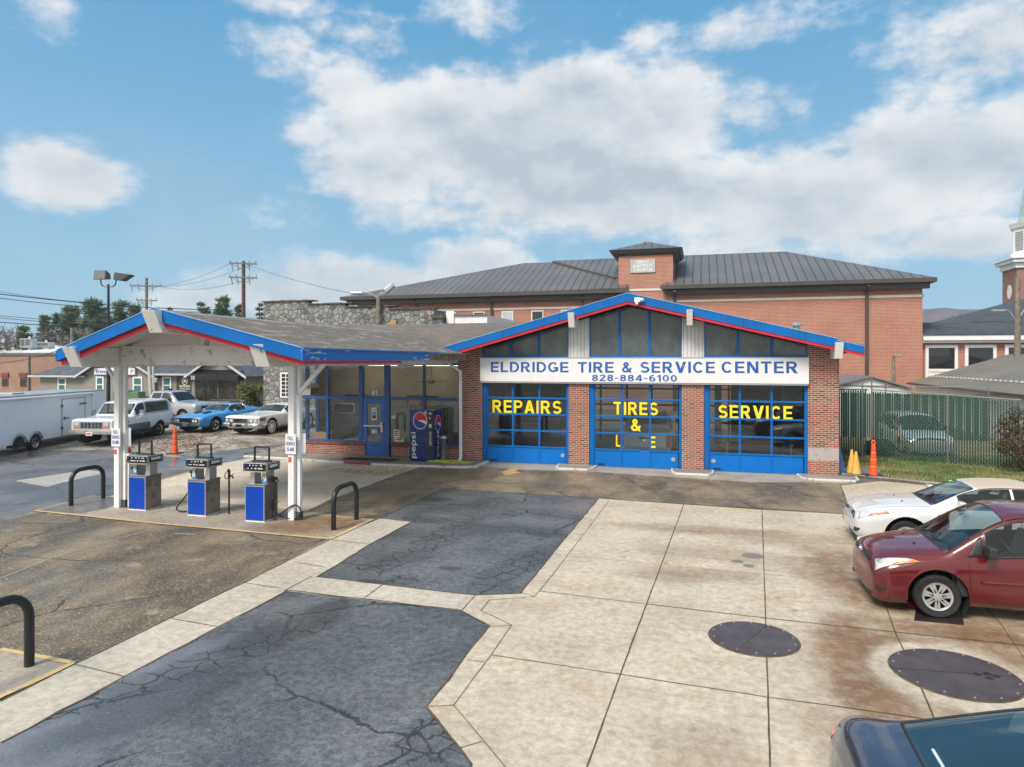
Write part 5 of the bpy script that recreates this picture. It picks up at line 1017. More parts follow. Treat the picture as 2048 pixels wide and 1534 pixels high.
def vehicle(name, label, cat, shell, loc, rz, paint, wins, wheels, rim='spoke', group=None, lower=None, soft=None, seats=((2.4, 2),), seatm=None, steer=None, wr=.34, sub=6, ntr=True, glassm=None, well=.10, tyre_w=.22, dash=None):
    t = thing(name, label, cat, loc, rz, group); OFF[t.name] = Vector((shell.L / 2, 0, 0)); glassm = glassm or M_GLASSCAR
    n = len(shell.A); S = set(np.linspace(0, n - 1, (n - 1) * sub + 1).round(5)); T = set(np.linspace(0, 8, 8 * 5 + 1).round(5))
    for _, a, b, c, d, _m in wins: S |= {a, b}; T |= {c, d}
    def clean(X, keep):
        X = sorted(X); r = [X[0]]
        for x in X[1:]:
            if x - r[-1] < .05:
                if x in keep: r[-1] = x if r[-1] not in keep else r[-1]; 
                if x in keep and r[-1] != x: r.append(x)
            else: r.append(x)
        return r
    S = clean(S, {q for w_ in wins for q in w_[1:3]} | {0, n - 1}); T = clean(T, {q for w_ in wins for q in w_[3:5]} | {0, 8})
    g = shell.grid(S, T); nS, nT = len(S), len(T); sm = [(a + b) / 2 for a, b in zip(S, S[1:])]; tm = [(a + b) / 2 for a, b in zip(T, T[1:])]
    key = {}
    for i, a in enumerate(sm):
        for j, b in enumerate(tm):
            key[(i, j)] = next((k for k, w_ in enumerate(wins) if w_[1] < a < w_[2] and w_[3] < b < w_[4]), -1)
    Ra = wr + well
    ins = np.zeros((nS, nT), bool)
    for xw in wheels: ins |= (np.hypot(g[:, :, 0] - xw, g[:, :, 2] - wr) < Ra) & (g[:, :, 1] > .5)
    near = g.copy()
    for xw in wheels:
        dx = g[:, :, 0] - xw; dz = g[:, :, 2] - wr; r = np.hypot(dx, dz); k = (r < Ra) & (g[:, :, 1] > .5)
        near[:, :, 0] = np.where(k, xw + dx / np.maximum(r, .01) * Ra, near[:, :, 0]); near[:, :, 2] = np.where(k, np.maximum(wr + dz / np.maximum(r, .01) * Ra, .05), near[:, :, 2])
    mats = {-1: ('body', paint)}
    for k, w_ in enumerate(wins): mats[k] = (w_[0], w_[5] or glassm)
    for k, (nm, mt) in mats.items():
        cells = [c for c, v in key.items() if v == k]
        if not cells: continue
        central = any(T[j + 1] >= 7.999 for _, j in cells) or k == -1
        groups = [(1, -1)] if central else [(1,), (-1,)]
        for sides in groups:
            mb = MB()
            for sd in sides:
                idx = {}
                def V(i, j):
                    if (i, j) not in idx: idx[(i, j)] = len(mb.v); p = near[i, j] if k == -1 else g[i, j]; mb.v.append((p[0], p[1] * sd, p[2]))
                    return idx[(i, j)]
                for i, j in cells:
                    q = [(i, j), (i + 1, j), (i + 1, j + 1), (i, j + 1)]
                    if k == -1 and all(ins[a, b] for a, b in q): continue
                    mb.f.append(tuple(V(*x) for x in q)); mb.m.append(0)
            if k == -1:
                for e in (0, nS - 1):
                    loop = [(*near[e, j][[0]], near[e, j, 1], near[e, j, 2]) for j in range(nT)] + [(near[e, j, 0], -near[e, j, 1], near[e, j, 2]) for j in range(nT - 2, 0, -1)]
                    mb.poly(loop)
            o = obj(nm, mb, mt, t, smooth='all')
            bm = bmesh.new(); bm.from_mesh(o.data); bmesh.ops.remove_doubles(bm, verts=bm.verts, dist=.0006); bmesh.ops.recalc_face_normals(bm, faces=bm.faces); bm.to_mesh(o.data); bm.free()
            o.data.polygons.foreach_set('use_smooth', [True] * len(o.data.polygons)); o.data.set_sharp_from_angle(angle=R(38))
    # wells
    for xw in wheels:
        for sd in (1, -1):
            mb = MB(); P = [(xw + Ra * math.cos(R(a)), wr + Ra * math.sin(R(a))) for a in range(-35, 216, 10)]; W_ = shell.A[:, 3, 1].max() - .045
            mb.add([(x, sd * y, max(z, .06)) for y in (W_, .45) for x, z in P], [(i, i + 1, len(P) + i + 1, len(P) + i) for i in range(len(P) - 1)] + [tuple(range(len(P), 2 * len(P)))])
            obj('wheel_well', mb, M_RUBBER, t)
    W_ = shell.A[:, 3, 1].max()
    for xw in wheels:
        for sd in (1, -1): wheel(t, xw, sd * (W_ - .03 - tyre_w / 2), wr, tyre_w, sd, rim)
    # cabin
    ws = [w_ for w_ in wins if w_[0] == 'windshield']
    if ws:
        x0 = shell.pt(ws[0][1], 7.9)[0]; x1 = shell.A[8 if len(shell.A) > 8 else -2, 0, 0]; zb = shell.A[5, 5, 2]; mb = MB()
        mb.box(x0 + .1, x1, -W_ + .16, W_ - .16, .34, .40); mb.box(x0 + .1, x1, -W_ + .10, -W_ + .14, .34, zb - .03); mb.box(x0 + .1, x1, W_ - .14, W_ - .10, .34, zb - .03); mb.box(x1 - .1, x1, -W_ + .16, W_ - .16, .34, zb); mb.box(x0 + .05, x0 + .12, -W_ + .16, W_ - .16, .34, shell.pt(ws[0][1], 7.9)[2] - .06)
        obj('cabin_lining', mb, M_DARK, t)
        mb = MB(); zz = shell.pt(ws[0][1], 7.9)[2] - .05; mb.box(x0 + .12, x0 + (dash or .55), -W_ + .2, W_ - .2, zz - .22, zz - .03); obj('dashboard', mb, M_PLASTIC, t, bevel=.05)
        for xs_, cnt in seats:
            for sd in ((-1, 1) if cnt == 2 else (0,)):
                wd = .48 if cnt == 2 else 1.25; y = sd * .38; mb = MB(); mb.box(xs_ - .02, xs_ + .5, y - wd / 2, y + wd / 2, .45, .62); mb.bar((xs_ + .45, y, .55), (xs_ + .62, y, zb + .18), wd * .95, .14, up=(1, 0, .3)); 
                for hy in ((y,) if cnt == 2 else (-.4, .4)): mb.bar((xs_ + .63, hy, zb + .18), (xs_ + .67, hy, zb + .36), .24, .09, up=(1, 0, .3))
                obj('seat', mb, seatm or M_SEATG, t, bevel=.04)
        sy = -.38; mb = MB(); C_ = Vector((x0 + (dash or .55) + .22, sy, zz - .06)); ax = Vector((.85, 0, .5)).normalized(); e1 = Vector((0, 1, 0)); e2 = ax.cross(e1)
        P = [tuple(C_ + (e1 * math.cos(a) + e2 * math.sin(a)) * .19) for a in [2 * math.pi * k / 20 for k in range(21)]]; mb.tube(P, .016, 6); mb.tube([tuple(C_ - e1 * .18), tuple(C_), tuple(C_ + e1 * .18)], .018, 6); mb.tube([tuple(C_), tuple(C_ - ax * .35)], .03, 6); obj('steering_wheel', mb, M_PLASTIC, t, smooth=True)
    return t
def wheel(t, x, y, r, w, sd, rim):
    mb = MB(); R0 = r * .66; h = w / 2
    mb.lathe([(R0, -h * .8), (r * .93, -h), (r, -h * .72), (r, h * .72), (r * .93, h), (R0, h * .8), (R0 * .98, h * .5), (R0 * .98, -h * .5), (R0, -h * .8)], (0, 0, 0), 36, 'y'); mb.v = [(a + x, b + y, c + r) for a, b, c in mb.v]
    tw = obj('wheel', mb, M_TIRE, t, smooth=True); o = h * .80 * sd
    mb = MB(); dk = MB()
    def D_(rr, hh): return (x, y + hh, r)
    dk.lathe([(0, 0), (R0 * .97, 0)], (x, y + o * .35, r), 32, 'y')
    if rim == 'white':
        wm = MB(); wm.lathe([(r * .70, 0), (r * .86, 0)], (x, y + o * 1.262, r), 36, 'y'); obj('whitewall', wm, M_WHITE, tw)
    mb.lathe([(R0 * 1.0, -.012 * sd), (R0 * .98, .012 * sd), (R0 * .84, .0)], (x, y + o, r), 36, 'y')
    mb.lathe([(R0 * .30, -.02 * sd), (R0 * .27, .022 * sd), (0, .026 * sd)], (x, y + o * .9, r), 24, 'y')
    nsp, dbl = {'hub': (7, 1), 'spoke': (5, 0), 'steel': (8, 0), 'white': (16, 0), 'mag': (5, 0)}[rim]
    for k in range(nsp):
        a = 2 * math.pi * k / nsp + .2
        for q in ((-.13, .13) if dbl else (0,)):
            d = Vector((math.cos(a + q), 0, math.sin(a + q))); c = Vector((x, y + o * .93, r)); sw = R0 * (.18 if dbl else (.3 if nsp == 5 else .16)); d0 = Vector((math.cos(a + q * .9), 0, math.sin(a + q * .9)))
            mb.bar(tuple(c + d0 * R0 * .22), tuple(c + d * R0 * .88), sw, .022, up=(0, 1, 0))
    obj('rim', mb, M_CHROME if rim in ('white', 'mag', 'steel') else M_SILVER, tw, smooth=True); obj('rim_back', dk, M_BLACK, tw)
def patch(shell, t, name, quad, off, mat, side=1, n=8, parent=None):
    """panel laid on the shell between four (s, t) corners"""
    mb = MB(); q = np.array(quad, float); k = n + 1
    for i in range(k):
        for j in range(k):
            u, v = i / n, j / n; a = (1 - u) * (1 - v) * q[0] + u * (1 - v) * q[1] + u * v * q[2] + (1 - u) * v * q[3]; mb.v.append(shell.pt(a[0], a[1], side, off))
    mb.f = [(i * k + j, (i + 1) * k + j, (i + 1) * k + j + 1, i * k + j + 1) for i in range(n) for j in range(n)]; mb.m = [0] * len(mb.f)
    rim_ = [0] + list(range(1, n)) ; o = obj(name, mb, mat, parent or t, smooth='all'); s = o.modifiers.new('thick', 'SOLIDIFY'); s.thickness = max(.004, off * 1.6); s.offset = 0; return o
def seamline(shell, t, name, path, r, mat, side=1, n=14, off=0.0):
    pts = []
    for a, b in zip(path, path[1:]): pts += [shell.pt(a[0] + (b[0] - a[0]) * k / n, a[1] + (b[1] - a[1]) * k / n, side, off) for k in range(n)]
    pts.append(shell.pt(*path[-1], side, off)); mb = MB(); mb.tube(pts, r, 5); return obj(name, mb, mat, t, smooth=True)
def both(f, *a, **k): return [f(*a, side=s, **k) for s in (1, -1)]
# --- burgundy minivan
VK = .925
VAN = Shell([tuple(q * VK for q in r) for r in [(0.00, .62, .30, .60, .57, .45, .65, .69), (.05, .82, .20, .69, .74, .56, .77, .82), (.18, .92, .16, .79, .84, .64, .87, .92), (.55, .965, .17, .88, .90, .70, .97, 1.02), (1.10, .98, .21, .95, .93, .86, 1.03, 1.11),
             (2.00, .985, .21, 1.01, .935, .72, 1.58, 1.70), (2.60, .985, .21, 1.04, .935, .73, 1.64, 1.755), (3.9, .985, .21, 1.06, .935, .73, 1.64, 1.75), (4.65, .97, .23, 1.10, .91, .68, 1.55, 1.66), (4.98, .93, .3, 1.06, .86, .6, 1.20, 1.26), (5.08, .86, .4, .85, .8, .5, .9, .92)]], ssharp=(4,))
VANW = [('windshield', 4.04, 4.95, 6.10, 8.0, None), ('side_window', 4.62, 5.93, 5.10, 5.90, None), ('side_window', 6.05, 6.93, 5.10, 5.90, None), ('side_window', 7.05, 7.7, 5.12, 5.88, None), ('rear_window', 8.05, 8.9, 6.1, 8.0, None)]
def van(name, label, loc, rz, paint, front=True, group=None):
    t = vehicle(name, label, 'minivan', VAN, loc, rz, paint, VANW, (.88, 3.70), 'hub', group, seats=((1.9, 2), (2.75, 2), (3.5, 1)), wr=.318, sub=8, dash=.7)
    blk = M_PLASTIC
    for s in (1, -1):
        h = patch(VAN, t, 'headlight', [(1.15, 4.25), (3.35, 4.75), (3.0, 5.25), (1.45, 5.75)], .008, M_LAMPG, s); patch(VAN, t, 'amber_lens', [(2.3, 4.53), (3.33, 4.76), (3.12, 5.02), (2.5, 4.9)], .014, M_AMBER, s, 4, h)
        mb = MB(); p = VAN.pt(1.7, 5.2, s, .012); mb.cyl(p, (p[0] + .06, p[1] - .02 * s, p[2] + .02), .05, n=12); obj('reflector', mb, M_CHROME, h, smooth=True)
        patch(VAN, t, 'fog_lamp_slot', [(1.15, 2.45), (2.05, 2.5), (2.0, 2.8), (1.2, 2.8)], .006, blk, s, 5)
        seamline(VAN, t, 'door_seam', [(4.35, 2.1), (4.32, 3.5), (4.3, 4.95)], .005, M_BLACK, s); seamline(VAN, t, 'door_seam', [(6.0, 2.1), (6.0, 4.95)], .005, M_BLACK, s); seamline(VAN, t, 'door_seam', [(7.0, 2.1), (7.0, 4.95)], .005, M_BLACK, s)
        seamline(VAN, t, 'window_seal', [(4.6, 5.06), (5.96, 5.06), (5.96, 5.94), (4.62, 5.94), (4.6, 5.06)], .012, M_BLACK, s); seamline(VAN, t, 'window_seal', [(6.02, 5.06), (7.75, 5.08), (7.72, 5.94), (6.02, 5.94)], .012, M_BLACK, s)
        patch(VAN, t, 'pillar_panel', [(5.92, 5.06), (6.06, 5.06), (6.06, 5.94), (5.92, 5.94)], .005, M_BLACK, s, 4); patch(VAN, t, 'quarter_glass', [(4.30, 5.15), (4.56, 5.12), (4.57, 5.86), (4.50, 5.84)], .007, M_PLASTIC, s, 5)
        seamline(VAN, t, 'side_molding', [(4.5, 3.0), (5.9, 3.0)], .022, paint, s, off=.004); seamline(VAN, t, 'side_molding', [(6.1, 3.0), (7.3, 3.0)], .022, paint, s, off=.004)
        seamline(VAN, t, 'hood_seam', [(1.2, 5.8), (2.5, 5.75), (3.95, 5.7)], .004, M_BLACK, s)
        seamline(VAN, t, 'fender_seam', [(3.3, 4.75), (2.95, 4.2), (2.6, 3.6)], .004, M_BLACK, s)
        seamline(VAN, t, 'roof_trim', [(4.98, 6.05), (6, 6.05), (8, 6.05)], .012, M_BLACK, s)
        seamline(VAN, t, 'bumper_crease', [(.75, 3.9), (1.6, 3.75), (2.5, 3.85)], .006, M_PLASTIC, s, off=-.003)
        # mirror
        p = VAN.pt(4.58, 5.15, s); m = MB(); m.cbox((p[0] + .02, p[1] + s * .17, p[2] + .10), (.12, .23, .17)); m.cbox((p[0] + .02, p[1] + s * .04, p[2] + .05), (.08, .12, .06)); mi = obj('mirror', m, blk, t, bevel=.035, seg=3)
        p = VAN.pt(5.75, 4.5, s); m = MB(); m.cbox((p[0], p[1] + s * .012, p[2]), (.2, .03, .035)); obj('door_handle', m, paint, t, bevel=.01)
        patch(VAN, t, 'tail_light', [(8.7, 4.2), (9.4, 4.2), (9.3, 5.6), (8.6, 5.6)], .006, M_REDL, s, 5)
        # wheel arch lip
        m = MB(); P = [(.88 + .42 * math.cos(R(a)), s * .895, .318 + .42 * math.sin(R(a))) for a in range(-12, 193, 8)]; m.tube(P, .013, 6); obj('arch_lip', m, paint, t, smooth=True)
    for s in (1, -1):
        patch(VAN, t, 'cowl_panel', [(3.93, 6.0), (4.06, 6.06), (4.06, 7.99), (3.86, 7.99)], .006, blk, s, 6); seamline(VAN, t, 'windshield_seal', [(4.06, 6.07), (4.94, 6.07), (4.96, 7.99)], .011, M_BLACK, s)
        patch(VAN, t, 'upper_grille', [(.72, 6.2), (1.15, 6.0), (1.15, 7.99), (.72, 7.99)], .008, blk, s, 5); patch(VAN, t, 'lower_grille', [(.05, .9), (.55, 1.6), (.85, 1.6), (.6, .4)], .006, blk, s, 4)
        mb = MB(); a = VAN.pt(3.98, 7.0 if s > 0 else 7.6, s, .02); b = VAN.pt(4.16, 6.5 if s > 0 else 7.9, s, .025); mb.tube([a, b], .01, 5); c = VAN.pt(4.12, 7.9 if s > 0 else 6.6, s, .025); mb.tube([a, c], .008, 5); obj('wiper', mb, M_BLACK, t)
        mb = MB(); p = VAN.pt(3.4, 7.2, s, .006); mb.cbox(p, (.03, .05, .02)); obj('washer_nozzle', mb, M_BLACK, t)
    mb = MB(); p = VAN.pt(1.0, 7.95, 1, .02); P = [(p[0] - .01 - .012 * abs(math.sin(a)), .07 * math.cos(a), p[2] + .045 * math.sin(a)) for a in [2 * math.pi * k / 20 for k in range(21)]]; mb.tube(P, .009, 5); mb.tube([(p[0] - .012, -.05, p[2] + .01), (p[0] - .012, .05, p[2] + .01)], .008, 5); mb.tube([(p[0] - .012, 0, p[2] + .02), (p[0] - .012, 0, p[2] - .04)], .009, 5); obj('badge', mb, M_CHROME, t, smooth=True)
    return t
van('burgundy_minivan', 'burgundy minivan with hubcaps parked facing the forecourt behind the tank covers', (2.50 + 5.08 * VK / 2, 12.38, .012), 0, carpaint('burgundy_paint', (.105, .004, .009), .0, .25, .0, .0))
van('silver_minivan', 'silver minivan parked behind the green slatted fence', (8.6, 29.9 + 2.54, .05), R(90), carpaint('silver_van_paint', (.55, .58, .60), .4))
# --- white convertible
CK = .955
CON = Shell([tuple(q * CK for q in r) for r in [(0, .52, .40, .60, .48, .4, .63, .66), (.06, .74, .27, .68, .66, .5, .74, .77), (.3, .87, .21, .78, .79, .6, .86, .89), (.8, .91, .2, .87, .85, .65, .95, .98), (1.5, .92, .2, .93, .86, .70, 1.0, 1.03), (2.32, .92, .2, .96, .86, .58, 1.36, 1.40), (3.0, .92, .2, .98, .86, .57, 1.42, 1.46),
             (3.5, .92, .22, 1.0, .86, .55, 1.38, 1.43), (4.15, .91, .24, 1.02, .85, .62, 1.06, 1.09), (4.8, .86, .3, 1.0, .8, .6, 1.04, 1.06), (4.95, .78, .42, .8, .7, .5, .84, .86)]], ssharp=(4,))
wpaint = carpaint('white_car_paint', (.62, .63, .65), 0, .25, .0, .1)
t = vehicle('white_convertible', 'white convertible with beige soft top parked beyond the burgundy minivan', 'convertible', CON, (3.0 + 2.475 * CK, 16.05, .012), 0, wpaint,
            [('windshield', 4.05, 4.93, 6.1, 8.0, None), ('soft_top', 5.04, 7.9, 5.94, 8.0, M_VINYL), ('soft_top_side', 6.72, 7.8, 5.08, 5.94, M_VINYL), ('side_window', 4.55, 5.85, 5.08, 5.9, None), ('side_window', 5.92, 6.66, 5.1, 5.9, None)], (.92, 3.56), 'spoke', seats=((2.1, 2), (2.85, 1)), wr=.32, sub=7, seatm=M_SEAT, dash=.6)
for s in (1, -1):
    h = patch(CON, t, 'headlight', [(1.05, 4.2), (2.7, 4.6), (2.6, 5.2), (1.3, 5.6)], .007, M_LAMPG, s); patch(CON, t, 'amber_lens', [(1.8, 4.40), (2.68, 4.6), (2.63, 4.9), (2.0, 4.75)], .012, M_AMBER, s, 4, h)
    patch(CON, t, 'lower_grille', [(.3, 1.2), (1.1, 2.4), (1.2, 2.75), (.5, 2.6)], .006, M_PLASTIC, s, 5); patch(CON, t, 'grille', [(.35, 4.6), (1.0, 6.0), (.95, 7.99), (.35, 7.99)], .008, M_PLASTIC, s, 5)
    for k in range(4): seamline(CON, t, 'grille_bar', [(.42 + .15 * k, 5.2 + .2 * k), (.42 + .15 * k, 7.99)], .008, M_CHROME, s, off=.014)
    seamline(CON, t, 'door_seam', [(4.3, 2.1), (4.25, 5.0)], .005, M_BLACK, s); seamline(CON, t, 'door_seam', [(6.0, 2.1), (6.0, 4.95)], .005, M_BLACK, s); seamline(CON, t, 'window_seal', [(4.5, 5.05), (6.68, 5.05), (6.68, 5.93), (4.55, 5.93)], .010, M_BLACK, s); seamline(CON, t, 'windshield_seal', [(4.05, 6.06), (4.94, 6.06), (4.95, 7.99)], .010, M_BLACK, s); seamline(CON, t, 'hood_seam', [(1.1, 5.8), (3.95, 5.75)], .004, M_BLACK, s)
    patch(CON, t, 'cowl_panel', [(3.93, 6.0), (4.06, 6.06), (4.06, 7.99), (3.88, 7.99)], .006, M_PLASTIC, s, 6)
    p = CON.pt(4.5, 5.2, s); m = MB(); m.cbox((p[0] + .02, p[1] + s * .16, p[2] + .08), (.12, .22, .14)); m.cbox((p[0] + .02, p[1] + s * .04, p[2] + .03), (.08, .12, .05)); obj('mirror', m, wpaint, t, bevel=.035, seg=3)
    m = MB(); p = CON.pt(3.3, 7.1, s, .005); m.cbox(p, (.03, .04, .015)); obj('washer_nozzle', m, M_BLACK, t)
    patch(CON, t, 'tail_light', [(9.1, 4.3), (9.7, 4.3), (9.6, 5.4), (9.1, 5.3)], .006, M_REDL, s, 5)
mb = MB(); a = CON.pt(4.0, 7.0, 1, .02); mb.tube([a, CON.pt(4.12, 7.8, -1, .025)], .009, 5); a = CON.pt(4.0, 7.6, -1, .02); mb.tube([a, CON.pt(4.12, 6.4, -1, .025)], .009, 5); obj('wiper', mb, M_BLACK, t)
patch(CON, t, 'inspection_sticker', [(4.80, 6.2), (4.88, 6.2), (4.88, 6.5), (4.80, 6.5)], .006, basic('sticker_green', (.25, .75, .08), .5), 1, 3)
# --- dark blue sedan in the corner
SED = Shell([(0, .55, .42, .58, .5, .4, .6, .63), (.06, .76, .28, .66, .68, .5, .72, .75), (.3, .88, .22, .76, .8, .6, .83, .86), (.75, .91, .2, .86, .85, .65, .93, .96), (1.25, .92, .2, .92, .86, .70, 1.0, 1.03), (2.05, .92, .2, .95, .86, .59, 1.35, 1.40), (2.75, .92, .2, .97, .86, .59, 1.42, 1.465),
             (3.25, .92, .22, .98, .86, .59, 1.38, 1.43), (4.42, .91, .24, 1.0, .85, .66, 1.06, 1.08), (4.74, .87, .3, .98, .80, .62, 1.035, 1.055), (4.85, .80, .42, .82, .72, .52, .86, .88)], ssharp=(4, 8))
dpaint = carpaint('dark_blue_paint', (.028, .04, .085), .5, .2, .06)
t = vehicle('dark_blue_sedan', 'dark blue sedan cut off by the bottom corner, rear window towards the forecourt', 'sedan', SED, (.98 + 2.425, 5.18, .012), R(180), dpaint,
            [('windshield', 4.05, 4.93, 6.1, 8.0, None), ('rear_window', 7.1, 7.95, 6.12, 8.0, glass('tinted_rear_glass', (.25, .38, .42), .35, (.01, .05, .06), .01, 2.1)), ('side_window', 4.55, 5.9, 5.08, 5.9, None), ('side_window', 6.02, 7.3, 5.08, 5.9, None)], (.95, 3.75), 'spoke', seats=((2.0, 2), (2.9, 1)), wr=.33, sub=8)
for s in (1, -1):
    seamline(SED, t, 'rear_window_seal', [(7.08, 6.08), (7.96, 6.08), (7.97, 7.99)], .012, M_BLACK, s); seamline(SED, t, 'trunk_seam', [(8.02, 5.9), (9.3, 5.9)], .004, M_BLACK, s)
    patch(SED, t, 'tail_light', [(9.3, 3.2), (9.8, 3.2), (9.75, 4.3), (9.35, 4.3)], .006, M_REDL, s, 5); seamline(SED, t, 'window_seal', [(4.5, 5.05), (7.35, 5.05), (7.3, 5.93)], .010, M_BLACK, s)
    patch(SED, t, 'headlight', [(1.1, 4.4), (2.6, 4.7), (2.5, 5.2), (1.3, 5.4)], .007, M_LAMPG, s)
mb = MB(); p0, p1 = SED.pt(7.9, 7.5, -1, .006), SED.pt(7.9, 7.99, -1, .006); mb.tube([SED.pt(7.88, 7.45, s_, .004) for s_ in (1, -1)], .012, 5); obj('rear_glass_strip', mb, basic('pale_strip', (.5, .6, .65), .3), t)  # pale strip laid across the lower edge of the rear glass
# --- boxy white utility vehicle
SUV = Shell([(0, .95, .60, 1.05, .93, .80, 1.08, 1.10), (.05, .98, .55, 1.10, .95, .82, 1.13, 1.15), (.5, .995, .5, 1.13, .96, .82, 1.16, 1.18), (1.0, 1.0, .48, 1.15, .96, .82, 1.18, 1.20), (1.45, 1.0, .48, 1.17, .96, .82, 1.21, 1.23), (1.98, 1.0, .48, 1.18, .95, .80, 1.74, 1.80), (2.5, 1.0, .48, 1.18, .95, .80, 1.80, 1.86), (3.6, 1.0, .48, 1.18, .95, .80, 1.80, 1.87),
             (4.45, 1.0, .48, 1.18, .95, .80, 1.78, 1.85), (4.62, .99, .5, 1.18, .94, .79, 1.72, 1.80), (4.72, .96, .56, 1.14, .92, .76, 1.60, 1.68)], ssharp=(4, 5))
SB = Vector((-.2, .98, 0)); c0 = Vector((-26.05, 24.1, 0)) + SB * 2.36
spaint = carpaint('aged_white_paint', (.66, .68, .72), 0, .4, 0, .1)
t = vehicle('white_utility_vehicle', 'boxy white two door utility vehicle with blue lower stripe and big rear side window', 'utility vehicle', SUV, (c0.x, c0.y, lot_h(c0.x, c0.y)), math.atan2(.98, -.2), spaint,
            [('windshield', 4.08, 4.92, 6.08, 8.0, None), ('side_window', 4.5, 5.75, 5.12, 5.9, None), ('side_window', 6.0, 7.85, 5.14, 5.88, None)], (.85, 3.55), 'steel', seats=((2.1, 2), (3.1, 1)), wr=.37, sub=6, tyre_w=.26)
for s in (1, -1):
    patch(SUV, t, 'lower_stripe', [(2.5, 1.6), (6.2, 1.6), (6.2, 2.9), (2.7, 2.9)], .006, basic('slate_blue_stripe', (.07, .12, .19), .4), s, 8); patch(SUV, t, 'lower_stripe', [(8.2, 1.8), (10, 1.8), (10, 2.9), (8.1, 2.9)], .006, basic('slate_blue_stripe_b', (.07, .12, .19), .4), s, 6)
    seamline(SUV, t, 'window_seal', [(4.45, 5.06), (5.8, 5.06), (5.8, 5.94), (4.5, 5.94), (4.45, 5.06)], .014, basic('pale_blue_seal', (.25, .33, .48), .4), s); seamline(SUV, t, 'window_seal', [(5.95, 5.08), (7.9, 5.08), (7.9, 5.94), (5.95, 5.94), (5.95, 5.08)], .014, M_GREY, s)
    seamline(SUV, t, 'door_seam', [(4.2, 2.0), (4.2, 5.0)], .006, M_BLACK, s); seamline(SUV, t, 'door_seam', [(5.9, 2.0), (5.9, 5.0)], .006, M_BLACK, s)
    y = s * .68; mb = MB(); mb.box(-.035, .02, y - .11, y + .11, .86, 1.03); h = obj('headlight', mb, M_LAMPG, t, bevel=.015); mb = MB(); mb.box(-.035, .02, y - .11, y + .11, .74, .84); obj('amber_lens', mb, M_AMBER, t, bevel=.01)
    mb = MB(); mb.box(-.025, .02, y - .15, y + .15, .70, 1.06); obj('lamp_surround', mb, M_SILVER, t, bevel=.01)
    p = SUV.pt(4.6, 5.0, s); mb = MB(); mb.cbox((p[0], p[1] + s * .22, p[2] + .15), (.06, .17, .24)); mb.tube([(p[0], p[1], p[2] - .1), (p[0], p[1] + s * .22, p[2] + .05)], .012, 6); mb.tube([(p[0] - .15, p[1], p[2] - .2), (p[0], p[1] + s * .22, p[2] + .03)], .010, 6); obj('mirror', mb, M_CHROME, t, bevel=.01)
    mb = MB(); mb.box(4.70, 4.75, s * .9 - .06, s * .9 + .06, .8, 1.1); obj('tail_light', mb, M_REDL, t, bevel=.01)
mb = MB(); mb.box(-.03, .02, -.53, .53, .72, 1.04); gr = obj('grille', mb, M_SILVER, t, bevel=.01); mb = MB()
for i in range(6):
    for k in range(4): mb.box(-.034, -.031, -.50 + i * .17, -.50 + i * .17 + .145, .745 + k * .072, .745 + k * .072 + .055)
obj('grille_opening', mb, M_BLACK, gr)
mb = MB(); mb.box(-.16, .02, -1.0, 1.0, .50, .66); mb.box(-.14, .05, -.98, .98, .67, .70); obj('bumper', mb, M_SILVER, t, bevel=.03); mb = MB(); mb.box(-.168, -.161, -.14, .16, .44, .60); lp = obj('licence_plate', mb, M_PAPER, t); mb = MB(); mb.box(-.172, -.1685, -.1, .12, .49, .55); obj('plate_mark', mb, basic('plate_red', (.6, .03, .05), .5), lp)
mb = MB(); mb.box(4.7, 4.82, -.98, .98, .52, .66); obj('bumper', mb, M_SILVER, t, bevel=.02); mb = MB(); mb.tube([(4.4, -.5, .42), (4.85, -.55, .40)], .035, 8); obj('exhaust', mb, M_GREY, t)
# --- blue muscle coupe
COU = Shell([(0, .86, .45, .66, .84, .70, .70, .72), (.06, .93, .36, .74, .89, .72, .77, .79), (.5, .97, .27, .84, .91, .72, .87, .89), (1.1, .985, .25, .90, .92, .72, .93, .96), (1.85, .99, .25, .93, .91, .72, .98, 1.01), (2.65, .98, .25, .95, .88, .58, 1.28, 1.33), (3.2, .98, .25, .97, .88, .58, 1.31, 1.36), (3.6, .99, .26, 1.0, .90, .56, 1.27, 1.32), (4.45, .99, .28, 1.02, .90, .64, 1.02, 1.05), (5.1, .93, .34, .97, .86, .64, .97, .99), (5.2, .86, .45, .8, .8, .6, .82, .84)], ssharp=(4,))
bpaint = carpaint('petty_blue_paint', (.015, .24, .62), 0, .25, .02)
bx, by = -25.1, 31.4
t = vehicle('blue_coupe', 'bright blue seventies muscle coupe with chrome loop front bumper', 'coupe', COU, (bx, by, lot_h(bx, by)), R(89), bpaint,
            [('windshield', 4.06, 4.92, 6.08, 8.0, None), ('side_window', 4.5, 5.9, 5.08, 5.9, None), ('side_window', 5.95, 6.75, 5.1, 5.88, None), ('rear_window', 7.1, 7.92, 6.1, 8.0, None)], (1.0, 3.95), 'mag', seats=((2.5, 2),), wr=.35, sub=6, tyre_w=.25)
mb = MB(); P = arc([(0, -.83, .60), (.0, -.80, .74), (0, -.4, .75), (0, 0, .73), (0, .4, .75), (0, .80, .74), (0, .83, .60), (0, .76, .50), (0, .4, .50), (0, 0, .50), (0, -.4, .50), (0, -.76, .50), (0, -.83, .60)], 5); mb.tube([(p[0] - .03, p[1], p[2]) for p in P], .05, 8); obj('loop_bumper', mb, M_CHROME, t, smooth=True)
mb = MB(); mb.box(-.03, .03, -.74, .74, .53, .72); obj('grille', mb, M_BLACK, t)
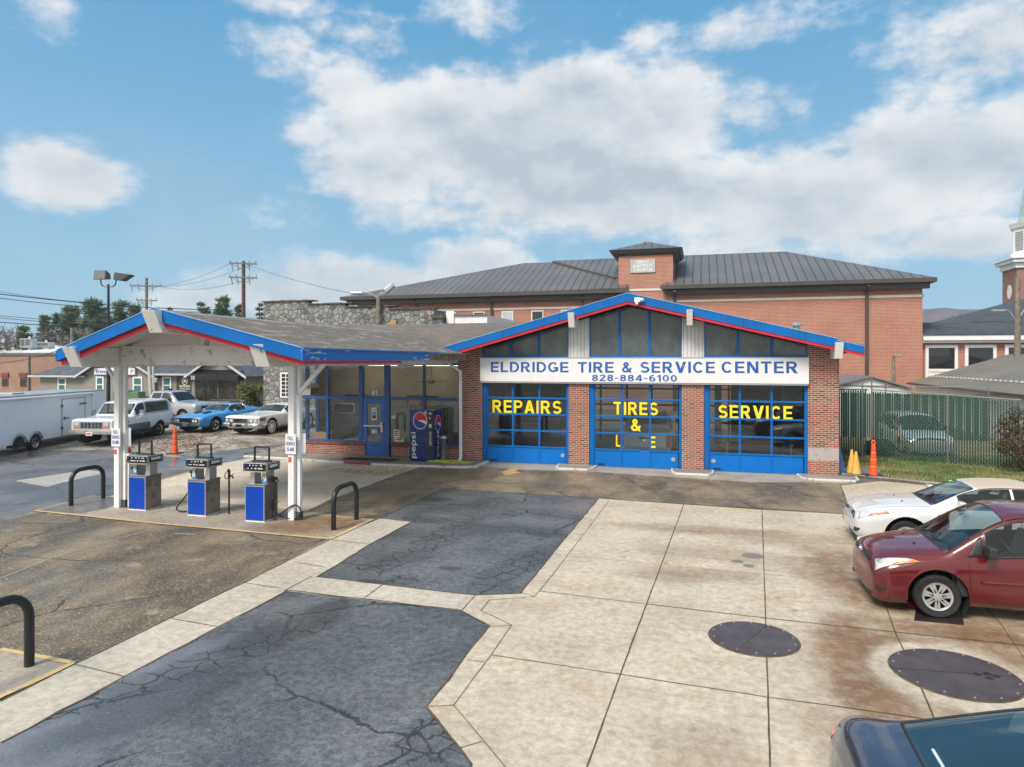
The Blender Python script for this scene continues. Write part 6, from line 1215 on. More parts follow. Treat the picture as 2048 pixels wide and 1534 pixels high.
for s in (1, -1):
    for q in (.47, .64): mb = MB(); mb.cyl((-.05, s * q, .63), (.0, s * q, .63), .075, n=16); obj('headlight', mb, M_LAMPG, t, smooth=True)
    seamline(COU, t, 'door_seam', [(4.2, 2.0), (4.15, 5.0)], .006, M_BLACK, s); seamline(COU, t, 'door_seam', [(6.0, 2.0), (6.0, 4.9)], .006, M_BLACK, s); seamline(COU, t, 'window_seal', [(4.45, 5.05), (6.8, 5.05), (6.78, 5.94), (4.5, 5.94)], .012, M_CHROME, s)
    patch(COU, t, 'hood_scoop', [(2.7, 7.1), (3.4, 7.1), (3.4, 7.5), (2.7, 7.5)], .03, M_BLACK, s, 4); seamline(COU, t, 'windshield_seal', [(4.05, 6.05), (4.94, 6.05), (4.95, 7.99)], .012, M_CHROME, s)
    p = COU.pt(4.7, 5.0, s); mb = MB(); mb.cbox((p[0], p[1] + s * .1, p[2] + .08), (.08, .14, .09)); obj('mirror', mb, M_CHROME, t, bevel=.02); mb = MB(); p = COU.pt(1.75, 4.2, s, .004); mb.cbox(p, (.1, .012, .04)); obj('marker_lamp', mb, M_AMBER, t)
mb = MB(); mb.box(-.10, -.09, -.16, .16, .36, .48); obj('licence_plate', mb, M_GREY, t)
# --- white land yacht
YAC = Shell([(0, .96, .42, .84, .94, .78, .86, .88), (.06, 1.0, .36, .89, .96, .78, .92, .93), (.6, 1.01, .3, .92, .96, .78, .95, .97), (1.3, 1.01, .28, .94, .96, .78, .97, .99), (2.05, 1.01, .28, .95, .95, .78, 1.0, 1.03), (2.78, 1.0, .28, .97, .93, .64, 1.33, 1.38), (3.3, 1.0, .28, .98, .93, .64, 1.36, 1.41), (3.85, 1.0, .29, 1.0, .93, .63, 1.34, 1.39), (4.45, 1.0, .3, 1.0, .93, .72, 1.02, 1.04), (5.7, .97, .36, .95, .9, .72, .96, .97), (5.8, .94, .42, .86, .88, .7, .88, .9)], ssharp=(4, 5))
cx_, cy_ = -21.75, 31.6
t = vehicle('luxury_car', 'long white seventies luxury car with whitewall tyres and wide grille', 'luxury car', YAC, (cx_, cy_, lot_h(cx_, cy_)), R(89), carpaint('cream_white_paint', (.74, .74, .72), 0, .3, 0, .08),
            [('windshield', 4.06, 4.92, 6.08, 8.0, None), ('side_window', 4.5, 5.9, 5.08, 5.9, None), ('side_window', 5.95, 6.8, 5.1, 5.88, None), ('rear_window', 7.1, 7.92, 6.1, 8.0, None)], (1.05, 4.3), 'white', seats=((2.7, 1),), wr=.36, sub=6)
mb = MB(); mb.box(-.06, .03, -.42, .42, .56, .83); gr = obj('grille', mb, M_CHROME, t, bevel=.015); mb = MB()
for i in range(10):
    for k in range(4): mb.box(-.065, -.061, -.40 + i * .08, -.40 + i * .08 + .066, .58 + k * .06, .58 + k * .06 + .046)
obj('grille_opening', mb, M_BLACK, gr)
for s in (1, -1):
    for q in (.58, .82): mb = MB(); mb.cyl((-.045, s * q, .73), (.0, s * q, .73), .085, n=18); obj('headlight', mb, M_LAMPG, t, smooth=True)
    mb = MB(); mb.box(-.03, .02, s * .70 - .25, s * .70 + .25, .62, .84); obj('lamp_surround', mb, M_CHROME, t, bevel=.01); seamline(YAC, t, 'side_trim', [(.3, 2.6), (2, 2.55), (9.8, 2.55)], .022, M_CHROME, s); seamline(YAC, t, 'door_seam', [(4.1, 2.0), (4.1, 5.0)], .006, M_BLACK, s); seamline(YAC, t, 'door_seam', [(6.1, 2.0), (6.1, 4.9)], .006, M_BLACK, s)
    seamline(YAC, t, 'window_seal', [(4.45, 5.05), (6.85, 5.05), (6.8, 5.94), (4.5, 5.94)], .012, M_CHROME, s); seamline(YAC, t, 'windshield_seal', [(4.05, 6.05), (4.94, 6.05), (4.95, 7.99)], .012, M_CHROME, s); patch(YAC, t, 'cornering_lamp', [(.9, 3.3), (1.8, 3.3), (1.8, 4.2), (.9, 4.2)], .006, M_GREY, s, 4)
mb = MB(); mb.tube(arc([(.5, -1.02, .52), (.05, -1.0, .52), (-.10, -.8, .52), (-.14, 0, .52), (-.10, .8, .52), (.05, 1.0, .52), (.5, 1.02, .52)], 6), .085, 10); mb.box(-.24, -.1, -.5, -.38, .42, .66); mb.box(-.24, -.1, .38, .5, .42, .66); obj('bumper', mb, M_CHROME, t, smooth=True); mb = MB(); mb.box(-.235, -.22, -.16, .16, .42, .56); obj('licence_plate', mb, M_BLACK, t)
# --- pickups
PIC = Shell([(0, .90, .52, 1.0, .86, .72, 1.02, 1.04), (.06, .97, .46, 1.06, .92, .74, 1.09, 1.11), (.5, 1.0, .42, 1.12, .94, .76, 1.16, 1.19), (1.0, 1.0, .42, 1.15, .95, .77, 1.20, 1.23), (1.5, 1.0, .42, 1.17, .95, .77, 1.23, 1.26), (2.2, 1.0, .42, 1.19, .94, .68, 1.76, 1.82), (2.8, 1.0, .42, 1.19, .94, .68, 1.80, 1.86), (3.55, 1.0, .42, 1.19, .94, .68, 1.78, 1.84), (3.75, 1.0, .42, 1.20, .95, .88, 1.21, 1.21), (5.5, 1.0, .46, 1.20, .95, .88, 1.21, 1.21), (5.62, .98, .52, 1.17, .94, .86, 1.18, 1.18)], ssharp=(4, 7, 8, 9))
PW = [('windshield', 4.06, 4.92, 6.08, 8.0, None), ('side_window', 4.55, 5.8, 5.1, 5.9, M_GLASSW), ('side_window', 5.92, 6.85, 5.12, 5.88, M_GLASSW), ('rear_window', 7.12, 7.8, 6.3, 8.0, M_GLASSW)]
def pickup(name, label, loc, rz, paint):
    t = vehicle(name, label, 'pickup truck', PIC, loc, rz, paint, PW, (.95, 4.5), 'spoke', seats=((2.3, 2),), wr=.38, sub=6)
    for s in (1, -1):
        patch(PIC, t, 'headlight', [(.6, 4.2), (1.6, 4.3), (1.5, 5.0), (.7, 5.2)], .007, M_LAMPG, s); mb = MB(); mb.box(5.60, 5.645, s * .86 - .09, s * .86 + .09, .70, 1.12); obj('tail_light', mb, M_REDL, t, bevel=.015)
        p = PIC.pt(4.6, 5.1, s); mb = MB(); mb.cbox((p[0], p[1] + s * .17, p[2] + .12), (.1, .24, .2)); obj('mirror', mb, M_PLASTIC, t, bevel=.03); seamline(PIC, t, 'door_seam', [(4.3, 2.0), (4.3, 5.0)], .006, M_BLACK, s); seamline(PIC, t, 'door_seam', [(5.9, 2.0), (5.9, 5.0)], .006, M_BLACK, s)
    mb = MB(); mb.box(5.62, 5.632, -.74, .74, .66, 1.14); obj('tailgate', mb, paint, t, bevel=.004); mb = MB(); mb.box(5.63, 5.66, -.2, .2, .98, 1.03); obj('tailgate_handle', mb, M_PLASTIC, t, bevel=.01); mb = MB(); mb.box(5.6, 5.76, -.95, .95, .44, .58); obj('rear_bumper', mb, M_PLASTIC, t, bevel=.02); mb = MB(); mb.box(5.762, 5.768, -.17, .17, .45, .58); obj('licence_plate', mb, M_PAPER, t)
    mb = MB(); mb.lathe([(.07, 0), (.055, .006)], (0, 0, 0), 24, 'x'); mb.v = [(a + 5.637, b, c * .75 + .88) for a, b, c in mb.v]; mb.box(5.636, 5.642, -.1, .1, .87, .89); obj('tailgate_emblem', mb, M_CHROME, t)
    mb = MB(); mb.box(-.04, .03, -.55, .55, .7, 1.0); obj('grille', mb, M_PLASTIC, t, bevel=.02); mb = MB(); mb.box(-.1, .05, -.95, .95, .5, .66); obj('front_bumper', mb, M_SILVER, t, bevel=.03)
    return t
px_, py_ = -28.9 - 2.2, 34.4
pickup('silver_pickup', 'silver pickup truck parked sideways behind the boxy white utility vehicle', (px_, py_, lot_h(px_, py_)), R(176), carpaint('silver_pickup_paint', (.42, .43, .46), .4))
pickup('champagne_pickup', 'champagne pickup truck inside the middle service bay, tailgate towards the door', (F(1289, 850, 25.5)[0], 25.45 + 2.85, .018), R(-90), carpaint('champagne_paint', (.62, .61, .56), .3))
# --- white enclosed trailer
X0, Z0 = -21.75, 28.4
t = thing('enclosed_trailer', 'long white enclosed trailer with a side door and a missing rear wheel', 'trailer', (X0 * CT - Z0 * ST, X0 * ST + Z0 * CT, lot_h(X0 * CT - Z0 * ST, X0 * ST + Z0 * CT) + .02), TH)
T_ = lambda px: -FPX * 20.5 / (px - 1024) - Z0          # local y of a picture column on the near side
wp = basic('trailer_white', (.84, .85, .86), .35, var=.03, dirt=.1, dcol=(.45, .45, .45))
ye = T_(212); ys = -6.5; mb = MB(); mb.box(-1.2, 1.25, ys, ye, .42, 2.38); obj('body', mb, wp, t, bevel=.03)
mb = MB(); mb.box(-1.22, 1.27, ys - .02, ye + .02, 2.385, 2.43); obj('roof', mb, M_GALV, t, bevel=.02); mb = MB(); mb.tube([(1.31, ys, 2.30), (1.31, T_(182), 2.30), (1.30, T_(184), 2.25), (1.29, T_(184), .5)], .05, 10); obj('awning_tube', mb, wp, t, smooth=True)
mb = MB(); mb.box(1.251, 1.262, T_(124), T_(169), .48, 2.12); dr = obj('side_door', mb, wp, t, bevel=.004); mb = MB()
for y in (T_(123.5), T_(169.5)): mb.box(1.25, 1.268, y - .035, y + .035, .46, 2.14)
mb.box(1.25, 1.268, T_(124), T_(169), 2.10, 2.14); obj('door_frame', mb, M_GALV, dr); mb = MB()
for z in (.75, 1.75): mb.box(1.262, 1.285, T_(124) - .1, T_(124) + .05, z, z + .12)
mb.box(1.262, 1.29, T_(170) - .45, T_(170) + .1, 1.82, 1.87); mb.box(1.262, 1.30, T_(127), T_(127) + .35, 1.22, 1.26); mb.box(1.262, 1.29, T_(127) - .02, T_(127) + .12, 1.18, 1.31); obj('door_hardware', mb, M_GREY, dr)
yw = T_(70); mb = MB()
P = [];
for cy0 in (yw - 1.0, yw): P += [(cy0 + .43 * math.cos(R(a)), .36 + .40 * math.sin(R(a))) for a in range(172, 8, -12)]
mb.add([(x, y, z) for x in (1.24, 1.33) for y, z in P] + [(1.325, y, z + .09) for y, z in P], [(i, i + 1, len(P) + i + 1, len(P) + i) for i in range(len(P) - 1)] + [(len(P) + i, len(P) + i + 1, 2 * len(P) + i + 1, 2 * len(P) + i) for i in range(len(P) - 1)]); obj('fender', mb, M_SILVER, t)
mb = MB(); [mb.prism([(1.252, c + .40 * math.cos(R(a)), .36 + .38 * math.sin(R(a))) for a in range(0, 181, 12)] + [(1.252, c - .4, .3), (1.252, c + .4, .3)], (.006, 0, 0)) for c in (yw - 1.0, yw)]; obj('wheel_well', mb, M_DARK, t)
wm = MB(); wm.lathe([(.19, -.09), (.31, -.11), (.335, -.08), (.335, .08), (.31, .11), (.19, .09)], (1.17, yw, .335), 32, 'x'); tw = obj('wheel', wm, M_TIRE, t, smooth=True); wm = MB(); wm.lathe([(.21, .09), (.19, .10), (.17, .06), (.07, .06), (.06, .10), (0, .10)], (1.17, yw, .335), 28, 'x'); [wm.cbox((1.235, yw + .12 * math.cos(k * .785), .335 + .12 * math.sin(k * .785)), (.02, .05, .05)) for k in range(8)]; obj('rim', wm, M_SILVER, tw, smooth=True)
mb = MB(); mb.tube([(1.15, yw - 1.0, .33), (1.22, yw - 1.0, .33)], .13, 16); mb.box(.9, 1.2, yw - 1.2, yw - .2, .25, .35); obj('bare_hub', mb, basic('rusty_iron', (.13, .055, .025), .85, var=.4, vs=6), t)
mb = MB(); mb.box(-.6, .6, .5, 1.2, 2.43, 2.5); obj('roof_hatch', mb, basic('roof_grey', (.4, .4, .42), .5), t, bevel=.01)
mb = MB(); mb.tube([(-.05, ye, .5), (0, ye + 1.3, .45)], .06, 8); mb.tube([(0, ye + 1.0, 0.02), (0, ye + 1.0, .8)], .04, 8); obj('hitch', mb, M_BLACK, t)
for k in (0, 1, 2): mb = MB(); mb.cyl((-1 + k, ys + .2 , 0), (-1 + k, ys + .2, .42), .06); obj('support_leg', mb, M_BLACK, t)
# ------------------------------------------------------------------ church
ch = thing('brick_church', 'large red brick church building with dark standing seam roofs and a square entrance tower', 'church', (-6, 60, 0), world=True)
mb = MB(); mb.box(-29.2, -6.35, 54, 69, 0, 9.2); mb.box(-2.2, 14.9, 54, 69, 0, 9.3); mb.box(-6.35, -2.2, 53.85, 58.5, 0, 12.05); mb.box(-7.0, -6.35, 53.9, 57, 0, 9.0); obj('brick_wall', mb, M_BRICK2, ch)
def roofp(pts, mat, t=.08):
    mb = MB(); mb.prism(pts, (0, 0, -t)); return obj('roof', mb, mat, ch)
roofp([(-30.3, 53.2, 9.42), (-5.6, 53.2, 9.55), (-5.6, 55.6, 10.6), (-7, 60.9, 12.8), (-16, 61.2, 12.92)], M_SEAM); roofp([(-30.3, 53.2, 9.42), (-16, 61.2, 12.92), (-16, 62.5, 12.92), (-30.3, 69.6, 9.42)], M_SEAMY)
roofp([(-13.1, 61, 13.0), (-6.9, 55.4, 10.62), (-6.3, 55.4, 10.62), (-6.3, 58.5, 11.9), (-2.2, 58.5, 11.9), (-2.2, 55, 10.4), (-3.1, 53.2, 9.63), (15.5, 53.2, 9.63), (6.6, 61, 13.0)], M_SEAM); roofp([(15.5, 53.2, 9.63), (15.5, 69.5, 9.63), (6.6, 61, 13.0)], M_SEAMY); roofp([(-30, 69.6, 9.4), (15.5, 69.6, 9.6), (6.6, 61.1, 12.98), (-16, 61.3, 12.9)], M_SEAM)
mb = MB(); mb.prism([(-13.1, 61, 12.95), (-6.7, 55.3, 10.6), (-6.7, 55.3, 10.2), (-13.1, 61, 12.5)], (-.12, -.1, 0)); obj('roof_step', mb, M_BRONZE, ch)
mb = MB()
for a, b, z in ((-30.35, -5.5, 9.36), (-3.1, 15.55, 9.55)):
    mb.box(a, b, 53.08, 53.22, z - .22, z + .06); mb.box(a + .4, b - .3, 53.55, 53.99, z - .62, z - .2); mb.box(a + .1, b - .1, 53.22, 54, z - .24, z - .2)
mb.box(15.2, 15.5, 53.2, 69, 9.3, 9.6)
for u in (11.33, -2.05, -9.23, -16.8, -23.5): mb.box(u - .1, u + .1, 53.82, 53.995, 0, 9.0); mb.bar((u, 53.2, 9.2), (u, 53.85, 8.85), .18, .16)
obj('bronze_trim', mb, M_BRONZE, ch)
mb = MB(); mb.box(-29.25, -6.4, 53.95, 53.998, 8.06, 8.22); mb.box(-2.25, 14.95, 53.95, 53.998, 8.36, 8.54); mb.box(-6.38, -2.17, 53.80, 53.848, 9.3, 9.46); mb.box(14.902, 14.95, 53.95, 69, 8.36, 8.54); obj('stone_band', mb, basic('pale_stone_band', (.62, .60, .56), .7, var=.05), ch)
for k, p in enumerate((901, 958, 1015, 1075, 1134, 1185)):
    u = F(p, 630, 54)[0]; mb = MB(); mb.box(u - .5, u + .5, 53.94, 53.995, 6.3, 7.95); wf = obj('window', mb, M_WHITE, ch); mb = MB(); mb.box(u - .42, u + .42, 53.93, 53.938, 6.38, 7.87); obj('pane', mb, basic('blind_window', (.45, .52, .55), .2) if k == 2 else M_GLASSW, wf)
# tower cap
mb = MB(); c = (-4.27, 56.2)
def ring(h, z): return [(c[0] - h, c[1] - h, z), (c[0] + h, c[1] - h, z), (c[0] + h, c[1] + h, z), (c[0] - h, c[1] + h, z)]
def frust(mb_, r0, r1): mb_.add(r0 + r1, [(3, 2, 1, 0), (4, 5, 6, 7)] + [(i, (i + 1) % 4, 4 + (i + 1) % 4, 4 + i) for i in range(4)])
frust(mb, ring(2.1, 11.85), ring(2.5, 12.22)); frust(mb, ring(2.62, 12.222), ring(2.78, 12.5)); obj('tower_cornice', mb, M_BRONZE, ch)
mb = MB(); frust(mb, ring(2.8, 12.502), ring(.3, 13.38)); frust(mb, ring(.36, 13.382), ring(.3, 13.5)); obj('tower_roof', mb, M_SEAM, ch)
mb = MB(); mb.box(-5.42, -3.52, 53.76, 53.845, 10.72, 11.74); sgn = obj('church_sign', mb, basic('grey_sign', (.42, .45, .47), .4), ch)
mb = MB(); [mb.text(s, (-4.47 - w_ / 2, 53.758, z), (1, 0, 0), (0, 0, 1), w_, .24, .012, .004) for s, w_, z in (('FIRST', .95, 11.42), ('BAPTIST', 1.45, 11.12), ('CHURCH', 1.4, 10.82))]; obj('church_lettering', mb, M_PAPER, sgn)
# low wing
wg = thing('church_wing', 'low brick church wing with dark shingle roof, white fascia and white framed windows', 'building', (22, 58, 0), world=True)
mb = MB(); mb.box(15.0, 45, 54.5, 66, 0, 5.3); obj('brick_wall', mb, M_BRICK2, wg); mb = MB(); mb.box(14.95, 45, 54.1, 54.498, 5.12, 5.38); mb.box(14.95, 45, 53.9, 54.1, 5.3, 5.68); obj('white_fascia', mb, M_WHITE, wg)
mb = MB(); mb.prism([(14.95, 53.85, 5.7), (45, 53.85, 5.7), (45, 58, 6.75), (14.95, 58, 6.75)], (0, 0, -.06)); mb.prism([(19.2, 57.8, 6.76), (45, 57.8, 6.76), (45, 66, 9.3), (27.2, 66, 9.3)], (0, 0, -.06)); mb.prism([(19.2, 57.8, 6.76), (27.2, 66, 9.3), (27.2, 72, 9.3), (19.2, 80, 6.76)], (0, 0, -.06)); obj('roof', mb, M_SHINGD, wg)
for p0, p1 in ((1850, 1915), (1929, 1992), (2009, 2075)):
    a, b = F(p0, 690, 54.5), F(p1, 690, 54.5); mb = MB(); z1, z0 = 4.98, 2.2
    mb.box(a[0], b[0], 54.38, 54.498, z1 - .2, z1); mb.box(a[0], a[0] + .2, 54.38, 54.498, z0, z1 - .2); mb.box(b[0] - .2, b[0], 54.38, 54.498, z0, z1 - .2); mb.box(a[0] + .2, b[0] - .2, 54.40, 54.496, z0 + .9, z0 + 1.1); mb.box(a[0] + .2, b[0] - .2, 54.45, 54.49, z0, z0 + .9); wf = obj('window', mb, M_WHITE, wg)
    mb = MB(); mb.box(a[0] + .2, b[0] - .2, 54.44, 54.46, z0 + 1.1, z1 - .2); obj('pane', mb, M_GLASSW, wf)
# steeple
sp = thing('church_steeple', 'brick church steeple with white louvred lantern and spire at the photo edge', 'steeple', (35.9, 89, 0), world=True)
mb = MB(); mb.box(33.3, 38.5, 87.2, 91.0, 0, 14.1); obj('brick_tower', mb, brick('steeple_brick', (.30, .10, .075), (.24, .08, .06), (.40, .34, .3), bw=.3, bh=.1, stain=.3), sp)
mb = MB(); mb.box(33.1, 38.7, 87.0, 91.2, 14.102, 14.7); mb.box(32.75, 39.05, 86.65, 91.55, 14.702, 15.1); mb.box(32.55, 39.25, 86.45, 91.75, 15.102, 15.25); mb.lathe([(2.5, 15.252), (2.5, 15.9), (2.3, 15.92), (2.3, 18.6), (2.5, 18.7), (2.7, 19.2)], (35.9, 89.1, 0), 8, close=True); obj('lantern', mb, M_WHITE, sp)
for k in range(8):
    mb = MB(); a = 2 * math.pi * (k + .5) / 8; d = Vector((math.cos(a), math.sin(a), 0)); s_ = Vector((-d.y, d.x, 0)); c_ = Vector((35.9, 89.1, 0)) + d * 2.13
    for i in range(12): mb.bar(tuple(c_ - s_ * .5 + Vector((0, 0, 16.2 + i * .18))), tuple(c_ + s_ * .5 + Vector((0, 0, 16.2 + i * .18))), .06, .07)
    obj('louvre', mb, M_GREY, sp)
mb = MB(); mb.lathe([(2.0, 19.2), (1.75, 19.9), (.05, 30.5)], (35.9, 89.1, 0), 8, close=True); obj('spire', mb, basic('spire_copper', (.30, .38, .40), .5), sp)
mb = MB(); P = [(33.295, 89.1 + .55 * math.cos(a), 11.6 + .8 * math.sin(a)) for a in [2 * math.pi * k / 24 for k in range(24)]]; mb.prism(P, (-.04, 0, 0)); obj('oval_window', mb, M_PAPER, sp)
# ------------------------------------------------------------------ stone building
sb = thing('stone_building', 'grey rubble stone building with stepped parapet and a white grid window', 'building', (-22, 43, 0), world=True)
mb = MB()
for a, b, z in ((-27.93, -24.6, 7.74), (-24.6, -21.95, 7.50), (-21.95, -18.85, 7.27), (-18.85, -15.85, 7.06)): mb.box(a, b, 39, 39.5, 0, z)
mb.box(-27.93, -27.5, 39.5, 47, 0, 7.7); mb.box(-16.3, -15.85, 39.5, 47, 0, 7.0); mb.box(-27.5, -16.3, 46.5, 47, 0, 7); mb.box(-15.845, -15.2, 38.7, 39.4, 0, 6.45); obj('stone_wall', mb, M_STONE, sb)
mb = MB()
for a, b, z in ((-28.05, -24.2, 7.742), (-24.6, -21.4, 7.502), (-21.95, -18.3, 7.272), (-18.85, -15.7, 7.062)):
    x = a
    while x < b: mb.box(x, min(x + .34, b), 38.9, 39.6, z, z + .07 + random.uniform(-.015, .02)); x += .35
mb.box(-15.9, -15.1, 38.6, 39.5, 6.452, 6.62); obj('coping_tile', mb, basic('brown_coping', (.11, .075, .065), .8, var=.4, vs=4), sb)
mb = MB(); mb.box(-26.62, -25.1, 38.93, 38.995, 1.45, 3.1); wf = obj('window', mb, M_WHITE, sb); mb = MB()
for i in range(4):
    for k in range(6): mb.box(-26.5 + i * .33, -26.5 + i * .33 + .27, 38.92, 38.928, 1.55 + k * .25, 1.55 + k * .25 + .2)
obj('pane', mb, M_GLASSW, wf)
mb = MB(); mb.box(-18.75, -18.35, 38.92, 38.99, 5.6, 6.4); obj('wood_panel', mb, M_CARD, sb)
mb = MB(); mb.box(-15.1, -12.5, 39.2, 46, 0, 6.62); mb.box(-15.1, -14.6, 39.1, 39.2, 6.0, 6.9); pb = thing('white_parapet_building', 'low white parapet building between the stone building and the church', 'building', (-13.8, 42, 0), world=True); obj('wall', mb, M_WHITE, pb); mb = MB(); mb.box(-14.58, -12.45, 39.08, 39.2, 6.622, 6.68); obj('coping', mb, basic('coping_dark', (.2, .16, .15), .8), pb)
# ------------------------------------------------------------------ insurance offices
ib = thing('gable_office', 'grey block office building with two gables, blue grey roof and black awning', 'office building', (-49, 55, 0), world=True)
N_ = 50.0
def tri(mb_, u0, u1, z0, zt_, y, d): mb_.prism([(u0, y, z0), (u1, y, z0), ((u0 + u1) / 2, y, zt_)], (0, d, 0))
mb = MB(); mb.box(-60.5, -55.1, N_ + .3, 60, 0, 2.6); mb.box(-55.1, -47.0, N_, 60, 0, 2.62); tri(mb, -55.1, -47, 2.622, 4.7, N_, 8); mb.box(-47, -42.55, N_ + .3, 60, 0, 2.7); mb.box(-42.55, -37.1, N_ - .6, 60, 0, 2.62); tri(mb, -42.55, -37.1, 2.622, 4.25, N_ - .6, 8); obj('block_wall', mb, M_BLOCK, ib)
mb = MB(); mb.prism([(-61.4, N_ - .2, 2.5), (-54.5, N_ - .2, 2.5), (-54.5, N_ + 4, 4.4), (-57.3, N_ + 4, 4.4)], (0, 0, -.1)); mb.prism([(-47.5, N_ - .2, 2.75), (-42.0, N_ - .2, 2.75), (-42.0, N_ + 4, 4.5), (-47.5, N_ + 4, 4.5)], (0, 0, -.1)); mb.prism([(-61.4, N_ - .2, 2.5), (-57.3, N_ + 4, 4.4), (-57.3, N_ + 7, 4.4), (-61.4, 60, 2.5)], (0, 0, -.1))
for c_, h_, z0, zt_, y in ((-51.05, 4.5, 2.45, 4.85, N_ - .5), (-39.8, 3.1, 2.55, 4.4, N_ - 1.1)):
    for s in (-1, 1): mb.prism([(c_ + s * h_, y, z0), (c_, y, zt_), (c_, N_ + 8, zt_), (c_ + s * h_, N_ + 8, z0)], (0, 0, -.1))
obj('roof', mb, M_SHINGB, ib)
mb = MB()
for c_, h_, z0, zt_, y in ((-51.05, 4.5, 2.42, 4.82, N_ - .55), (-39.8, 3.1, 2.52, 4.37, N_ - 1.15)):
    for s in (-1, 1): mb.prism([(c_ + s * h_, y, z0 - .18), (c_, y, zt_ - .18), (c_, y, zt_ + .03), (c_ + s * h_, y, z0 + .03)], (0, .05, 0))
mb.box(-61.4, -54.7, N_ - .26, N_ - .2, 2.34, 2.5); mb.box(-47.5, -42.3, N_ - .26, N_ - .2, 2.58, 2.75); obj('white_bargeboard', mb, basic('pale_trim', (.5, .5, .49), .5), ib)
for u0, u1, z0, z1, y in ((-53.5, -52.6, .95, 2.45, N_), (-49.35, -48.3, .95, 2.45, N_), (-46.4, -45.45, .95, 2.45, N_ + .3), (-58.3, -57.3, .9, 2.3, N_ + .3)):
    mb = MB(); mb.box(u0, u1, y - .08, y - .002, z0, z1); wf = obj('window', mb, M_WHITE, ib); mb = MB(); mb.box(u0 + .15, u1 - .15, y - .09, y - .082, z0 + .12, z0 + .7); mb.box(u0 + .15, u1 - .15, y - .09, y - .082, z0 + .8, z1 - .15); obj('pane', mb, basic('teal_window', (.05, .16, .17), .1), wf)
mb = MB(); mb.box(-44.85, -43.05, N_ + .2, N_ + .298, 1.05, 2.55); sw = obj('shop_window', mb, basic('shop_window_brown', (.05, .045, .035), .12, var=.6, vs=3), ib); mb = MB(); mb.text('BREVARD', (-44.5, N_ + .19, 1.52), (1, 0, 0), (0, 0, 1), 1.1, .2, .02, .003); mb.text('INSURANCE', (-44.5, N_ + .19, 1.34), (1, 0, 0), (0, 0, 1), 1.1, .1, .01, .003); P = [(-43.95 + .3 * math.cos(a), N_ + .185, 2.1 + .34 * math.sin(a)) for a in [2 * math.pi * k / 20 for k in range(21)]]; mb.tube(P, .035, 5); mb.cbox((-43.95, N_ + .185, 2.1), (.3, .02, .25)); obj('window_lettering', mb, M_PAPER, sw)
mb = MB(); mb.box(-42.1, -37.8, N_ - .7, N_ - .602, .55, 2.4); sw = obj('shop_front', mb, basic('shop_front_dark', (.045, .04, .035), .12, var=.6, vs=3), ib); mb = MB(); [mb.box(x - .05, x + .05, N_ - .74, N_ - .702, .3, 2.4) for x in (-42.1, -40.75, -39.75, -37.8)]; mb.box(-42.1, -37.8, N_ - .74, N_ - .702, .5, .6); obj('shop_front_frame', mb, M_GREY, sw)
mb = MB(); mb.prism([(-42.3, N_ - .65, 3.1), (-42.3, N_ - 1.3, 2.6), (-42.3, N_ - 1.3, 2.2), (-42.3, N_ - .65, 2.2)], (5.0, 0, 0)); aw = obj('awning', mb, M_BLACK, ib); mb = MB(); mb.text('32', (-42.05, N_ - 1.305, 2.28), (1, 0, 0), (0, 0, 1), .42, .3, .02, .004); obj('awning_number', mb, M_PAPER, aw)
mb = MB(); mb.box(-53.5, -48.95, N_ - .25, N_ - .05, 2.62, 3.2); sg2 = obj('office_sign', mb, M_SIGN, ib); mb = MB(); mb.text('Brevard Insurance', (-53.3, N_ - .256, 2.74), (1, 0, 0), (0, 0, 1), 3.6, .36, .02, .004); obj('office_lettering', mb, basic('sign_royal_blue', (.01, .04, .4), .5), sg2); mb = MB(); mb.tube([(-49.4, N_ - .256, 2.8), (-49.25, N_ - .256, 3.05), (-49.1, N_ - .256, 3.0), (-49.4, N_ - .256, 2.95)], .03, 5); obj('sign_bird', mb, M_GREY, sg2)
# entrance steps and planter
mb = MB(); mb.box(-46.5, -37, 47.2, 47.5, 0, .55); mb.box(-46.5, -40.6, 47.5, 49, 0, .5); solo('planter_wall', mb, M_KERB, 'low concrete planter wall in front of the black awning', 'planter', loc=(-42, 48, 0))
rl = thing('stair_railing', 'black stair railing at the office entrance steps', 'railing', (-39.8, 48, 0), world=True); mb = MB(); mb.tube([(-40.6, 48.8, 1.6), (-39.0, 47.4, .95), (-39.0, 47.4, .1)], .04, 6); mb.tube([(-40.6, 48.8, .9), (-39.0, 47.4, .3)], .03, 6); [mb.tube([(-40.6 + 1.6 * k / 7, 48.8 - 1.4 * k / 7, .9 - .6 * k / 7), (-40.6 + 1.6 * k / 7, 48.8 - 1.4 * k / 7, 1.6 - .65 * k / 7)], .018, 5) for k in range(8)]; obj('rail', mb, M_BLACK, rl)
mb = MB(); mb.cyl((-42.9, 47.3, .5), (-42.9, 47.3, 1.3), .05); mb.box(-43.05, -42.75, 47.2, 47.4, 1.3, 1.55); solo('letter_box', mb, M_BLACK, 'black letter box on a post by the planter', 'letter box', loc=(-42.9, 47.3, .5)); mb = MB(); mb.box(-44.75, -44.55, 47.1, 47.2, .45, 1.45); mb.box(-44.85, -44.45, 47.08, 47.12, 1.1, 1.4); solo('yard_sign', mb, M_BLACK, 'small dark yard sign standing on the green planter', 'sign', loc=(-44.65, 47.15, .45))
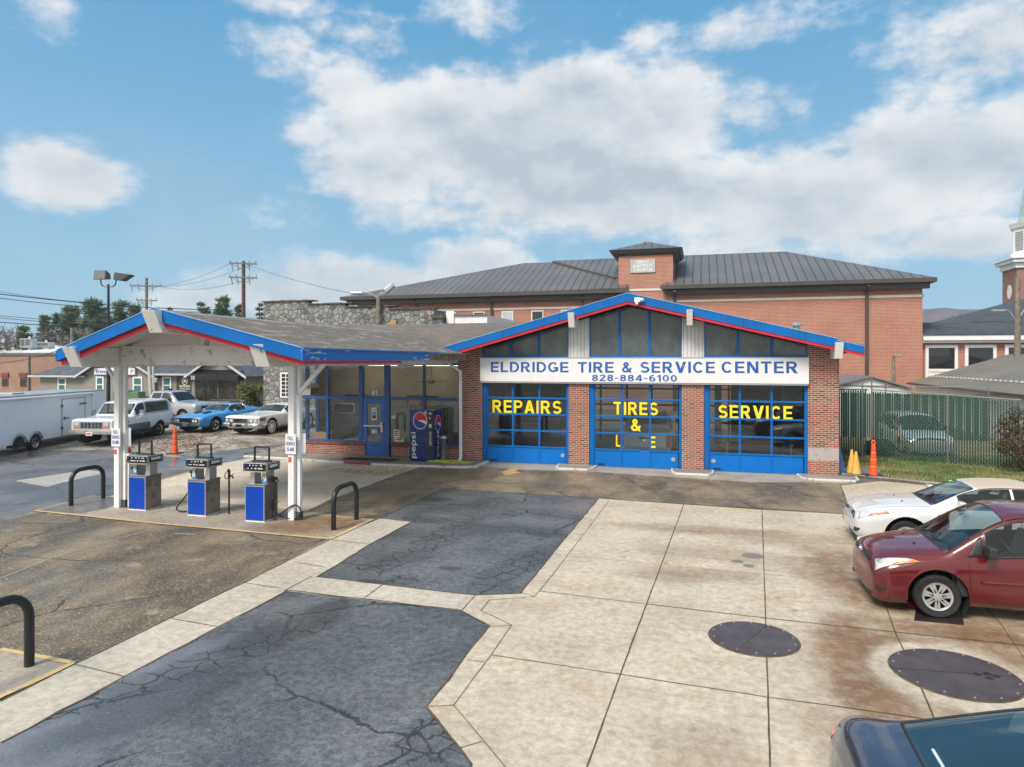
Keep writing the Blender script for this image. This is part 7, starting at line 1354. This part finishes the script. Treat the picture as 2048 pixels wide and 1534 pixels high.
# brick flat building with roof gear
fb = thing('flat_roof_building', 'orange brick building with white flat roof and roof top units', 'building', (-85, 65, 0), world=True)
mb = MB(); mb.box(-110, -68.5, 60, 75, 0, 4.78); obj('brick_wall', mb, M_BRICK3, fb); mb = MB(); mb.box(-110, -68.4, 59.9, 60.4, 4.782, 5.0); mb.prism([(-110, 60.3, 5.0), (-68.4, 60.3, 5.0), (-68.4, 75, 6.1), (-110, 75, 6.1)], (0, 0, -.2)); mb.box(-80, -66, 74, 75, 5, 7.2); mb.prism([(-73, 70, 6.0), (-66, 70, 6.6), (-66, 75, 7.6), (-73, 75, 6.6)], (0, 0, -.3)); obj('white_roof', mb, basic('white_membrane', (.72, .73, .74), .5, var=.12), fb)
mb = MB(); mb.box(-110, -68.45, 59.86, 59.998, 4.5, 4.779); mb.box(-73.8, -73.6, 59.85, 59.99, 0, 4.5); obj('gutter', mb, M_GREY, fb)
for u in (-77.3, -74.6, -71.6):
    mb = MB(); mb.box(u - .45, u + .45, 59.92, 59.998, .95, 1.85); wf = obj('window', mb, M_WOOD, fb); mb = MB(); mb.box(u - .38, u - .03, 59.91, 59.918, 1.02, 1.8); mb.box(u + .03, u + .38, 59.91, 59.918, 1.02, 1.8); obj('pane', mb, M_GLASSW, wf); mb = MB(); mb.box(u - .55, u + .55, 59.85, 59.998, 2.0, 2.5); obj('red_lintel', mb, basic('lintel_red', (.2, .05, .04), .8), fb)
for px0, px1, y0, y1, Z, lab in ((39, 61, 677, 692, 80, 'grey box roof unit on the white flat roof'), (69, 97, 684, 692, 82, 'long low roof unit beside the vent on the flat roof'), (-10, 8, 683, 692, 82, 'dark roof unit at the left end of the flat roof')):
    a, b = D(px0, y1, Z), D(px1, y0, Z); t = thing('roof_unit', lab, 'roof unit', (a[0], a[1], a[2] - .3), TH); w_ = math.hypot(b[0] - a[0], b[1] - a[1]); h_ = b[2] - a[2] + .3
    mb = MB(); mb.box(0, w_, 0, 1.2, .1, h_); mb.box(.1, .2, .1, 1.1, -.3, .1); mb.box(w_ - .2, w_ - .1, .1, 1.1, -.3, .1); obj('case', mb, M_GALV, t, bevel=.02); mb = MB(); mb.box(.1, w_ * .45, -.02, -.001, .35, h_ - .12); mb.box(w_ * .55, w_ - .1, -.02, -.001, .35, h_ - .12); obj('grille', mb, M_GREY, t); mb = MB(); mb.cyl((w_ * .6, .6, h_), (w_ * .6, .6, h_ + .25), .12); obj('vent', mb, M_WHITE, t)
# ------------------------------------------------------------------ right side: shed, tent roof, fence, lawn
sh = thing('metal_roof_shed', 'long white shed with brown grey ribbed metal roof behind the fence', 'shed', (16.5, 38, 0), world=True)
n0, n1 = 24, 51.0; ue, ur = 13.2, 19.0
mb = MB(); mb.prism([(ue, n0, 2.42), (ur, n0, 4.28), (ur, n1, 4.28), (ue, n1, 2.42)], (0, 0, -.06)); mb.prism([(ur, n0, 4.28), (ur + 6, n0, 2.4), (ur + 6, n1, 2.4), (ur, n1, 4.28)], (0, 0, -.06)); obj('roof', mb, M_SHEDROOF, sh)
mb = MB(); k = n0
while k < n1: mb.cbox((14.4, k, 2.42 + 1.2 * .3207 + .06), (.1, .1, .1)); k += .6
mb.bar((14.4, n0, 2.84), (14.4, n1, 2.84), .03, .03); obj('snow_guard', mb, basic('pale_guard', (.5, .5, .48), .5), sh)
mb = MB(); mb.box(ue + .35, ue + .45, n0 + .3, n1 - .3, 0, 2.36); mb.box(ur + 5, ur + 5.1, n0 + .3, n1 - .3, 0, 2.4); mb.prism([(ue + .45, n1 - .4, 0), (ur + 5, n1 - .4, 0), (ur + 5, n1 - .4, 2.3), (ur, n1 - .4, 4.1), (ue + .45, n1 - .4, 2.3)], (0, .1, 0)); mb.prism([(ue + .45, n0 + .3, 0), (ur + 5, n0 + .3, 0), (ur + 5, n0 + .3, 2.3), (ur, n0 + .3, 4.1), (ue + .45, n0 + .3, 2.3)], (0, .1, 0)); obj('wall', mb, M_WHITE, sh)
mb = MB(); mb.box(ue - .06, ue + .04, n0, n1, 2.30, 2.40); obj('gutter', mb, M_BRONZE, sh)
nt0 = 37.0; a, b, c_ = F(1655, 777, nt0), F(1822, 779, nt0), F(1741, 756, nt0)
ts = thing('white_gable_shed', 'small white gabled shed with grey roof behind the gate', 'shed', (c_[0], nt0 + 2, 0), world=True)
mb = MB(); mb.prism([(a[0], nt0, 0), (b[0], nt0, 0), (b[0], nt0, b[1]), (c_[0], nt0, c_[1]), (a[0], nt0, a[1])], (0, 5, 0)); obj('wall', mb, M_WHITE, ts); mb = MB()
for q in (a, b): mb.prism([(q[0], nt0 - .2, q[1] + .03), (c_[0], nt0 - .2, c_[1] + .03), (c_[0], nt0 + 5.2, c_[1] + .03), (q[0], nt0 + 5.2, q[1] + .03)], (0, 0, .07))
obj('roof', mb, seam('grey_corrugated', (.19, .2, .21), 1, .35), ts)
M_POSTG = basic('dull_post', (.20, .22, .22), .5, metal=.4)
def slat_fence(name, label, P0, P1, zt0, zt1, posts, top=0.0, gap=.022, mt=None, wd=.062):
    t = thing(name, label, 'fence', (*P0, 0), world=True, group='green slatted chain link fencing'); d = Vector((P1[0] - P0[0], P1[1] - P0[1], 0)); L = d.length; d.normalize(); s_ = Vector((-d.y, d.x, 0)); p0 = Vector((*P0, 0))
    mb = MB(); x = .03; rnd = random.Random(5)
    while x < L - .05:
        zt = zt0 + (zt1 - zt0) * x / L - top + rnd.uniform(-.02, .02); a = p0 + d * x; b = a + d * wd; mb.prism([tuple(a + Vector((0, 0, .06))), tuple(b + Vector((0, 0, .06))), tuple(b + Vector((0, 0, zt - .04))), tuple((a + b) / 2 + Vector((0, 0, zt))), tuple(a + Vector((0, 0, zt - .04)))], tuple(s_ * .008)); x += wd + gap
    obj('privacy_slats', mb, mt or M_GREEN, t)
    mb = MB(); e = Vector((0, 0, 1)); mb.tube([tuple(p0 + e * zt0), tuple(p0 + d * L + e * zt1)], .025, 6); mb.tube([tuple(p0 + e * .08), tuple(p0 + d * L + e * .08)], .01, 5)
    x = 0.0                                             # woven wire, 6 cm diamonds on the upper band, wider below
    H_ = min(zt0, zt1); sp = .16
    while x < L + H_:
        for dr in (1, -1):
            x0 = x; z0 = 0; x1, z1 = (x - H_, H_)
            if x1 < 0: x1, z1 = 0, x
            if x0 > L: z0 = x - L; x0 = L
            A, B = (x0, z0), (x1, z1)
            if dr < 0: A, B = (L - x0, z0), (L - x1, z1)
            fo = s_ * -.012; mb.tube([tuple(p0 + d * A[0] + e * (A[1] + .06) + fo), tuple(p0 + d * B[0] + e * B[1] + fo)], .0025, 3, caps=False)
        x += sp
    obj('wire_mesh', mb, basic('green_wire', (.06, .14, .11), .4) if top == 0 else basic('grey_wire', (.2, .23, .22), .5), t)
    for x, h in posts: mb = MB(); a = p0 + d * x; mb.cyl(tuple(a), tuple(a + e * h), .026, n=10); obj('post', mb, M_POSTG, t, smooth=True)
slat_fence('fence_gate', 'green slatted gate panel between the station side wall and the tall steel post', (4.5, 29.7), (6.2, 29.3), 2.72, 2.74, [(0.05, 2.75), (1.55, 3.0)])
slat_fence('slatted_fence', 'green slatted fence run across the lawn in front of the silver minivan', (6.32, 29.25), (10.6, 27.45), 2.74, 2.5, [(0, 3.25), (2.5, 2.6), (4.5, 2.5)], .05, .032, None, .05)
slat_fence('slatted_fence', 'darkest green slatted fence run at the bushy end of the lawn', (10.65, 27.43), (14.2, 25.6), 2.45, 2.25, [(1.7, 2.4), (3.7, 2.3)], .0, .012, basic('dark_green_screen', (.010, .05, .036), .6, var=.2))
slat_fence('slatted_fence', 'farther green slatted fence behind the silver minivan with bare mesh on top', (6.4, 37.0), (13.0, 36.8), 2.65, 2.6, [(0, 2.7), (2.2, 2.7), (4.4, 2.7), (6.5, 2.7)], .35)
mb = MB(); KP = [(4.42, 24.72), (6.6, 23.72), (9.0, 22.65), (13.5, 20.7), (26, 16)]
mb.prism([(x, y, .1) for x, y in KP] + [(26, 60, .1), (4.42, 60, .1)], (0, 0, -.2)); struct('lawn_soil', mb, M_SOIL)
kerb(KP, 'lawn_kerb', M_KERB, .13, .16)
mb = MB(); mb.prism([(4.45, 24.95, .104), (5.3, 24.6, .104), (5.9, 25.6, .104), (5.2, 26.4, .104), (4.45, 26.9, .104)], (0, 0, -.01)); struct('bare_patch', mb, basic('grey_dirt', (.17, .155, .135), .9, var=.4, vs=3, bp=.4, bs=25))
def grass(name, n, test, box, h, mats):
    rnd = np.random.default_rng(4); mb = MB()
    while len(mb.f) < n:
        x, y = rnd.uniform(box[0], box[1]), rnd.uniform(box[2], box[3])
        if not test(x, y): continue
        a = rnd.uniform(0, 6.28); w_ = .012; hh = h * rnd.uniform(.5, 1.2); dx, dy = rnd.normal(0, .03, 2); mi = 0 if (math.sin(x * 1.7 + 1) + math.sin(y * 2.3 + x) + rnd.normal(0, .8)) > -.8 else 1
        mb.add([(x - w_ * math.cos(a), y - w_ * math.sin(a), .1), (x + w_ * math.cos(a), y + w_ * math.sin(a), .1), (x + dx, y + dy, .1 + hh)], [(0, 1, 2)], mi)
    o = obj(name, mb, mats); o['kind'] = 'stuff'; o['label'] = 'short winter lawn grass between the kerb and the fence'; return o
grass('lawn_grass', 22000, lambda x, y: y > float(np.interp(x, [p[0] for p in KP], [p[1] for p in KP])) + .25 and not (x < 5.8 and y < 26.2) and y < 31, (4.5, 14, 20.8, 31), .085, [M_BLADE, basic('straw_blade', (.30, .25, .10), .9, var=.3)])
grass('planter_grass', 2500, lambda x, y: True, (-46.4, -40.7, 47.55, 49), .5, [basic('fresh_blade', (.10, .26, .03), .8, var=.4), basic('fresh_blade_b', (.14, .3, .05), .8, var=.4)])
bpy.data.objects['planter_grass']['label'] = 'bright green ground cover in the planter'
# ------------------------------------------------------------------ poles
M_FLOODH = basic('flood_head_grey', (.06, .065, .07), .5)
lp = thing('light_pole', 'tall dark light pole with two floodlight heads above the trailer', 'light pole', (-46.95, 45.03, 0), TH)
mb = MB(); mb.tube([(0, 0, 0), (0, 0, 10.0)], [.16, .09], 10); obj('pole', mb, M_BLACK, lp, smooth=True); mb = MB(); mb.tube(arc([(-.62, 0, 10.55), (-.60, 0, 10.2), (-.4, 0, 9.98), (0, 0, 9.95), (.4, 0, 9.98), (.60, 0, 10.2), (.62, 0, 10.55)], 4), .05, 8); mb.cyl((0, 0, 9.8), (0, 0, 10.15), .09); obj('arm', mb, M_BLACK, lp, smooth=True)
mb = MB(); mb.prism([(-1.1, -.25, 10.5), (-1.1, .5, 10.6), (-1.1, .5, 11.0), (-1.1, -.1, 11.28)], (1.0, 0, 0)); hd = obj('flood_head', mb, M_FLOODH, lp, bevel=.02); mb = MB(); mb.prism([(-1.04, -.26, 10.56), (-.16, -.26, 10.56), (-.16, -.13, 11.22), (-1.04, -.13, 11.22)], (0, -.02, 0)); obj('lens', mb, basic('flood_lens', (.14, .15, .15), .3), hd)
mb = MB(); mb.prism([(.55, -.3, 10.5), (1.2, -.3, 10.42), (1.95, -.3, 10.92), (.65, -.3, 11.1)], (0, .8, 0)); obj('flood_head', mb, M_FLOODH, lp, bevel=.02)
def utility_pole(label, base, h, arms, brown=0, yaw=TH, r=.16):
    t = thing('utility_pole', label, 'utility pole', base, yaw, 'wooden utility poles'); mb = MB(); mb.tube([(0, 0, 0), (0, 0, h)], [r * 1.25, r * .8], 10); obj('pole', mb, M_POLEBR if brown else M_POLE, t, smooth=True)
    for z, x0, x1 in arms:
        mb = MB(); mb.bar((x0, -.18, z + .05), (x1, -.18, z - .05 if h > 10 else z), .1, .13); am = obj('crossarm', mb, M_POLE, t); mb = MB()
        for k in range(5): x = x0 + .1 + (x1 - x0 - .2) * k / 4; mb.cyl((x, -.18, z + .05), (x, -.18, z + .28), .045, n=6); 
        mb.tube([(x0 + .2, -.2, z), (0, -.2, z - .6), (x1 - .2, -.2, z)], .03, 5)
        for k in (0, 1, 3): x = x0 + .25 + (x1 - x0 - .5) * k / 4; mb.tube([(x, -.25, z - .05), (x + .12, -.25, z - .5), (x + .1, -.25, z - .7)], .05, 5)
        obj('insulator', mb, M_INSUL, am)
    return t
utility_pole('tall utility pole with two crossarms, brown at its foot beside the bush', (-42.76, 56.59, 0), 13.5, [(13.25, -1.3, 1.35), (11.9, -1.35, 1.4)], 1, r=.2)
pb_ = utility_pole('utility pole with two crossarms behind the canopy peak', (-66.7, 69.63, 0), 14.2, [(13.2, -2.0, 1.9), (11.4, -1.2, 1.4)], r=.2)
utility_pole('short utility pole above the white flat roof', (-75.7, 67.12, 0), 8.0, [], 0)
p3_ = D(757, 590, 42.5); t = utility_pole('wooden pole with two street lamps in front of the stone parapet', (p3_[0], p3_[1], 0), p3_[2], []); zt = p3_[2]
mb = MB(); mb.tube(arc([(0, 0, zt - .2), (-.6, 0, zt + .12), (-1.0, 0, zt + .15)], 5), .045, 6); mb.tube(arc([(0, 0, zt - .3), (.15, -.1, zt + .05), (.5, -.1, zt + .1), (.75, -.1, zt + .05)], 5), .045, 6); obj('arm', mb, M_GALV, t, smooth=True); mb = MB(); mb.cbox((-1.35, 0, zt + .12), (.8, .3, .16)); mb.bar((.45, -.1, zt + .2), (.95, -.1, zt + .65), .35, .3); obj('lamp_head', mb, M_GALV, t, bevel=.05)
t = utility_pole('pale wooden pole with a lamp arm in front of the church wing', (18.67, 48.82, 0), 9.0, [], r=.17); mb = MB(); mb.tube(arc([(0, 0, 6.2), (-.5, 0, 6.9), (-.9, 0, 7.0)], 4), .04, 6); mb.tube(arc([(0, 0, 6.3), (.35, 0, 6.9), (.7, 0, 7.1)], 4), .04, 6); obj('arm', mb, M_GALV, t); mb = MB(); mb.cbox((-1.2, 0, 6.95), (.7, .25, .14)); obj('lamp_head', mb, M_GALV, t, bevel=.04)
t = utility_pole('short wooden lamp post against the church brick wall', (11.86, 48.99, 0), 4.2, [], r=.12); mb = MB(); mb.cbox((.2, -.1, 4.2), (.5, .2, .12)); obj('lamp_head', mb, M_GALV, t, bevel=.03)
a = D(303, 797, 55); t = thing('service_pole', 'slim pale service pole with meter boxes beside the grey office', 'pole', (a[0], a[1], 0), TH); mb = MB(); mb.tube([(0, 0, 0), (-.25, 0, 4.3)], .13, 8); mb.tube([(.25, 0, 0), (.1, 0, 4.2)], .09, 8); obj('pole', mb, basic('pale_pole', (.45, .46, .43), .6), t, smooth=True); mb = MB(); mb.cbox((.4, -.1, 1.2), (.3, .2, .4)); mb.cbox((.4, -.1, 2.3), (.25, .2, .35)); obj('meter_box', mb, M_GALV, t, bevel=.02)
a, b = D(225, 816, 54), D(275, 786, 54); t = thing('utility_box', 'green transformer box beside the canopy post', 'utility box', (a[0], a[1], 0), TH); w_ = math.hypot(b[0] - a[0], b[1] - a[1]); mb = MB(); mb.box(0, w_ * .52, 0, 1.2, 0, 1.5); mb.box(w_ * .56, w_, .1, 1.2, 0, 1.4); obj('case', mb, basic('box_green', (.10, .19, .08), .5, var=.1), t, bevel=.03)
def wire(p, q, sag, lab, r=.02):
    p, q = Vector(p), Vector(q); mb = MB(); mb.tube([tuple(p.lerp(q, k / 16) - Vector((0, 0, sag * (1 - (2 * k / 16 - 1) ** 2)))) for k in range(17)], r, 4); return solo('power_line', mb, M_BLACK, lab, 'wire', 'overhead wires on the left')
W_A = lambda y: D(487, y, 66); W_B = lambda x, y: D(x, y, 85)
for (px, py, Z, q, sag, r, lab) in ((-80, 578, 50, W_A(620), .4, .035, 'thick upper black cable crossing the left sky to the tall pole'), (-80, 586, 50, W_A(623), .5, .025, 'thin black cable just under the thick upper one'), (-80, 568, 50, W_B(293, 605), .6, .018, 'highest thin wire at the left edge of the sky'), (-80, 624, 50, W_A(655), .3, .02, 'upper wire of the group crossing the pines'), (-80, 628, 50, W_A(662), .3, .02, 'second wire of the group crossing the pines'), (-80, 638, 50, W_A(668), .2, .03, 'thick wire of the group crossing the pines'), (-80, 661, 50, W_A(672), .2, .018, 'lowest wire crossing the pines'),
                               (-40, 726, 42, D(118, 700, 40), .25, .02, 'short dark cable in front of the orange brick wall')):
    wire(D(px, py, Z), q, sag, lab, r)
for k, (y0, dx) in enumerate(((526, -1.2), (525, 1.1), (554, 0.9))):
    wire(W_B(293 + 22 * (k - 1), 572), (W_A(y0)[0] + dx * CT, W_A(y0)[1] + dx * ST, W_A(y0)[2]), .8, ['wire from the left pole to the left end of the top crossarm', 'wire from the left pole to the far end of the top crossarm', 'wire from the left pole to the lower crossarm'][k], .018)
wire(W_A(526), (p3_[0], p3_[1], p3_[2] - .2), .3, 'thin wire from the tall pole down to the street lamp pole', .014); wire((p3_[0], p3_[1], p3_[2] - .4), D(905, 650, 36), .1, 'thin wire from the street lamp pole down to the office roof', .014)
# ------------------------------------------------------------------ trees
def leafmat(name, c1, c2):
    m, nt = newmat(name); v = objco(nt); r = nd(nt, 'ObjectInfo').outputs['Random']
    c = mixc(nt, mapr(nt, noise(nt, v, 1.3, 4, .6), .3, .7), c1, c2)
    finish(nt, nd(nt, 'MixShader', {0: .25, 1: bsdf(nt, c, .8), 2: nd(nt, 'BsdfTranslucent', {0: c2}).outputs[0]}).outputs[0]); return m
M_PINE = leafmat('pine_needles', (.075, .11, .075), (.17, .225, .125)); M_PINE2 = leafmat('golden_needles', (.06, .085, .02), (.14, .16, .04)); M_LEAF = leafmat('broad_leaves', (.045, .075, .02), (.16, .18, .05)); M_BRNL = leafmat('brown_twigs', (.05, .04, .025), (.12, .09, .05)); M_BARK = basic('bark', (.11, .085, .07), .9, var=.3); M_TWIG = basic('bare_twig', (.16, .13, .12), .9, var=.2)
def pine(px, ytop, Z, wpx, seed, label, mat=None, low=.28):
    x, y, zt = D(px, ytop, Z); R_ = wpx * .92 / 2 / FPX * Z; rnd = random.Random(seed); t = thing('pine_tree', label, 'tree', (x, y, 0), group='evergreens behind the buildings'); h = zt
    mb = MB(); mb.tube([(0, 0, 0), (rnd.uniform(-.3, .3), 0, h * .6), (rnd.uniform(-.4, .4), 0, h * .97)], [.28, .18, .04], 7)
    cr = MB(); lay = int(9 + h * .6)
    for k in range(lay):
        z = h * (low + (1 - low) * (k + rnd.random() * .8) / lay); f = 1 - (z / h - low) / (1 - low); rr = R_ * (.30 + .85 * f ** .75) * rnd.uniform(.6, 1.12)
        for b in range(rnd.randint(3, 5)):
            a = rnd.uniform(0, 6.28); L_ = rr * rnd.uniform(.55, 1.1); tip = Vector((L_ * math.cos(a), L_ * math.sin(a), z + L_ * rnd.uniform(-.05, .35))); mb.tube([(0, 0, z), tuple(tip)], [.06, .02], 4, caps=False)
            for c in range(rnd.randint(4, 7)):
                q = Vector((0, 0, z)).lerp(tip, rnd.uniform(.35, 1.05)) + Vector((rnd.gauss(0, .22), rnd.gauss(0, .22), rnd.gauss(.05, .15))) * (R_ / 2.5); s_ = rnd.uniform(.4, .8) * R_ / 2.6
                for _ in range(15):
                    d = Vector((rnd.gauss(0, 1), rnd.gauss(0, 1), rnd.gauss(.35, .7))).normalized(); e = Vector((rnd.gauss(0, 1), rnd.gauss(0, 1), rnd.gauss(0, .6))).normalized() * s_ * .22; b0 = q + d * s_ * .15; cr.add([tuple(b0 - e), tuple(b0 + e), tuple(b0 + d * s_ * rnd.uniform(.8, 1.4))], [(0, 1, 2)])
    obj('trunk', mb, M_BARK, t); obj('crown', cr, mat or M_PINE, t)
for i, (px, yt, Z, w_, lab) in enumerate(((90, 630, 98, 45, 'smallest dark pine at the left end of the pine row'), (112, 627, 102, 50, 'pine with thin top just right of the smallest pine'), (142, 620, 100, 75, 'broad yellow green pine left of the tallest one'), (190, 604, 95, 92, 'tallest broad pine just left of the light pole'), (238, 610, 100, 70, 'pine directly behind the dark light pole'), (268, 614, 105, 62, 'sparse grey green pine right of the light pole'), (340, 616, 112, 26, 'tiny pine top just right of the canopy peak'),
    (405, 609, 110, 46, 'sparse pine left of the bushy one beyond the canopy roof'), (446, 600, 108, 76, 'bushy pine beyond the canopy roof'), (478, 608, 114, 40, 'thin pine directly behind the tall utility pole'), (521, 607, 70, 34, 'dark pine at the corner of the stone building'))): pine(px, yt, Z, w_, 20 + i, lab)
pine(47, 656, 84, 58, 71, 'round golden green evergreen above the flat roof', M_PINE2, .15)
def bare(px, ytop, Z, wpx, seed, label, thick=.16, depth=5):
    x, y, zt = D(px, ytop, Z); rnd = random.Random(seed); t = thing('bare_tree', label, 'tree', (x, y, 0), group='bare winter trees'); mb = MB(); tw = MB()
    def grow(p, d, L_, r, k):
        q = p + d * L_; (mb if k > depth - 3 else tw).tube([tuple(p), tuple(q)], [r, r * .72], 5 if k > 3 else 3, caps=False)
        if k == 0: return
        for _ in range(rnd.randint(2, 3) if k > 1 else 3):
            e = (d + Vector((rnd.gauss(0, .42), rnd.gauss(0, .42), rnd.gauss(.12, .25)))).normalized(); grow(p + d * L_ * rnd.uniform(.6, 1), e, L_ * rnd.uniform(.62, .85), max(r * .62, .04), k - 1)
    grow(Vector((0, 0, 0)), Vector((0, 0, 1)), zt * .30, thick, depth); obj('trunk', mb, M_BARK, t); obj('branches', tw, M_TWIG, t)
for i, (px, yt, Z, lab) in enumerate(((8, 612, 85, 'bare tree at the very left edge'), (36, 622, 95, 'bare tree just left of the golden evergreen'), (68, 628, 100, 'bare tree just right of the golden evergreen'), (125, 640, 90, 'low bare tree in front of the pines, left one'), (165, 645, 88, 'low bare tree in front of the pines, middle one'), (205, 648, 92, 'low bare tree in front of the pines, beside the light pole'), (172, 618, 112, 'tall bare tree standing between two pines'), (1872, 596, 95, 'bare tree just right of the church corner'), (1928, 600, 105, 'bare tree between the church corner and the steeple'), (1985, 604, 110, 'bare tree just left of the steeple'), (22, 632, 80, 'bushy bare tree in front of the others at the left edge'), (52, 640, 88, 'bare tree behind the golden evergreen'), (85, 642, 86, 'low bare tree behind the long roof unit'), (-14, 625, 85, 'bare tree cut by the left photo edge'))): bare(px, yt, Z, 60, 40 + i, lab)
def bush(x, y, h, r, seed, name, label, mat, n=2600, leaf=.10):
    rnd = random.Random(seed); t = thing(name, label, 'shrub', (x, y, 0)); mb = MB(); cr = MB(); cl = []
    for k in range(16):
        a = rnd.uniform(0, 6.28); q = Vector((r * .75 * math.cos(a) * rnd.random() ** .5, r * .75 * math.sin(a) * rnd.random() ** .5, h * rnd.uniform(.25, .88))); cl.append((q, r * rnd.uniform(.25, .5))); mb.tube([(0, 0, 0), tuple(q * .6), tuple(q)], [.04, .03, .012], 4, caps=False)
    for _ in range(n):
        q, s_ = rnd.choice(cl); d = Vector((rnd.gauss(0, 1), rnd.gauss(0, 1), rnd.gauss(0, 1))).normalized(); p = q + d * s_ * rnd.uniform(.5, 1.1); e1 = Vector((rnd.gauss(0, 1), rnd.gauss(0, 1), rnd.gauss(0, 1))).normalized(); e2 = e1.cross(d).normalized() * leaf * .5; e1 = e1 * leaf * rnd.uniform(.6, 1.2); cr.add([tuple(p - e2), tuple(p + e1 * .5), tuple(p + e2), tuple(p - e1 * .5)], [(0, 1, 2, 3)])
    obj('stems', mb, M_BARK, t); obj('leaves', cr, mat, t)
a = D(510, 800, 46.5); bush(a[0], a[1] - .3, 2.3, 1.0, 5, 'leafy_shrub', 'rounded green leafy shrub at the corner of the stone building', M_LEAF, 3000, .13)
bush(10.55, 26.75, 2.3, 1.15, 8, 'twiggy_shrub', 'brown twiggy shrub against the fence at the lawn end', M_BRNL, 4500, .06)
bush(-40.2, 48.0, 1.0, .5, 9, 'small_shrub', 'small brown shrub beside the stair railing', M_BRNL, 600, .1); bush(-45.9, 48.2, .9, .5, 10, 'small_shrub', 'small green shrub at the planter end away from the steps', M_LEAF, 600, .1)
# black bags behind the fence
for x, y, s_, lab in ((6.75, 30.0, .6, 'black wrapped bundle lying behind the fence beside the silver minivan'),):
    mb = MB(); mb.lathe([(.0, 0), (.75, .05), (.85, .35), (.7, .65), (.3, .8), (0, .82)], n=14); mb.v = [(a * .7, b * .6, c * .8 * (1 + .08 * math.sin(a * 7 + b * 9))) for a, b, c in mb.v]; o = solo('covered_bundle', mb, M_RUBBER, lab, 'bundle', smooth='all'); o.location = (x, y, .1)
# ------------------------------------------------------------------ hills
def hills():
    mb = MB(); xs = np.linspace(-900, 1200, 160); rnd = np.random.default_rng(2)
    top = []
    for i, x in enumerate(xs):
        h = 8 + 10 * math.sin(x * .004 + 1) + 6 * math.sin(x * .011) + rnd.normal(0, .8)
        k = max(0, min(1, (x - 60) / 140)); h = h * (1 - k) + k * (66 + 5 * math.sin(x * .013) + 2 * math.sin(x * .05) + rnd.normal(0, .8))
        top.append(max(3, h))
    n = len(xs); mb.add([(x, 900 - .25 * x, -5) for x in xs] + [(x, 930 - .25 * x, h * .7) for x, h in zip(xs, top)] + [(x, 980 - .25 * x, h) for x, h in zip(xs, top)] + [(x, 1150, -5) for x in xs], [(r * n + i, r * n + i + 1, (r + 1) * n + i + 1, (r + 1) * n + i) for r in range(3) for i in range(n - 1)])
    m, nt = newmat('wooded_hill'); v = objco(nt); c = mixc(nt, mapr(nt, noise(nt, v, .05, 6, .7), .35, .65), (.07, .075, .10), (.13, .10, .10)); finish(nt, bsdf(nt, c, 1)); struct('hills', mb, m)
hills()
# gentle aerial haze over the far side of the place
hz_ = MB(); hz_.box(-1000, 1400, -20, 1300, -21, 42)
m, nt = newmat('haze_air'); nd(nt, 'OutputMaterial', {'Volume': nd(nt, 'VolumePrincipled', {'Color': (.75, .85, .95, 1), 'Density': .0005, 'Anisotropy': .2}).outputs[0]})
ho = obj('haze', hz_, m); ho['kind'] = 'stuff'

# ------------------------------------------------------------------ fallen leaves
def leaves():
    rnd = np.random.default_rng(11); mb = MB()
    while len(mb.f) < 5200:
        x, y = rnd.uniform(-32, -16.4), rnd.uniform(20.5, 36); z = lot_h(x, y)
        if z < .004 or math.sin(x * .8 + 2) + math.sin(y * .9 + x * .4) + rnd.normal(0, .8) < .1: continue
        a = rnd.uniform(0, 6.28); s_ = rnd.uniform(.03, .075); c, d = math.cos(a) * s_, math.sin(a) * s_; h = rnd.uniform(.004, .03)
        mb.add([(x - c, y - d, z + .006), (x + d * .6, y - c * .6, z + h), (x + c, y + d, z + .008), (x - d * .6, y + c * .6, z + h)], [(0, 1, 2, 3)], int(rnd.integers(0, 3)))
    o = obj('fallen_leaves', mb, [basic('rust_leaf', (.21, .085, .03), .8, var=.4), basic('tan_leaf', (.32, .21, .10), .8, var=.4), basic('dark_leaf', (.07, .045, .03), .8, var=.4)]); o['kind'] = 'stuff'; o['label'] = 'fallen brown leaves scattered over the gravel lot'
leaves()
